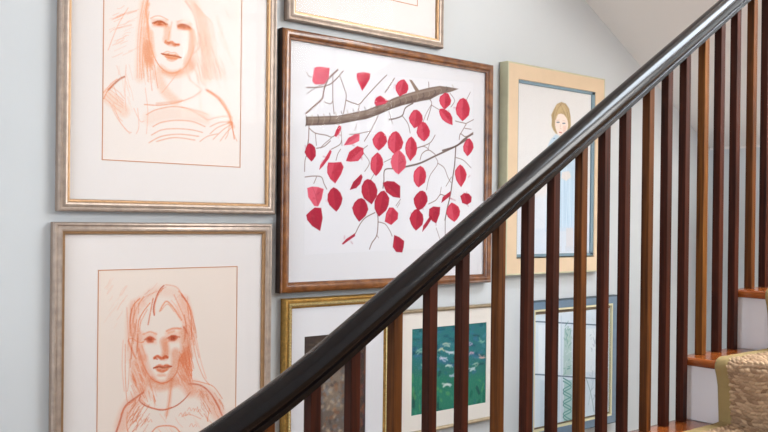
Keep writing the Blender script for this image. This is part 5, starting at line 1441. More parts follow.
s 24484c 0.6 6.25 4 134.9,204.2 124.5,209.1
s 24484c 0.6 12.85 4 17.6,315.1 -0.3,320.6
s 3a6a8a 0.6 6.06 4 354.1,159.5 403.4,154.7
s 48808c 0.6 11.66 4 102,163.4 106.1,160.5
s 3a6a8a 0.6 10.79 4 305.2,180.4 321.7,174.3
s 3f8f6c 0.6 10.8 4 195.2,37 192.7,40.9
s 3a6a8a 0.6 5.6 4 136,295 135.5,291.7
s 48808c 0.6 12.49 4 359.7,209.4 351.2,214
s 5a9a60 0.6 5.59 4 59.8,143.7 57.7,155.8
s 48808c 0.6 12.55 4 259.8,157.4 260.6,161.1
s 3a6a8a 0.6 11.22 4 382.7,135 376.4,136.9
s 3a6a8a 0.6 8.89 4 302.6,240.7 323.5,232.5
s 1d4040 0.6 9.64 4 130,-2.4 126.6,27.9
s 1c4e60 0.6 9.96 4 123.6,222.5 98.9,228
s 3a6a8a 0.6 10.24 4 143,225.8 135.9,221.4
s 2f7a80 0.6 6.05 4 92.6,212.3 97.4,206.7
s 1c4e60 0.6 10.52 4 86.4,281.2 107.9,280.7
s 3a6a8a 0.6 8.61 4 69.5,215.5 102.7,215.3
s 3a6a8a 0.6 10.12 4 282.7,186.3 305,183.1
s 24484c 0.6 7.38 4 209.4,175.7 199.7,182.6
s 1d4040 0.6 8.87 4 230.2,61.2 232.7,69.7
s 5a9a60 0.6 8.02 4 3,26.1 2.5,27.7
s 3f8f6c 0.6 8.65 4 22.6,12.5 24.8,-19.2
s 2f7a80 0.6 7.55 4 121.4,283.5 151.8,280.9
s 1c4e60 0.6 7.84 4 72,307.5 56,307.9
s 3f8f6c 0.6 5.52 4 241.9,15.9 238.4,12.7
s 3f8f6c 0.6 11.14 4 239.2,13.8 245.4,7.8
s 1d4040 0.6 8.42 4 253.2,-13.3 258.1,-54.1
s 2f7a80 0.6 9.48 4 266.9,208.5 271.9,202.5
s 1c5a4a 0.6 6.08 4 104.2,77.2 101.3,97.8
s 2f7a80 0.6 11.03 4 233.1,190.1 262.2,192.6
s 1c4e60 0.6 12.92 4 90.8,254.7 106.4,253.7
s 2c6a70 0.6 12.96 4 81.7,17.1 78.3,36.8
s 2f7a80 0.6 11.71 4 107.4,261.5 130.8,254.9
s 3a6a8a 0.6 9.81 4 299.9,260 286.1,264.7
s 24484c 0.6 10.12 4 282.2,124.8 270.4,123.6
s 5a9a60 0.6 12.14 4 19.4,59.7 18.5,65.2
s 48808c 0.6 9.51 4 350.4,245.1 359,246.3
s 3f8f6c 0.6 11.46 4 316.6,-1.9 320.5,-13
s 2c6a70 0.6 5.96 4 243.9,46.2 235.6,72.9
s 3a6a8a 0.6 6.26 4 191.1,152.2 197.1,152.7
s 5a9a60 0.6 6.52 4 216,76.3 214.9,103.3
s 3a6a8a 0.6 11.23 4 28.9,205.6 18.3,202.5
s 1c5a4a 0.6 13.7 4 335.9,-1.3 343.4,-15.1
s 1c5a4a 0.6 12.04 4 329.4,3.9 335.8,11.5
s 1c4e60 0.6 13.12 4 214.8,168.8 216.9,165.4
s 1d4040 0.6 6.74 4 99.1,138.5 95.4,115.4
s 3a6a8a 0.6 8.12 4 125.9,173.7 172.8,172.8
s 1c4e60 0.6 11.75 4 181.8,239.1 235,233.9
s 2f7a80 0.6 8.65 4 156.1,181.9 117.8,184.2
s 1c4e60 0.6 8.8 4 280.5,277.1 253.9,276.3
s 1c5a4a 0.6 8.96 4 306.9,-11.3 308.7,-11.4
s 5a9a60 0.6 13.57 4 7.9,94.1 12,74
s 5a9a60 0.6 10.21 4 250.9,102 251.6,104.3
s 1d4040 0.6 11.98 4 333.9,39.2 320.8,62.1
s 5a9a60 0.6 12.04 4 257.5,3.3 253,5.7
s 3a6a8a 0.6 12.82 4 368.3,147.5 370.9,149.6
s 3a6a8a 0.6 5.66 4 68.4,245.9 34.9,248.7
s 5a9a60 0.6 5.7 4 332.8,87.6 340.1,83.3
s 48808c 0.6 11.56 4 225.1,227.4 179.6,232.4
s 5a9a60 0.6 13.09 4 178.4,55.6 171.3,58.6
s 1c5a4a 0.6 9.23 4 374.7,35 366.9,14.9
s 3a6a8a 0.6 8.8 4 214.9,280.8 194.9,283.6
s 48808c 0.6 10.3 4 183.6,225.5 139.5,233.6
s 1c5a4a 0.6 8.73 4 49.3,36.6 51.7,60.4
s 3f8f6c 0.6 6.82 4 40.8,72.8 35.7,67.8
s 2c6a70 0.6 12.35 4 364.4,57.9 364.5,79.9
s 3a6a8a 0.6 11.87 4 127,146.9 127.6,147.1
s 1c4e60 0.6 7.34 4 119.4,284.6 152.8,286
s 1c4e60 0.6 5.56 4 198.8,247.8 175.7,253.3
s 48808c 0.6 12.35 4 69.6,306.4 46.7,306.2
s 3a6a8a 0.6 7.43 4 121.1,278.9 134.8,276.2
s 3a6a8a 0.6 7.21 4 79.3,154.3 77.7,155.2
s 1d4040 0.6 8.97 4 383.5,5.4 384.8,-8.1
s 48808c 0.6 6.33 4 52.1,191.9 60.5,193.5
s 2f7a80 0.6 9.8 4 189.7,237.3 181.9,239.4
s 48808c 0.6 7.55 4 306.8,195.5 308.4,193.9
s 2c6a70 0.6 13.51 4 232.9,-15.7 238.1,-24.8
s 1c4e60 0.6 9.4 4 308.4,216.2 272.5,221.4
s 1c4e60 0.6 12.84 4 336.7,286 344,287.4
s 3f8f6c 0.6 12.36 4 240.3,41.9 247.2,29.6
s 48808c 0.6 7.24 4 117.6,253.3 122.7,249.7
s 1c4e60 0.6 13.74 4 374.1,195.9 372.2,196
s 2c6a70 0.6 9.77 4 51.7,41.2 51,12.1
s 1c5a4a 0.6 6.91 4 357,-10.8 358,44.7
s 2c6a70 0.6 7.29 4 212.8,-13.4 201.3,14.2
s 1c4e60 0.6 11.04 4 229.5,150.2 205.9,153.5
s 3a6a8a 0.6 12.5 4 318.5,249.1 310.4,243.9
s 5a9a60 0.6 9.47 4 244.3,-17.7 239.7,1.9
s 3f8f6c 0.6 11.38 4 267.8,-10.9 271.8,18.4
s 3f8f6c 0.6 6.57 4 372.1,-35.8 375.4,-54.3
s 48808c 0.6 6.23 4 350.7,177.6 335.6,181.2
s 3a6a8a 0.6 7.2 4 102.8,204.9 102.1,200
s 1c4e60 0.6 8.41 4 170,261.2 155.8,260.9
s 24484c 0.6 10.44 4 267.2,142.6 264.9,144
s 1c5a4a 0.6 7.67 4 266.1,88.2 258.8,110.3
s 3a6a8a 0.6 7.36 4 268,263.2 207.5,269.2
s 2f7a80 0.6 9.7 4 232.2,183.8 223.6,184.5
s 3a6a8a 0.6 8.98 4 190.1,157.1 214.3,155.4
s 2f7a80 0.6 8.16 4 303.5,264.9 282.5,267.7
s 3a6a8a 0.6 8.48 4 130.7,181.9 156.5,178.3
s 2f7a80 0.6 12.77 4 192.9,217.9 236.6,215
s 1c4e60 0.6 7.05 4 13.6,217.3 10.1,217.2
s 5a9a60 0.6 6.57 4 359.1,71.3 346.6,46.1
s 24484c 0.6 8.95 4 325,145.3 352.4,145.8
s 1c5a4a 0.6 11.65 4 294.8,49.1 289.1,32.5
s 1d4040 0.6 6.91 4 274.2,-27.6 285.1,-51.6
s 24484c 0.6 7.02 4 329.5,249.6 301.3,253.7
s 3a6a8a 0.6 6.7 4 113.3,168.1 97.5,171
s 24484c 0.6 13.46 4 339.2,176.8 352.7,175.6
s 2f7a80 0.6 9.64 4 76.6,240 68.2,242.8
s 5a9a60 0.6 8.23 4 141.1,40.1 145.1,34
s 1c5a4a 0.6 7.01 4 281.3,-13.6 284.1,6.6
s 2c6a70 0.6 7.59 4 115.4,7.1 114.6,-9.6
s 3f8f6c 0.6 13.7 4 79,69.3 73.8,86
s 1c4e60 0.6 5.57 4 31.2,313 17,314.4
s 2f7a80 0.6 9.06 4 67.8,173.8 71,176.6
s 2c6a70 0.6 8.23 4 249.6,104 250.9,109.8
s 8cb8a4 0.6 6.05 3 22.9,216.7 40.8,225.4 50.5,225.8
s 8cb8a4 0.6 6.05 3 28.9,209.4 40.9,215.8 54.6,211.8
s 8cb8a4 0.6 6.05 3 27.3,222.8 40.9,217.6 51,218.7
s 9fc0b4 0.6 5.45 3 51.4,159.2 60.3,162 70.1,173.7
s 9fc0b4 0.6 5.45 3 46.6,172.4 60.3,162.2 71.5,163.2
s 9fc0b4 0.6 5.45 3 50.1,169.5 60.2,168.1 80.5,165
s b8c4b0 0.6 5.14 3 148,233.1 164.1,235.4 183.1,232
s b8c4b0 0.6 5.14 3 155.5,227.3 164.2,228 179.9,223.3
s b8c4b0 0.6 5.14 3 150.9,234.2 164.1,235.2 178.9,225.6
s c8ccd4 0.6 6.35 3 166.8,205.5 184.2,201 203.6,196
s c8ccd4 0.6 6.35 3 179.7,196.7 184.2,201.5 197.4,201.2
s c8ccd4 0.6 6.35 3 161.2,208.2 184.2,201.3 202.4,202.2
s d4cfe0 0.6 5.45 3 139.2,191.3 150.4,176.6 160.9,172.1
s d4cfe0 0.6 5.45 3 135.4,181.5 150.3,186.6 170.7,176.3
s d4cfe0 0.6 5.45 3 133.1,187.5 150.3,182.8 167.9,184.6
s c8d4cc 0.6 4.54 3 163.8,153.6 175.1,159.1 196.6,149.2
s c8d4cc 0.6 4.54 3 163.4,155.9 175.1,155.6 185.6,149.1
s c8d4cc 0.6 4.54 3 171.2,156.8 175.1,155.8 192.4,155.9
s d8dcd8 0.6 6.66 3 148.1,95 171.3,88.4 184.8,88.5
s d8dcd8 0.6 6.66 3 153,83.2 171.3,89.6 190.6,85.2
s d8dcd8 0.6 6.66 3 153.1,86 171.2,91.7 185.1,81.9
s c4c8dc 0.6 4.54 3 182.5,117.4 200.3,121.5 206.9,126.2
s c4c8dc 0.6 4.54 3 189.9,114.3 200.3,118.9 206.9,114.4
s c4c8dc 0.6 4.54 3 182.9,120.9 200.4,115.4 218.2,117.9
s c898a8 0.6 4.24 3 279.7,183.3 289.9,192.8 303,186.4
s c898a8 0.6 4.24 3 276.3,187.7 289.9,193 299.2,190.3
s c898a8 0.6 4.24 3 285.6,193.5 290,186.4 303,191.9
s e0a8a0 0.6 4.54 3 332.1,169.9 347.5,167.1 367.6,167.6
s e0a8a0 0.6 4.54 3 335.5,169.8 347.5,166.8 357.4,174.1
s e0a8a0 0.6 4.54 3 330.5,180.6 347.4,169.2 358.1,167.2
s d4d8dc 0.6 5.14 3 283.9,125.7 296.1,128.4 309.4,136.5
s d4d8dc 0.6 5.14 3 269.1,136.2 296,131.7 310.5,126.4
s d4d8dc 0.6 5.14 3 288.6,126.5 296,135.2 308.2,133.3
s b49ab8 0.6 3.93 3 270.6,220.1 284.3,219.4 294.9,224.9
s b49ab8 0.6 3.93 3 272.5,219.8 284.2,229.1 296,220.6
s b49ab8 0.6 3.93 3 281.1,229.3 284.3,218.5 289.6,221.8
s 8fb8a0 0.6 3.93 3 328.9,228.6 341.2,230.3 347.3,226.7
s 8fb8a0 0.6 3.93 3 340.8,232.9 341.2,227.2 355.6,226.1
s 8fb8a0 0.6 3.93 3 332.5,241.6 341.3,222.5 358.9,228.8
s dcd0a8 0.6 3.93 3 131.4,216 140.2,215.6 147.6,221
s dcd0a8 0.6 3.93 3 132.4,212 140.1,217.6 158.4,209.8
s dcd0a8 0.6 3.93 3 124.4,212.1 140.1,221.2 151.4,210.3
s 7ab096 0.6 4.54 3 66.1,249.1 87.1,251 99.7,258.2
s 7ab096 0.6 4.54 3 77.7,251.9 87.1,249.7 98.5,257.9
s 7ab096 0.6 4.54 3 75.5,251.7 87.2,247.9 94.7,246.1
s c9b8d4 0.6 3.93 3 93.9,188.2 102.2,191.7 117.5,189.2
s c9b8d4 0.6 3.93 3 91.5,198.8 102.3,187.5 121.1,191.6
s c9b8d4 0.6 3.93 3 90.7,189.6 102.1,196.9 108.1,197.9
s b8c8b4 0.6 3.33 3 297.9,146.7 316.4,151.4 323.5,152.6
s b8c8b4 0.6 3.33 3 310.6,149.8 316.4,149.7 328.9,146.8
s b8c8b4 0.6 3.33 3 307.6,148.9 316.6,139.7 324.6,145.2
''',
 'window_print': '''
p cfdbe4 0.9 0 4 14,434.5 422,426.1 430.7,-19.4 21.8,-2.1
p e3eaf0 0.7 0 5 26.5,398.7 160.6,393.5 164.1,201.3 29.8,211.3
p e6ecef 0.7 0 5 256.5,362.6 423.3,359 426.9,174.2 259.7,191.4
p b6c8d6 0.6 0 6 42.3,182.6 164.7,169.3 161.7,-6.4 45.5,2.3
s 4c6072 0.95 4.67 1.2 8.4,413.5 160.5,398.3 436.9,369.4
s 4c6072 0.95 4.67 1.2 12.1,208.1 164.4,185.3 441.3,143.2
s a9bac6 0.7 3.85 2 166.2,425.1 180.6,-13.1
s 8aa0b0 0.6 3.3 1.5 249.1,411.9 257,-3.6
p 9ab8b0 0.65 0 4 186.1,367.7 230.6,372.6 240.6,181.3 183.3,183.3
s 3a7674 0.9 4.4 1.2 183.4,175.2 234.8,145.4 184.3,127 235.7,96.6 185.2,78.7 236.7,47.9 186.1,30.4 237.6,-0.9
s 3a7674 0.9 4.4 1.2 183.6,163.2 235.1,133.2 184.5,114.9 236,84.5 185.4,66.6 236.9,35.7 186.3,18.3 237.8,-13.1
p 7fb0a4 0.5 0 3 189.9,166.5 241,160.9 244.5,-26.2 187,-18
s 6f8f92 0.7 3.58 1.2 332.5,159.2 367.4,84.8 389.1,11.4
s 8fa6ae 0.6 3.03 1.2 379.7,145.8 348.1,45.8
s 6fa08e 0.5 3.85 2 208,380.8 187.9,369.1
s a9c8b8 0.5 3.85 2 208.4,317 213,326.7
s 4f7f78 0.5 3.85 2 202,330.8 207.6,311.9
s d8e4e0 0.5 3.85 2 194.6,279.8 199.6,284.2
s 6fa08e 0.5 3.85 2 231.2,280.6 224,281.2
s a9c8b8 0.5 3.85 2 207.9,366.1 210.2,373.9
s 4f7f78 0.5 3.85 2 197.6,364.6 191.4,374.6
s d8e4e0 0.5 3.85 2 210.3,343.8 208.1,326
s 6fa08e 0.5 3.85 2 212.9,304.8 216.7,293.5
s a9c8b8 0.5 3.85 2 196.7,240.5 196.8,236.1
s 4f7f78 0.5 3.85 2 232.4,312.7 214.7,300.1
s d8e4e0 0.5 3.85 2 211,223.2 216.8,222.2
s 6fa08e 0.5 3.85 2 213.7,368.7 223.2,371.1
s a9c8b8 0.5 3.85 2 206.5,380.7 210.8,370.1
s 4f7f78 0.5 3.85 2 225.4,349.5 227.1,364.4
s d8e4e0 0.5 3.85 2 204,377 203.7,374.4
s 6fa08e 0.5 3.85 2 212.6,318.1 205.9,330.2
s a9c8b8 0.5 3.85 2 231,229.6 224.9,223.4
s 4f7f78 0.5 3.85 2 215.5,380.4 205.2,368.3
s d8e4e0 0.5 3.85 2 212.6,298.9 219,314.8
s 6fa08e 0.5 3.85 2 235.8,360.6 234,361.4
s a9c8b8 0.5 3.85 2 225.9,246.8 221.8,258.3
s 4f7f78 0.5 3.85 2 221.1,246.4 216.7,244
s d8e4e0 0.5 3.85 2 233,226.9 235.2,215.3
s 6fa08e 0.5 3.85 2 200.5,194.5 184.2,187.8
s a9c8b8 0.5 3.85 2 202.7,195.2 213.6,213
s 4f7f78 0.5 3.85 2 219.9,211.9 209.1,209.5
s d8e4e0 0.5 3.85 2 217.7,282.9 235.4,277.7
s 6fa08e 0.5 3.85 2 198.9,347.8 195.8,352.6
s a9c8b8 0.5 3.85 2 188.7,256.1 180.1,261.7
s 4f7f78 0.5 3.85 2 191.7,328.1 184.9,336.1
s d8e4e0 0.5 3.85 2 211.8,270.7 202.2,268.1
s 6fa08e 0.5 3.85 2 230.9,338.9 238.8,328.1
s a9c8b8 0.5 3.85 2 226.5,378.4 233.6,386
s 4f7f78 0.5 3.85 2 190.3,381.1 200.6,394.6
s d8e4e0 0.5 3.85 2 188.7,373.9 187.5,378
s 6fa08e 0.5 3.85 2 220.5,343.8 218.9,335.7
s a9c8b8 0.5 3.85 2 218.4,324.6 223.2,323.2
s 4f7f78 0.5 3.85 2 209.3,342.8 194.3,360.7
s d8e4e0 0.5 3.85 2 213.6,275.6 230.7,277.5
s 6fa08e 0.5 3.85 2 228.4,221.4 234.2,220.8
s a9c8b8 0.5 3.85 2 204.5,285.7 210.4,281.7
s 4f7f78 0.5 3.85 2 210.1,208.1 226.7,210.1
s d8e4e0 0.5 3.85 2 186.3,382.5 174.6,375.8
s 6fa08e 0.5 3.85 2 197.4,305.8 198.7,299.6
s a9c8b8 0.5 3.85 2 235.3,236.5 275.3,225.9
s 4f7f78 0.5 3.85 2 196.9,386.1 211.2,401.1
s d8e4e0 0.5 3.85 2 233.1,241.9 229.4,249.3
s 6fa08e 0.5 3.85 2 199.7,205.3 194.2,196.6
s a9c8b8 0.5 3.85 2 217.8,216.5 213.6,212.8
s 4f7f78 0.5 3.85 2 226.1,216 212.1,220.2
s d8e4e0 0.5 3.85 2 233.5,233 242.9,225.9
s 6fa08e 0.5 3.85 2 203.4,338.7 192.1,325.1
s a9c8b8 0.5 3.85 2 236,249 246,250.7
s 4f7f78 0.5 3.85 2 205.8,349.1 204.6,337.1
s d8e4e0 0.5 3.85 2 201.6,241.7 208.1,235.2
s 6fa08e 0.5 3.85 2 195.1,211.7 185,213.6
s a9c8b8 0.5 3.85 2 214.2,323.6 210.9,334.8
s 4f7f78 0.5 3.85 2 218.7,367.2 213.5,365.1
s d8e4e0 0.5 3.85 2 197.4,237.8 194.8,220.8
s b8c8cc 0.5 3.85 2 364.6,187.6 364.9,204.3
s 8aa0a8 0.5 3.85 2 402,80.7 413.3,68
s e8eef0 0.5 3.85 2 421.1,33.8 425.4,21
s a0a8b8 0.5 3.85 2 364.1,163.6 353.7,170.3
s b8c8cc 0.5 3.85 2 421.4,81.5 396.1,61.7
s 8aa0a8 0.5 3.85 2 389.6,296.9 375.7,323.3
s e8eef0 0.5 3.85 2 362.1,63.2 361.2,67.1
s a0a8b8 0.5 3.85 2 362.5,322.9 361,316.2
s b8c8cc 0.5 3.85 2 405,346.3 410.2,350.1
s 8aa0a8 0.5 3.85 2 418.1,284.4 418.7,282.4
s e8eef0 0.5 3.85 2 391.4,252.8 395.2,254.1
s a0a8b8 0.5 3.85 2 405.5,192.8 406.6,184.4
s b8c8cc 0.5 3.85 2 378.8,391.8 370,403
s 8aa0a8 0.5 3.85 2 368.6,267.2 368.3,278.8
s e8eef0 0.5 3.85 2 366.1,47 364,65.1
s a0a8b8 0.5 3.85 2 384.8,285.9 373.8,294.9
s b8c8cc 0.5 3.85 2 374.4,351.9 385.4,334
s 8aa0a8 0.5 3.85 2 382.1,65.5 397,82.8
s e8eef0 0.5 3.85 2 392.4,272.6 392.3,274.3
s a0a8b8 0.5 3.85 2 419.3,342.1 419.3,362.7
s b8c8cc 0.5 3.85 2 403,268.7 413.4,276.9
s 8aa0a8 0.5 3.85 2 362.5,103.2 381.9,114.3
s e8eef0 0.5 3.85 2 403.2,356.8 390.8,363.8
s a0a8b8 0.5 3.85 2 361.1,281.4 370.1,273.3
s b8c8cc 0.5 3.85 2 378.3,313 380.1,313.7
s 8aa0a8 0.5 3.85 2 362.3,335.9 354.4,331.3
s e8eef0 0.5 3.85 2 378.5,94.8 386.1,114.2
s a0a8b8 0.5 3.85 2 395.3,294.7 386.6,307.9
s b8c8cc 0.5 3.85 2 414.2,386 411.4,394.7
s 8aa0a8 0.5 3.85 2 373.6,185.3 370.6,146.2
s e8eef0 0.5 3.85 2 378.7,204 384.9,196.5
s a0a8b8 0.5 3.85 2 396.6,91.5 390.2,74.6
s b8c8cc 0.5 3.85 2 380.3,181.2 387.8,183.3
s 8aa0a8 0.5 3.85 2 386.9,81.4 394.9,78
s e8eef0 0.5 3.85 2 394.4,34.6 390.2,34.3
s a0a8b8 0.5 3.85 2 411.1,69 427.8,61.6
s b8c8cc 0.5 3.85 2 376.6,43.4 383.6,16.2
s 8aa0a8 0.5 3.85 2 424.1,182.3 417.9,182.4
s e8eef0 0.5 3.85 2 397,114.7 411.7,126.4
s a0a8b8 0.5 3.85 2 394.3,316.3 381,284.1
s c8a0b0 0.5 5.5 3 269.9,341.3 283.7,299.3
''',
}


C = bpy.context.scene.collection
def srgb(h):
    if isinstance(h, str):
        h = tuple(int(h[i:i + 2], 16) / 255 for i in (0, 2, 4))
    return tuple(c / 12.92 if c <= .04045 else ((c + .055) / 1.055) ** 2.4 for c in h)

# ------------------------------------------------------------------ materials
def mat_new(name):
    m = bpy.data.materials.new(name); m.use_nodes = True
    nt = m.node_tree; b = nt.nodes['Principled BSDF']
    return m, nt, b
def mat(name, col, rough=.5, metal=0., coat=0., spec=.5, noise=0., scale=30., bump=0., bscale=200.):
    m, nt, b = mat_new(name)
    c = srgb(col)
    b.inputs['Base Color'].default_value = (*c, 1)
    b.inputs['Roughness'].default_value = rough
    b.inputs['Metallic'].default_value = metal
    b.inputs['Coat Weight'].default_value = coat
    b.inputs['Specular IOR Level'].default_value = spec
    if noise or bump:
        tc = nt.nodes.new('ShaderNodeTexCoord')
    if noise:
        n = nt.nodes.new('ShaderNodeTexNoise'); n.inputs['Scale'].default_value = scale; n.inputs['Detail'].default_value = 5
        nt.links.new(tc.outputs['Object'], n.inputs['Vector'])
        r = nt.nodes.new('ShaderNodeValToRGB')
        r.color_ramp.elements[0].position = .3; r.color_ramp.elements[1].position = .7
        r.color_ramp.elements[0].color = (*[x * (1 - noise) for x in c], 1)
        r.color_ramp.elements[1].color = (*[min(1, x * (1 + noise)) for x in c], 1)
        nt.links.new(n.outputs['Fac'], r.inputs['Fac']); nt.links.new(r.outputs['Color'], b.inputs['Base Color'])
    if bump:
        n2 = nt.nodes.new('ShaderNodeTexNoise'); n2.inputs['Scale'].default_value = bscale; n2.inputs['Detail'].default_value = 3
        nt.links.new(tc.outputs['Object'], n2.inputs['Vector'])
        bp = nt.nodes.new('ShaderNodeBump'); bp.inputs['Strength'].default_value = bump; bp.inputs['Distance'].default_value = .002
        nt.links.new(n2.outputs['Fac'], bp.inputs['Height']); nt.links.new(bp.outputs['Normal'], b.inputs['Normal'])
    return m
def wood(name, dark, light, grain=(40, 40, 3), rough=.35, coat=.3, lo=.3, hi=.72, spec=.5):
    
    """stained wood: noise stretched along one local axis"""
    m, nt, b = mat_new(name)
    tc = nt.nodes.new('ShaderNodeTexCoord'); mp = nt.nodes.new('ShaderNodeMapping')
    mp.inputs['Scale'].default_value = grain
    oi = nt.nodes.new('ShaderNodeObjectInfo'); ad = nt.nodes.new('ShaderNodeVectorMath'); ad.operation = 'ADD'
    sc = nt.nodes.new('ShaderNodeVectorMath'); sc.operation = 'SCALE'; sc.inputs['Scale'].default_value = 17.
    cx = nt.nodes.new('ShaderNodeCombineXYZ')
    for i in range(3): nt.links.new(oi.outputs['Random'], cx.inputs[i])
    nt.links.new(cx.outputs[0], sc.inputs[0]); nt.links.new(tc.outputs['Object'], ad.inputs[0]); nt.links.new(sc.outputs[0], ad.inputs[1])
    nt.links.new(ad.outputs[0], mp.inputs['Vector'])
    n = nt.nodes.new('ShaderNodeTexNoise'); n.inputs['Scale'].default_value = 1.; n.inputs['Detail'].default_value = 6; n.inputs['Distortion'].default_value = .4
    nt.links.new(mp.outputs[0], n.inputs['Vector'])
    r = nt.nodes.new('ShaderNodeValToRGB')
    r.color_ramp.elements[0].position = lo; r.color_ramp.elements[1].position = hi
    r.color_ramp.elements[0].color = (*srgb(dark), 1); r.color_ramp.elements[1].color = (*srgb(light), 1)
    nt.links.new(n.outputs['Fac'], r.inputs['Fac']); nt.links.new(r.outputs['Color'], b.inputs['Base Color'])
    b.inputs['Specular IOR Level'].default_value = spec
    b.inputs['Roughness'].default_value = rough; b.inputs['Coat Weight'].default_value = coat; b.inputs['Coat Roughness'].default_value = .12
    return m
def attr_mat(name, rough=.85, coat=0.):
    m, nt, b = mat_new(name)
    a = nt.nodes.new('ShaderNodeVertexColor'); a.layer_name = 'Col'
    nt.links.new(a.outputs['Color'], b.inputs['Base Color']); b.inputs['Roughness'].default_value = rough
    b.inputs['Specular IOR Level'].default_value = .2
    return m
def glass_mat(name, ior=1.33, k=1.):
    m = bpy.data.materials.new(name); m.use_nodes = True; nt = m.node_tree; nt.nodes.clear()
    o = nt.nodes.new('ShaderNodeOutputMaterial'); mx = nt.nodes.new('ShaderNodeMixShader')
    t = nt.nodes.new('ShaderNodeBsdfTransparent'); g = nt.nodes.new('ShaderNodeBsdfGlossy'); g.inputs['Roughness'].default_value = .02
    f = nt.nodes.new('ShaderNodeFresnel'); f.inputs['IOR'].default_value = ior
    ge = nt.nodes.new('ShaderNodeNewGeometry'); s1 = nt.nodes.new('ShaderNodeMath'); s1.operation = 'SUBTRACT'; s1.inputs[0].default_value = 1.; nt.links.new(ge.outputs['Backfacing'], s1.inputs[1])
    s2 = nt.nodes.new('ShaderNodeMath'); s2.operation = 'MULTIPLY'; nt.links.new(f.outputs[0], s2.inputs[0]); nt.links.new(s1.outputs[0], s2.inputs[1])
    s3 = nt.nodes.new('ShaderNodeMath'); s3.operation = 'MULTIPLY'; s3.inputs[1].default_value = k; nt.links.new(s2.outputs[0], s3.inputs[0])
    nt.links.new(s3.outputs[0], mx.inputs[0]); nt.links.new(t.outputs[0], mx.inputs[1]); nt.links.new(g.outputs[0], mx.inputs[2])
    nt.links.new(mx.outputs[0], o.inputs[0])
    return m
M = dict(
    wall=mat('wall_paint', 'cacdce', .75, noise=.012, scale=3, bump=.08, bscale=260),
    ceil=mat('ceiling_paint', 'e6e1dc', .85, bump=.05, bscale=200),
    white=mat('white_trim_paint', 'e2dcdb', .45, bump=.03, bscale=60),
    floor=wood('oak_floor', 'a88258', 'c9a274', (3, 60, 60)),
    tread=wood('orange_stained_tread', '74330f', 'a55822', (60, 3, 60), rough=.25, coat=.5),
    rail=wood('near_black_rail', '090506', '110a0b', (4, 60, 60), rough=.2, coat=0., spec=.32),
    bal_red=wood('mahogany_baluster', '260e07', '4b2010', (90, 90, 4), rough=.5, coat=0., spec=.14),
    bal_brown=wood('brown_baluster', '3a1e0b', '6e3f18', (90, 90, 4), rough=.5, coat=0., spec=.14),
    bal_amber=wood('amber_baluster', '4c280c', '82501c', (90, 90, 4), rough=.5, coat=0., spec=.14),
    champagne=mat('champagne_leaf', 'b3a193', .42, metal=.45, noise=.16, scale=45, bump=.2, bscale=180),
    champagne_lip=mat('gold_lip', 'a5815c', .36, metal=.5, noise=.12, scale=60),
    champagne_side=mat('taupe_side', '8f7c6e', .5, metal=.2, noise=.1, scale=40),
    red_wood=wood('reddish_brown_frame', '55290f', '925c2e', (28, 28, 28), rough=.3, coat=.4),
    dark_side=mat('dark_frame_side', '2c1d18', .45),
    birch=mat('pale_tan_frame', 'd8bd9c', .45, noise=.04, scale=12),
    birch_side=mat('pale_gold_side', 'c2bd9e', .42, metal=.25, noise=.08, scale=20),
    blue_grey=mat('blue_grey_fillet', '6f8792', .5),
    gold=mat('antique_gold', 'ab8444', .4, metal=.7, noise=.3, scale=90, bump=.5, bscale=300),
    gold_pale=mat('pale_gold_beading', 'c8b27a', .4, metal=.6, noise=.3, scale=220),
    thin_gold=mat('thin_dull_gold', 'a8967a', .4, metal=.5, noise=.12, scale=70),
    slate=mat('slate_blue_frame', '5c758a', .45, noise=.08, scale=35),
    slate_dark=mat('slate_dark_edge', '33454f', .5),
    cream_gold=mat('cream_gold_fillet', 'd6cda6', .4, metal=.2),
    black=mat('black_fillet', '14100e', .5),
    mat_white=mat('white_mat', 'dbd9db', .9, spec=.2),
    mat_cream=mat('cream_mat', 'e2dbd7', .9, spec=.2),
    mat_warm=mat('warm_mat', 'e2dbd2', .9, spec=.2),
    line=mat('ruled_line_ink', 'c8906e', .8),
    backing=mat('backing_board', '8a7a68', .9),
    art=attr_mat('artwork_paper'),
    glass=glass_mat('picture_glass', 1.30, .22),
    wglass=glass_mat('window_glass', 1.45),
    carpet=attr_mat('woven_runner', .95),
    binding=mat('olive_binding', '978052', .9, noise=.06, scale=40, bump=.3, bscale=700),
)

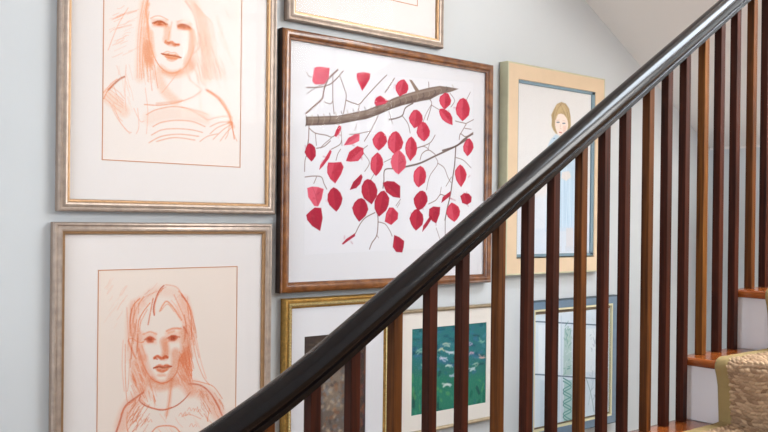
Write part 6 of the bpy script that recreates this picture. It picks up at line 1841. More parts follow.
# ------------------------------------------------------------------ mesh builder
class MB:
    def __init__(s): s.v = []; s.f = []; s.m = []
    def add(s, vs, fs, mi=0):
        o = len(s.v); s.v += [tuple(v) for v in vs]; s.f += [tuple(i + o for i in f) for f in fs]
        s.m += list(mi) if isinstance(mi, (list, tuple)) else [mi] * len(fs)
    def box(s, x0, x1, y0, y1, z0, z1, mi=0):
        s.add([(x0, y0, z0), (x1, y0, z0), (x1, y1, z0), (x0, y1, z0), (x0, y0, z1), (x1, y0, z1), (x1, y1, z1), (x0, y1, z1)],
              [(0, 3, 2, 1), (4, 5, 6, 7), (0, 1, 5, 4), (1, 2, 6, 5), (2, 3, 7, 6), (3, 0, 4, 7)], mi)
    def prism_y(s, pts, y0, y1, mi=0):
        n = len(pts)
        s.add([(x, y0, z) for x, z in pts] + [(x, y1, z) for x, z in pts],
              [tuple(range(n)), tuple(range(2 * n - 1, n - 1, -1))] + [(i, i + n, (i + 1) % n + n, (i + 1) % n) for i in range(n)], mi)
    def moulding(s, w, h, prof, mis=None):
        """closed profile (inset, height) mitred round a w x h rectangle; local x 0..w centred, z 0..h, -y out of the wall"""
        n = len(prof); vs = []
        for cx, cz, sx, sz in ((-w / 2, 0, 1, 1), (w / 2, 0, -1, 1), (w / 2, h, -1, -1), (-w / 2, h, 1, -1)):
            for d, t in prof: vs.append((cx + sx * d, -t, cz + sz * d))
        fs = []; mi = []
        for c in range(4):
            for i in range(n):
                j = (i + 1) % n; c2 = (c + 1) % 4
                fs.append((c * n + i, c2 * n + i, c2 * n + j, c * n + j)); mi.append(mis[i] if mis else 0)
        s.add(vs, fs, mi)
    def build(s, name, mats, parent=None, loc=(0, 0, 0), smooth=None, bevel=0):
        me = bpy.data.meshes.new(name); me.from_pydata(s.v, [], s.f)
        for m in (mats if isinstance(mats, (list, tuple)) else [mats]): me.materials.append(m)
        me.polygons.foreach_set('material_index', s.m)
        import bmesh
        bm = bmesh.new(); bm.from_mesh(me); bmesh.ops.recalc_face_normals(bm, faces=bm.faces); bm.to_mesh(me); bm.free()
        if smooth is not None:
            me.polygons.foreach_set('use_smooth', [True] * len(me.polygons)); me.set_sharp_from_angle(angle=math.radians(smooth))
        o = bpy.data.objects.new(name, me); C.objects.link(o); o.location = loc
        if parent: o.parent = parent
        if bevel:
            b = o.modifiers.new('bevel', 'BEVEL'); b.width = bevel; b.segments = 3; b.limit_method = 'ANGLE'
        return o
def empty(name, loc, label, cat, group=None):
    o = bpy.data.objects.new(name, None); C.objects.link(o); o.location = loc; o.empty_display_size = .1
    o['label'] = label; o['category'] = cat
    if group: o['group'] = group
    return o
def structure(o): o['kind'] = 'structure'; return o

# ------------------------------------------------------------------ painted / drawn artworks: a fine mesh coloured by strokes
def catmull(p, step):
    if len(p) < 3:
        n = max(2, int(math.dist(p[0], p[-1]) / step) + 1); t = np.linspace(0, 1, n)[:, None]
        return np.array(p[0]) * (1 - t) + np.array(p[-1]) * t
    q = [np.array(p[0])] + [np.array(x) for x in p] + [np.array(p[-1])]; out = []
    for i in range(1, len(q) - 2):
        a, b, c, d = q[i - 1:i + 3]; n = max(2, int(np.linalg.norm(c - b) / step)); t = np.linspace(0, 1, n, endpoint=False)[:, None]
        out.append(.5 * ((2 * b) + (c - a) * t + (2 * a - 5 * b + 4 * c - d) * t ** 2 + (3 * b - a - 3 * c + d) * t ** 3))
    return np.vstack(out + [q[-2][None]])
def paint(name, base, cell=1.5, grain=.012, pencil=False):
    d, u0, u1, z0, z1 = ART_RECT[name]
    W_, H_ = (u1 - u0) * 1000, (z1 - z0) * 1000
    nx, nz = int(W_ / cell) + 1, int(H_ / cell) + 1
    gx = np.linspace(0, W_, nx); gz = np.linspace(0, H_, nz)
    bc = np.array([int(base[i:i + 2], 16) / 255 for i in (0, 2, 4)])
    img = np.ones((nz, nx, 3)) * bc
    rng = np.random.RandomState(len(name))
    tooth = rng.rand(nz, nx)
    for line in ART[name].strip().splitlines():
        p = line.split(); k, col, a, w, soft = p[0], p[1], float(p[2]), float(p[3]), float(p[4]) * (.9 if pencil else 1.2)
        col = np.array([int(col[i:i + 2], 16) / 255 for i in (0, 2, 4)])
        pts = [tuple(float(c) for c in q.split(',')) for q in p[5:]]
        if k == 's': pts = catmull(pts, 1.5)
        pts = np.array(pts); pad = w + soft * 1.5 + 2
        i0 = np.searchsorted(gx, pts[:, 0].min() - pad); i1 = np.searchsorted(gx, pts[:, 0].max() + pad)
        j0 = np.searchsorted(gz, pts[:, 1].min() - pad); j1 = np.searchsorted(gz, pts[:, 1].max() + pad)
        if i1 <= i0 or j1 <= j0: continue
        X, Z = np.meshgrid(gx[i0:i1], gz[j0:j1]); P = np.stack([X, Z], -1)
        best = np.full(X.shape, 1e9); inside = np.zeros(X.shape, bool)
        seq = list(zip(pts[:-1], pts[1:])) + ([(pts[-1], pts[0])] if k == 'p' else [])
        for q0, q1 in seq:
            e = q1 - q0; L = e @ e + 1e-9
            t = np.clip(((P - q0) @ e) / L, 0, 1)
            best = np.minimum(best, ((P - q0 - t[..., None] * e) ** 2).sum(-1))
            if k == 'p':
                c = (q0[1] > Z) != (q1[1] > Z)
                xi = q0[0] + (Z - q0[1]) * (q1[0] - q0[0]) / ((q1[1] - q0[1]) if abs(q1[1] - q0[1]) > 1e-9 else 1e-9)
                inside ^= c & (X < xi)
        dist = np.sqrt(best)
        if k == 'p': dist = np.where(inside, -dist, dist)
        else: dist = dist - w / 2
        al = a * np.clip(.5 - dist / (soft + .6), 0, 1)
        if pencil: al = al * (.55 + .75 * tooth[j0:j1, i0:i1])
        al = np.clip(al, 0, 1)[..., None]
        img[j0:j1, i0:i1] = img[j0:j1, i0:i1] * (1 - al) + col * al
    img = np.clip(img * (1 + grain * (rng.rand(nz, nx, 1) - .5) * 2), 0, 1)
    lin = np.where(img <= .04045, img / 12.92, ((img + .055) / 1.055) ** 2.4)
    me = bpy.data.meshes.new(name)
    X, Z = np.meshgrid(gx / 1000, gz / 1000); n = nx * nz
    co = np.zeros((n, 3), np.float32); co[:, 0] = X.ravel(); co[:, 2] = Z.ravel()
    me.vertices.add(n); me.vertices.foreach_set('co', co.ravel())
    idx = np.arange(n).reshape(nz, nx); q = np.stack([idx[:-1, :-1], idx[:-1, 1:], idx[1:, 1:], idx[1:, :-1]], -1).reshape(-1, 4)
    nf = len(q); me.loops.add(nf * 4); me.loops.foreach_set('vertex_index', q.ravel().astype(np.int32))
    me.polygons.add(nf); me.polygons.foreach_set('loop_start', np.arange(nf, dtype=np.int32) * 4)
    me.update(calc_edges=True)
    at = me.color_attributes.new('Col', 'FLOAT_COLOR', 'POINT'); cc = np.ones((n, 4), np.float32); cc[:, :3] = lin.reshape(-1, 3)
    at.data.foreach_set('color', cc.ravel()); me.materials.append(M['art']); me.validate()
    return me, d, u0, z0
def hang_art(part, key, base, parent, **k):
    me, d, u0, z0 = paint(key, base, **k)
    o = bpy.data.objects.new(part, me); C.objects.link(o); o.parent = parent
    o.location = (u0 - parent.location.x, -d, z0 - parent.location.z)
    return o
def ring(w, h, mx0, mx1, mz0, mz1, y, t, lip=None):
    """flat board from 0..h with a rectangular opening; local coordinates"""
    b = MB(); x0, x1 = -w / 2, w / 2
    for (a0, a1, c0, c1) in ((x0, x1, 0, mz0), (x0, x1, mz1, h), (x0, mx0, mz0, mz1), (mx1, x1, mz0, mz1)):
        b.box(a0, a1, -y, -y + t, c0, c1)
    return b
CHAMP = [(0, .002), (0, .020), (.003, .026), (.007, .0275), (.010, .0255), (.011, .0245), (.013, .0262), (.018, .0285), (.022, .0275), (.0235, .0235), (.0255, .0235), (.029, .0225), (.0315, .018), (.0315, .013), (.026, .010), (.022, .002)]
CH_M = [1, 0, 0, 0, 0, 0, 0, 0, 0, 2, 2, 2, 2, 1, 1, 1]
def picture(name, u0, u1, z0, z1, label, cat, prof, mats, mis=None, depth=.0, group=None):
    e = empty(name, ((u0 + u1) / 2, WALL - .001, z0), label, cat, group)
    b = MB(); b.moulding(u1 - u0, z1 - z0, prof, mis); b.build('frame', mats, e, smooth=35)
    return e, u1 - u0, z1 - z0
def rel(e, u): return u - e.location.x
def relz(e, z): return z - e.location.z
def glass_pane(e, w, h, inset, y):
    b = MB(); b.box(-w / 2 + inset, w / 2 - inset, -y - .002, -y, inset, h - inset); b.build('glass_pane', M['glass'], e)
def backing(e, w, h, inset, y0=.002, y1=.008):
    b = MB(); b.box(-w / 2 + inset, w / 2 - inset, -y1, -y0, inset, h - inset); b.build('backing_board', M['backing'], e)
def line_frame(e, u0, u1, z0, z1, y, t=.0013):
    b = MB(); a0, a1, c0, c1 = rel(e, u0), rel(e, u1), relz(e, z0), relz(e, z1)
    for q in ((a0 - t, a1 + t, c0 - t, c0 + t), (a0 - t, a1 + t, c1 - t, c1 + t), (a0 - t, a0 + t, c0, c1), (a1 - t, a1 + t, c0, c1)):
        b.box(q[0], q[1], -y - .0006, -y, q[2], q[3])
    b.build('ruled_line', M['line'], e)
def mat_board(e, w, h, u0, u1, z0, z1, y, m, inset=.02, t=.003, name='mat_board'):
    b = MB(); x0, x1 = -w / 2 + inset, w / 2 - inset; a0, a1, c0, c1 = rel(e, u0), rel(e, u1), relz(e, z0), relz(e, z1)
    for q in ((x0, x1, inset, c0), (x0, x1, c1, h - inset), (x0, a0, c0, c1), (a1, x1, c0, c1)):
        b.box(q[0], q[1], -y, -y + t, q[2], q[3])
    return b.build(name, m, e)

# --- three chalk drawings in champagne frames
def drawing_frame(u0, u1, z0, z1, key, rect, label, base, part):
    e, w, h = picture('framed_drawing', u0, u1, z0, z1, label, 'picture', CHAMP, [M['champagne'], M['champagne_side'], M['champagne_lip']], CH_M, group='chalk drawings in champagne frames')
    backing(e, w, h, .02)
    mat_board(e, w, h, *rect, .0142, M['mat_cream'], .024)
    line_frame(e, *rect, .0142)
    if key: hang_art(part, key, base, e, pencil=True, grain=.008, cell=1.15)
    else:
        b = MB(); b.box(rel(e, rect[0]), rel(e, rect[1]), -.014, -.011, relz(e, rect[2]), relz(e, rect[3])); b.build(part, M['mat_cream'], e)
    glass_pane(e, w, h, .025, .018)
    return e
drawing_frame(.7415, 1.381, 1.657, 2.440, 'girl_turned', (.857, 1.265, 1.7925, 2.33),
    'champagne framed orange chalk drawing of a girl in a striped top, above another girl drawing', 'e7dcd4', 'chalk_drawing')
drawing_frame(.731, 1.372, .842, 1.630, 'girl_front', (.850, 1.259, .970, 1.505),
    'champagne framed rust chalk drawing of a girl facing straight forward, lower left on the wall', 'e6d7cb', 'chalk_drawing')
drawing_frame(1.418, 2.062, 2.244, 2.950, None, (1.510, 1.946, 2.375, 2.85),
    'champagne framed mostly blank white picture hanging above the red leaf print', 'e4ddd8', 'drawing_sheet')

# --- red leaves
P4 = [(0, .001), (0, .026), (.002, .031), (.006, .0345), (.012, .036), (.019, .0345), (.0235, .031), (.0255, .0265), (.031, .025), (.032, .020), (.027, .016), (.027, .001)]
e, w, h = picture('framed_print', 1.3985, 2.309, 1.421, 2.217, 'large reddish brown wood framed print of red leaves hanging from a branch', 'picture', P4, [M['red_wood'], M['dark_side']], [1, 0, 0, 0, 0, 0, 0, 0, 0, 1, 1, 1])
backing(e, w, h, .02); hang_art('leaf_print', 'leaves', 'd9d7d9', e, cell=1.5, grain=.006)
mat_board(e, w, h, 1.442, 2.268, 1.457, 2.183, .0163, M['mat_white'], .026); glass_pane(e, w, h, .028, .0185)

# --- child in blue
P5 = [(0, .001), (0, .039), (.0015, .0425), (.0065, .042), (.060, .0415), (.0615, .039), (.062, .036), (.062, .03), (.04, .02), (.04, .001)]
e, w, h = picture('framed_portrait', 2.373, 2.966, 1.444, 2.240, 'tan framed portrait of a fair haired child in pale blue clothes', 'picture', P5, [M['birch'], M['birch_side']], [1, 1, 1, 0, 0, 0, 1, 1, 1, 1])
backing(e, w, h, .03)
b = MB(); x0, x1 = rel(e, 2.436), rel(e, 2.900); c0, c1 = relz(e, 1.515), relz(e, 2.177)
for q in ((x0 - .004, x1 + .004, c0 - .004, c0 + .007), (x0 - .004, x1 + .004, c1 - .010, c1 + .004), (x0 - .004, x0 + .003, c0, c1), (x1 - .014, x1 + .004, c0, c1)):
    b.box(q[0], q[1], -.038, -.031, q[2], q[3])
b.build('fillet', M['blue_grey'], e)['label'] = 'blue grey inner fillet'
hang_art('portrait_painting', 'child', 'd8d5d3', e, grain=.02); glass_pane(e, w, h, .055, .0375)

# --- dark painting in gold
P6 = [(0, .001), (0, .022), (.003, .028), (.007, .029), (.010, .026), (.012, .022), (.014, .022), (.017, .027), (.021, .027), (.024, .022), (.027, .021), (.031, .017), (.031, .012), (.02, .01), (.02, .001)]
e, w, h = picture('framed_painting', 1.418, 1.842, .690, 1.403, 'ornate gold framed dark brown painting with wide white mat, behind the lower handrail', 'picture', P6, [M['gold'], M['gold_pale'], M['gold']], [2, 0, 0, 0, 0, 0, 1, 1, 1, 0, 0, 0, 2, 2, 2])
b = MB()   # beading round the frame
n1 = 62
for side in range(4):
    L = (w if side % 2 == 0 else h) - .038
    n = int(L / .0095)
    for i in range(n):
        t = (i + .5) / n * L + .019
        cx, cz = ((-w / 2 + t, .019), (w / 2 - .019, t), (w / 2 - t, h - .019), (-w / 2 + .019, h - t))[side]
        r = .0036
        vs = [(cx, -.027 - r, cz)] + [(cx + r * math.cos(a), -.027, cz + r * math.sin(a)) for a in [k * math.pi / 3 for k in range(6)]]
        b.add(vs, [(0, 1 + k, 1 + (k + 1) % 6) for k in range(6)] + [(6, 5, 4, 3, 2, 1)])
b.build('beading', M['gold_pale'], e)
backing(e, w, h, .02); hang_art('dark_painting', 'dark', '463a34', e, cell=1.6, grain=.06)
mat_board(e, w, h, 1.496, 1.739, .822, 1.283, .0165, M['mat_white'], .024); glass_pane(e, w, h, .028, .0185)

# --- water garden print
P7 = [(0, .001), (0, .018), (.002, .021), (.006, .022), (.009, .020), (.012, .016), (.012, .010), (.008, .009), (.008, .001)]
e, w, h = picture('framed_print', 1.872, 2.360, .913, 1.341, 'teal green print with cream mat in a thin gold frame, below the leaf print', 'picture', P7, [M['thin_gold']])
backing(e, w, h, .008); hang_art('teal_print', 'lily', '2f6f66', e, cell=1.6, grain=.05)
mat_board(e, w, h, 1.941, 2.307, .978, 1.274, .0125, M['mat_warm'], .009); glass_pane(e, w, h, .010, .0135)

# --- slate blue frame
P8 = [(0, .001), (0, .022), (.002, .026), (.005, .0265), (.034, .024), (.035, .020), (.035, .012), (.02, .01), (.02, .001)]
e, w, h = picture('framed_print', 2.525, 3.100, .796, 1.339, 'slate blue framed pale print with dark bars and green zigzag, low behind the balusters', 'picture', P8, [M['slate'], M['slate_dark']], [1, 1, 1, 0, 0, 1, 1, 1, 1])
b = MB(); b.moulding(w - .068, h - .068, [(0, .013), (0, .023), (.008, .023), (.008, .0125)]); fo = b.build('fillet', M['cream_gold'], e, loc=(0, 0, .034)); fo['label'] = 'cream gold inner fillet'
b = MB(); b.box(rel(e, 2.992), rel(e, 3.036), -.0165, -.0125, relz(e, .846), relz(e, 1.283)); b.build('mat_strip', M['black'], e)
backing(e, w, h, .02); hang_art('window_bar_print', 'window_print', 'd3dee6', e, cell=1.6, grain=.01); glass_pane(e, w, h, .036, .0185)

# ------------------------------------------------------------------ stair
stair = empty('staircase', (nose(1), TREAD_END, FLOOR), 'wooden staircase with orange stained treads and white risers', 'staircase')
def under(o, p=stair):
    o.parent = p; o.matrix_parent_inverse = Matrix.Translation(-Vector(p.location)); return o
NT = 11
tb = MB(); tb.box(0, RUN + .028, SOUTH + .002 - TREAD_END, 0, -.025, 0)
tr0 = tb.build('tread', M['tread'], stair, bevel=.011)
rb = MB(); rb.box(0, .018, SOUTH + .002 - TREAD_END, -.018, 0, RISE - .026)
rs0 = rb.build('riser', M['white'], stair)
for k in range(1, NT + 2):
    r = rs0 if k == 1 else rs0.copy()
    if k > 1: C.objects.link(r); r.parent = stair
    r.location = (nose(k) - nose(1) + .026, 0, top(k - 1) + .0005 - FLOOR)
    if k > NT: continue
    t = tr0 if k == 1 else tr0.copy()
    if k > 1: C.objects.link(t); t.parent = stair
    t.location = (nose(k) - nose(1), 0, top(k) - FLOOR)
sp = []                                        # cut stringer with the sawtooth of the steps
for k in range(1, NT + 1):
    sp += [(nose(k) + .030, top(k - 1) + (0 if k == 1 else -.026)), (nose(k) + .030, top(k) - .026)]
sp += [(nose(NT + 1) + .02, top(NT) - .026), (nose(NT + 1) + .02, top(NT) - .30), (nose(1) + .32, FLOOR)]
b = MB(); b.prism_y(sp, 1.352, 1.3745); under(b.build('stringer', M['white']))
b = MB(); b.prism_y([(nose(1) + .34, FLOOR), (nose(NT + 1), top(NT) - .30), (nose(NT + 1), FLOOR)], 1.325, 1.350)
structure(b.build('wall_under_stair', M['wall']))

# landing and the soffit of the upper flight that doubles back along the picture wall
lx = nose(NT + 1)
b = MB(); b.box(lx + .022, EAST, SOUTH, 1.395, 2.003, 2.180); b.box(3.867, EAST, 1.395, WALL, 2.003, 2.180); structure(b.build('floor_landing', M['ceil']))
zs = lambda x: 2.558 - (x - 2.869) * .5567
b = MB(); x1 = 2.869 + (2.558 - 1.99) / .5567; x0 = 2.869 - (CEIL - 2.558) / .5567
b.prism_y([(x0, CEIL), (x1, 2.002), (x1 - .02, 2.18), (x0 + .35, CEIL)], 1.43, WALL); structure(b.build('ceiling_upper_flight', M['ceil']))


# ------------------------------------------------------------------ railing
railing = empty('stair_railing', (nose(1), RAIL_Y, FLOOR), 'dark wood stair railing with rounded near black handrail and square balusters', 'railing')
SL = .6255
def rail_z(u):
    z = SL * u + .757
    if u < 1.0: z += SL * (1.0 - u) ** 2 / 1.8
    return z
prof = []
for a in np.linspace(-22, 202, 25): prof.append((.0285 * math.cos(math.radians(a)), .002 + .0285 * math.sin(math.radians(a))))
prof += [(-.0205, -.0130), (-.0195, -.0165), (-.0215, -.0185), (-.0215, -.0285), (.0215, -.0285), (.0215, -.0185), (.0195, -.0165), (.0205, -.0130)]
us = [.44 + .04 * i for i in range(16)] + [1.2, 2.0, 3.0, lx + .08]
b = MB(); vs = []; n = len(prof)
for u in us:
    du = .002; s = (rail_z(u + du) - rail_z(u - du)) / (2 * du); L = math.hypot(1, s)
    for pw, pn in prof: vs.append((u - s / L * pn, RAIL_Y - pw, rail_z(u) + pn / L))
fs = [(i * n + j, i * n + (j + 1) % n, (i + 1) * n + (j + 1) % n, (i + 1) * n + j) for i in range(len(us) - 1) for j in range(n)]
b.add(vs, fs + [tuple(range(n)), tuple(range(len(vs) - 1, len(vs) - n - 1, -1))])
under(b.build('handrail', M['rail'], smooth=38), railing)
S2 = .01175
BAL = [.645, .747, .851, .955, 1.051, 1.162, 1.261, 1.358, 1.475, 1.576, 1.670, 1.779, 1.874, 1.965, 2.073, 2.164, 2.256, 2.356, 2.447, 2.541, 2.644, 2.735, 2.828]
BAL += [nose(k) + o_ for k in range(9, NT + 1) for o_ in (.0865, .179, .2695)]
for i_, u in enumerate(BAL):
    if 1:
        k = int((u + S2 - nose(1)) // RUN) + 1; j = (i_ - 2) % 3 if i_ > 1 else i_ + 1; z0 = top(k) + .0005
        j = (i_ + 1) % 3
        g = lambda x: (rail_z(x) - .0285 * math.sqrt(1 + SL * SL) + .004) - z0
        b = MB(); x = S2
        vs = [(-x, -x, 0), (x, -x, 0), (x, x, 0), (-x, x, 0), (-x, -x, g(u - x)), (x, -x, g(u + x)), (x, x, g(u + x)), (-x, x, g(u - x))]
        b.add(vs, [(0, 3, 2, 1), (4, 5, 6, 7), (0, 1, 5, 4), (1, 2, 6, 5), (2, 3, 7, 6), (3, 0, 4, 7)])
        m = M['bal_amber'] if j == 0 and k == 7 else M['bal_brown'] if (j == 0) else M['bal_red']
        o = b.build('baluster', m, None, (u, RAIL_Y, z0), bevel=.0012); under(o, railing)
def newel(x, z0, h):
    b = MB(); s = .045
    b.box(x - s, x + s, RAIL_Y - s, RAIL_Y + s, z0, z0 + h)
    b.box(x - s - .012, x + s + .012, RAIL_Y - s - .012, RAIL_Y + s + .012, z0 + h, z0 + h + .02)
    b.box(x - s + .01, x + s - .01, RAIL_Y - s + .01, RAIL_Y + s - .01, z0 + h + .02, z0 + h + .045)
    under(b.build('newel_post', M['rail'], bevel=.004), railing)
newel(.42, FLOOR + .0005, 1.24); newel(lx + .10, 2.1805, 1.02)

# ------------------------------------------------------------------ stair runner
RW1 = 1.264; RW0 = SOUTH + .09
path = [(nose(1) - .03 + .022, .006)]
T = .008
for k in range(1, NT + 1):
    x, z = nose(k), top(k)
    path += [(x + .022 - T + .002, top(k - 1) + T + .002), (x + .016 - T, z - .07), (x + .008 - T, z - .040)]
    cx, cz, r = x + .012, z - .013, .0135 + T
    for a in np.linspace(205, 95, 8): path.append((cx + r * math.cos(math.radians(a)), cz + r * math.sin(math.radians(a))))
    path.append((nose(k + 1) - .004, z + T))
path = path[1:]
def resample(path, lo, hi):
    P = np.array(path); seg = np.linalg.norm(np.diff(P, axis=0), axis=1); S = np.concatenate([[0], np.cumsum(seg)])
    s = 0; out = []
    while s < S[-1]:
        x = np.interp(s, S, P[:, 0]); z = np.interp(s, S, P[:, 1]); out.append((s, x, z))
        s += lo if nose(6) < x < nose(9) - .1 else hi
    return np.array(out)
RS = resample(path, .0017, .008)
ws = list(np.arange(RW0 + .03, .84, .02)) + list(np.arange(.84, RW1 - .036, .0018))
ws = np.array(ws)
def sweep_surface(name, RS, ws, mat_, parent, weave, lift=0.):
    tan = np.gradient(RS[:, 1:], axis=0); tan /= np.linalg.norm(tan, axis=1)[:, None] + 1e-9
    # smooth normals
    nrm = np.stack([-tan[:, 1], tan[:, 0]], -1)
    Sg, Wg = np.meshgrid(RS[:, 0], ws, indexing='ij')
    hgt, col = weave(Sg, Wg)
    hgt = hgt + lift
    X = RS[:, 1][:, None] + nrm[:, 0][:, None] * hgt; Z = RS[:, 2][:, None] + nrm[:, 1][:, None] * hgt
    ns, nw = Sg.shape; n = ns * nw
    me = bpy.data.meshes.new(name); me.vertices.add(n)
    co = np.stack([X, Wg, Z], -1).reshape(-1, 3).astype(np.float32); me.vertices.foreach_set('co', co.ravel())
    idx = np.arange(n).reshape(ns, nw); q = np.stack([idx[:-1, :-1], idx[:-1, 1:], idx[1:, 1:], idx[1:, :-1]], -1).reshape(-1, 4)[:, ::-1]
    nf = len(q); me.loops.add(nf * 4); me.loops.foreach_set('vertex_index', q.ravel().astype(np.int32))
    me.polygons.add(nf); me.polygons.foreach_set('loop_start', np.arange(nf, dtype=np.int32) * 4); me.update(calc_edges=True)
    me.polygons.foreach_set('use_smooth', np.ones(nf, bool))
    if col is not None:
        at = me.color_attributes.new('Col', 'FLOAT_COLOR', 'POINT'); cc = np.ones((n, 4), np.float32); cc[:, :3] = col.reshape(-1, 3)
        at.data.foreach_set('color', cc.ravel())
    me.materials.append(mat_); me.validate()
    o = bpy.data.objects.new(name, me); C.objects.link(o)
    if parent: under(o, parent)
    return o
rng = np.random.RandomState(1)
NZ = rng.rand(900, 900)
def weave(S, Wd):
    pr, pk = .0108, .0158
    wob = .0040 * np.sin(Wd / .026 + 1.5 * np.sin(S / .09)) + .002 * np.sin(Wd / .0113 + S / .04)
    row = (S + wob) / pr; ri = np.floor(row).astype(int); fr = row - ri
    sl = np.where(ri % 2 == 0, 1., -1.) * .5                      # neighbouring rows lean opposite ways, like a plait
    kn = Wd / pk + sl * (fr - .5) + (ri % 2) * .37 + .25 * NZ[ri % 900, 5]; ki = np.floor(kn).astype(int); fk = kn - ki
    rnd = NZ[ri % 900, ki % 900]; rnd2 = NZ[(ri * 7 + 3) % 900, (ki * 5 + 11) % 900]
    prow = np.sqrt(np.clip(1 - (2 * fr - 1) ** 2, 0, 1)); pkn = np.sqrt(np.clip(1 - (2 * fk - 1) ** 2, 0, 1))
    h = .0078 * prow * pkn * (.55 + .6 * rnd)
    ply = .5 + .5 * np.sin(fk * 4 * np.pi)
    h = h + .0006 * ply * prow
    a = np.array(srgb('c2a382')); b_ = np.array(srgb('8a6c54')); c_ = np.array(srgb('6c4c32'))
    t = np.clip(.15 + .8 * rnd, 0, 1)[..., None]
    col = b_ * (1 - t) + a * t
    m = (rnd2 > .82)[..., None] * .35
    return h, col * (1 - m) + c_ * m
runner = empty('stair_runner', (nose(1), RW1, top(1)), 'woven tan stair runner with olive cloth binding laid over the treads', 'carpet runner')
sweep_surface('woven_field', RS, ws, M['carpet'], runner, weave)
def bind(S, Wd):
    e = np.minimum(Wd - Wd.min(), Wd.max() - Wd) ; prof_ = .0045 * np.clip(e / .004, 0, 1) ** .5
    return prof_ + .0012 * np.sin(S / .011 + Wd / .012 + 2 * np.sin(S / .05)) * np.clip(e / .01, 0, 1), None
RB = RS[::2]
for a0, a1 in ((RW1 - .040, RW1), (RW0, RW0 + .040)):
    o = sweep_surface('binding', RB, np.concatenate([[a0, a0 + .0005], np.linspace(a0 + .003, a1 - .003, 10), [a1 - .0005, a1]]), M['binding'], runner, bind, .001)
    so = o.modifiers.new('solid', 'SOLIDIFY'); so.thickness = .004; so.offset = -1
    o['label'] = 'olive cloth edge binding'

# ------------------------------------------------------------------ room
def wall_with_hole(name, axis, plane, thick, a0, a1, z0, z1, hole, m):
    """axis 'x': wall spans x, faces y; axis 'y': wall spans y, faces x"""
    b = MB(); h0, h1, c0, c1 = hole
    for q in ((a0, a1, z0, c0), (a0, a1, c1, z1), (a0, h0, c0, c1), (h1, a1, c0, c1)):
        if axis == 'x': b.box(q[0], q[1], plane, plane + thick, q[2], q[3])
        else: b.box(plane, plane + thick, q[0], q[1], q[2], q[3])
    return structure(b.build(name, m))
b = MB(); b.box(WEST, EAST, WALL, WALL + .12, FLOOR, CEIL); structure(b.build('wall_north', M['wall']))
HS = (2.45, 4.35, 2.25, 3.4)
wall_with_hole('wall_south', 'x', SOUTH - .14, .14, WEST, EAST, FLOOR, CEIL, HS, M['wall'])
HW = (-.2, 1.6, .9, 2.7)
wall_with_hole('wall_west', 'y', WEST - .14, .14, SOUTH - .14, WALL + .12, FLOOR, CEIL, HW, M['wall'])
b = MB(); b.box(EAST, EAST + .12, SOUTH - .14, WALL + .12, FLOOR, CEIL); structure(b.build('wall_east', M['wall']))
b = MB(); b.box(WEST - .14, EAST + .12, SOUTH - .14, WALL + .12, FLOOR - .1, FLOOR); structure(b.build('floor', M['floor']))
SK = (2.5, 4.1, -.35, .90)
b = MB()
for q in ((WEST - .14, SK[0], SOUTH - .14, WALL + .12), (SK[1], EAST + .12, SOUTH - .14, WALL + .12), (SK[0], SK[1], SOUTH - .14, SK[2]), (SK[0], SK[1], SK[3], WALL + .12)):
    b.box(q[0], q[1], q[2], q[3], CEIL, CEIL + .25)
structure(b.build('ceiling', M['ceil']))
b = MB(); b.box(WEST, x1 - .03, WALL - .016, WALL, FLOOR, .10); structure(b.build('baseboard_north', M['white']))
def window(name, axis, plane, hole, nx, nz):
    h0, h1, c0, c1 = hole; b = MB(); w = .05
    bars = [(h0, h0 + w, c0, c1), (h1 - w, h1, c0, c1), (h0 + w, h1 - w, c0, c0 + w), (h0 + w, h1 - w, c1 - w, c1)]
    bars += [(h0 + (h1 - h0) * i / nx - .012, h0 + (h1 - h0) * i / nx + .012, c0 + w, c1 - w) for i in range(1, nx)]
    for i in range(1, nz): bars.append((h0 + w, h1 - w, c0 + (c1 - c0) * i / nz - .012, c0 + (c1 - c0) * i / nz + .012))
    g = MB()
    for q in bars:
        if axis == 'x': b.box(q[0], q[1], plane, plane + .04, q[2], q[3])
        elif axis == 'y': b.box(plane, plane + .04, q[0], q[1], q[2], q[3])
        else: b.box(q[0], q[1], q[2], q[3], plane, plane + .04)
    if axis == 'x': g.box(h0, h1, plane + .016, plane + .02, c0, c1)
    elif axis == 'y': g.box(plane + .016, plane + .02, h0, h1, c0, c1)
    else: g.box(h0, h1, c0, c1, plane + .016, plane + .02)
    o = structure(b.build(name, M['white'])); g.build('pane', M['wglass'], o); return o
HE = (1.43, 1.84, .35, 1.90)
wall_with_hole('wall_under_landing', 'y', x1 - .03, .14, 1.352, WALL, FLOOR, 2.002, HE, M['wall'])
window('window_added_east', 'y', x1 + .04, HE, 1, 2)  # added window out of view, lets fill light in under the soffit
window('window_1', 'x', SOUTH - .10, HS, 3, 3)
window('window_added_west', 'y', WEST - .10, HW, 2, 3)  # added window behind the camera, there for cool fill light
window('window_3', 'z', CEIL + .15, SK, 2, 1)

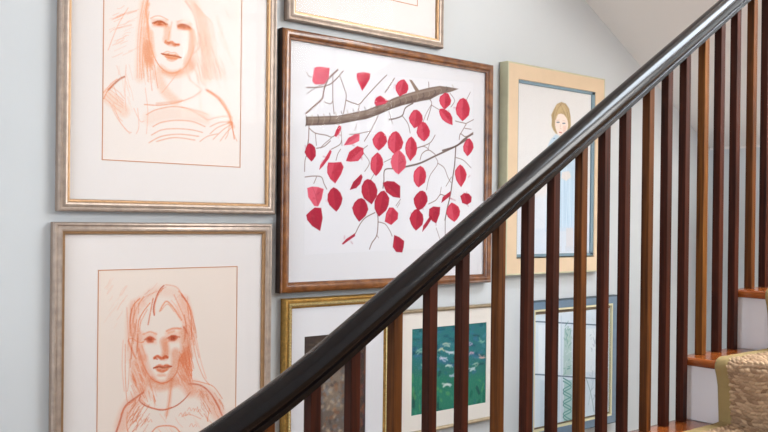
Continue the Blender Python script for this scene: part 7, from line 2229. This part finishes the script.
# ------------------------------------------------------------------ light: daylight by south window and skylight, fill by added west and east windows
def daylight(name, loc, rot, sx, sy, power, col):
    l = bpy.data.lights.new(name, 'AREA'); l.shape = 'RECTANGLE'; l.size = sx; l.size_y = sy; l.energy = power; l.color = col
    o = bpy.data.objects.new(name, l); C.objects.link(o); o.location = loc; o.rotation_euler = rot; return o
daylight('daylight_south', ((HS[0] + HS[1]) / 2, SOUTH - .15, (HS[2] + HS[3]) / 2), (math.radians(90), 0, 0), 1.9, 1.15, 76, (1, .97, .92))
daylight('added_fill_west', (WEST - .15, (HW[0] + HW[1]) / 2, (HW[2] + HW[3]) / 2), (0, math.radians(-90), 0), 1.8, 1.8, 62, (.83, .91, 1))  # added cool fill from behind the camera
daylight('daylight_above', ((SK[0] + SK[1]) / 2, (SK[2] + SK[3]) / 2, CEIL + .27), (0, 0, 0), SK[1] - SK[0], SK[3] - SK[2], 92, (.84, .92, 1))
daylight('added_fill_east', (x1 + .115, (HE[0] + HE[1]) / 2, (HE[2] + HE[3]) / 2), (0, math.radians(90), 0), HE[3] - HE[2], HE[1] - HE[0], 7, (1, .95, .88))  # added fill, brightens the picture wall and soffit from out of view
wd = bpy.data.worlds.new('sky'); bpy.context.scene.world = wd; wd.use_nodes = True
wd.node_tree.nodes['Background'].inputs[0].default_value = (.62, .78, 1, 1); wd.node_tree.nodes['Background'].inputs[1].default_value = 1.5

# ------------------------------------------------------------------ camera
cam = bpy.data.cameras.new('camera'); co = bpy.data.objects.new('camera', cam); C.objects.link(co)
cam.sensor_width = 36; cam.sensor_fit = 'HORIZONTAL'; cam.lens = 858.4065 / 768 * 36; cam.shift_y = 8.412 / 768; cam.clip_start = .02
R = Vector((.77011962, -.63780249, .01112484)); U = Vector((-.00640642, .00970579, .99993238)); F = Vector((.63786733, .77013881, -.00338859))
m = Matrix((R, U, -F)).transposed().to_4x4(); m.translation = (0, 0, 1.64); co.matrix_world = m
sc = bpy.context.scene; sc.camera = co
sc.view_settings.view_transform = 'Standard'; sc.view_settings.look = 'None'; sc.view_settings.gamma = 1; sc.view_settings.use_curve_mapping = False
sc.view_settings.exposure = 0.60
sc.cycles.use_denoising = True; sc.cycles.max_bounces = 9; sc.cycles.diffuse_bounces = 6; sc.cycles.glossy_bounces = 4; sc.cycles.transparent_max_bounces = 16
sc.cycles.caustics_reflective = False; sc.cycles.caustics_refractive = False; sc.cycles.sample_clamp_indirect = 6
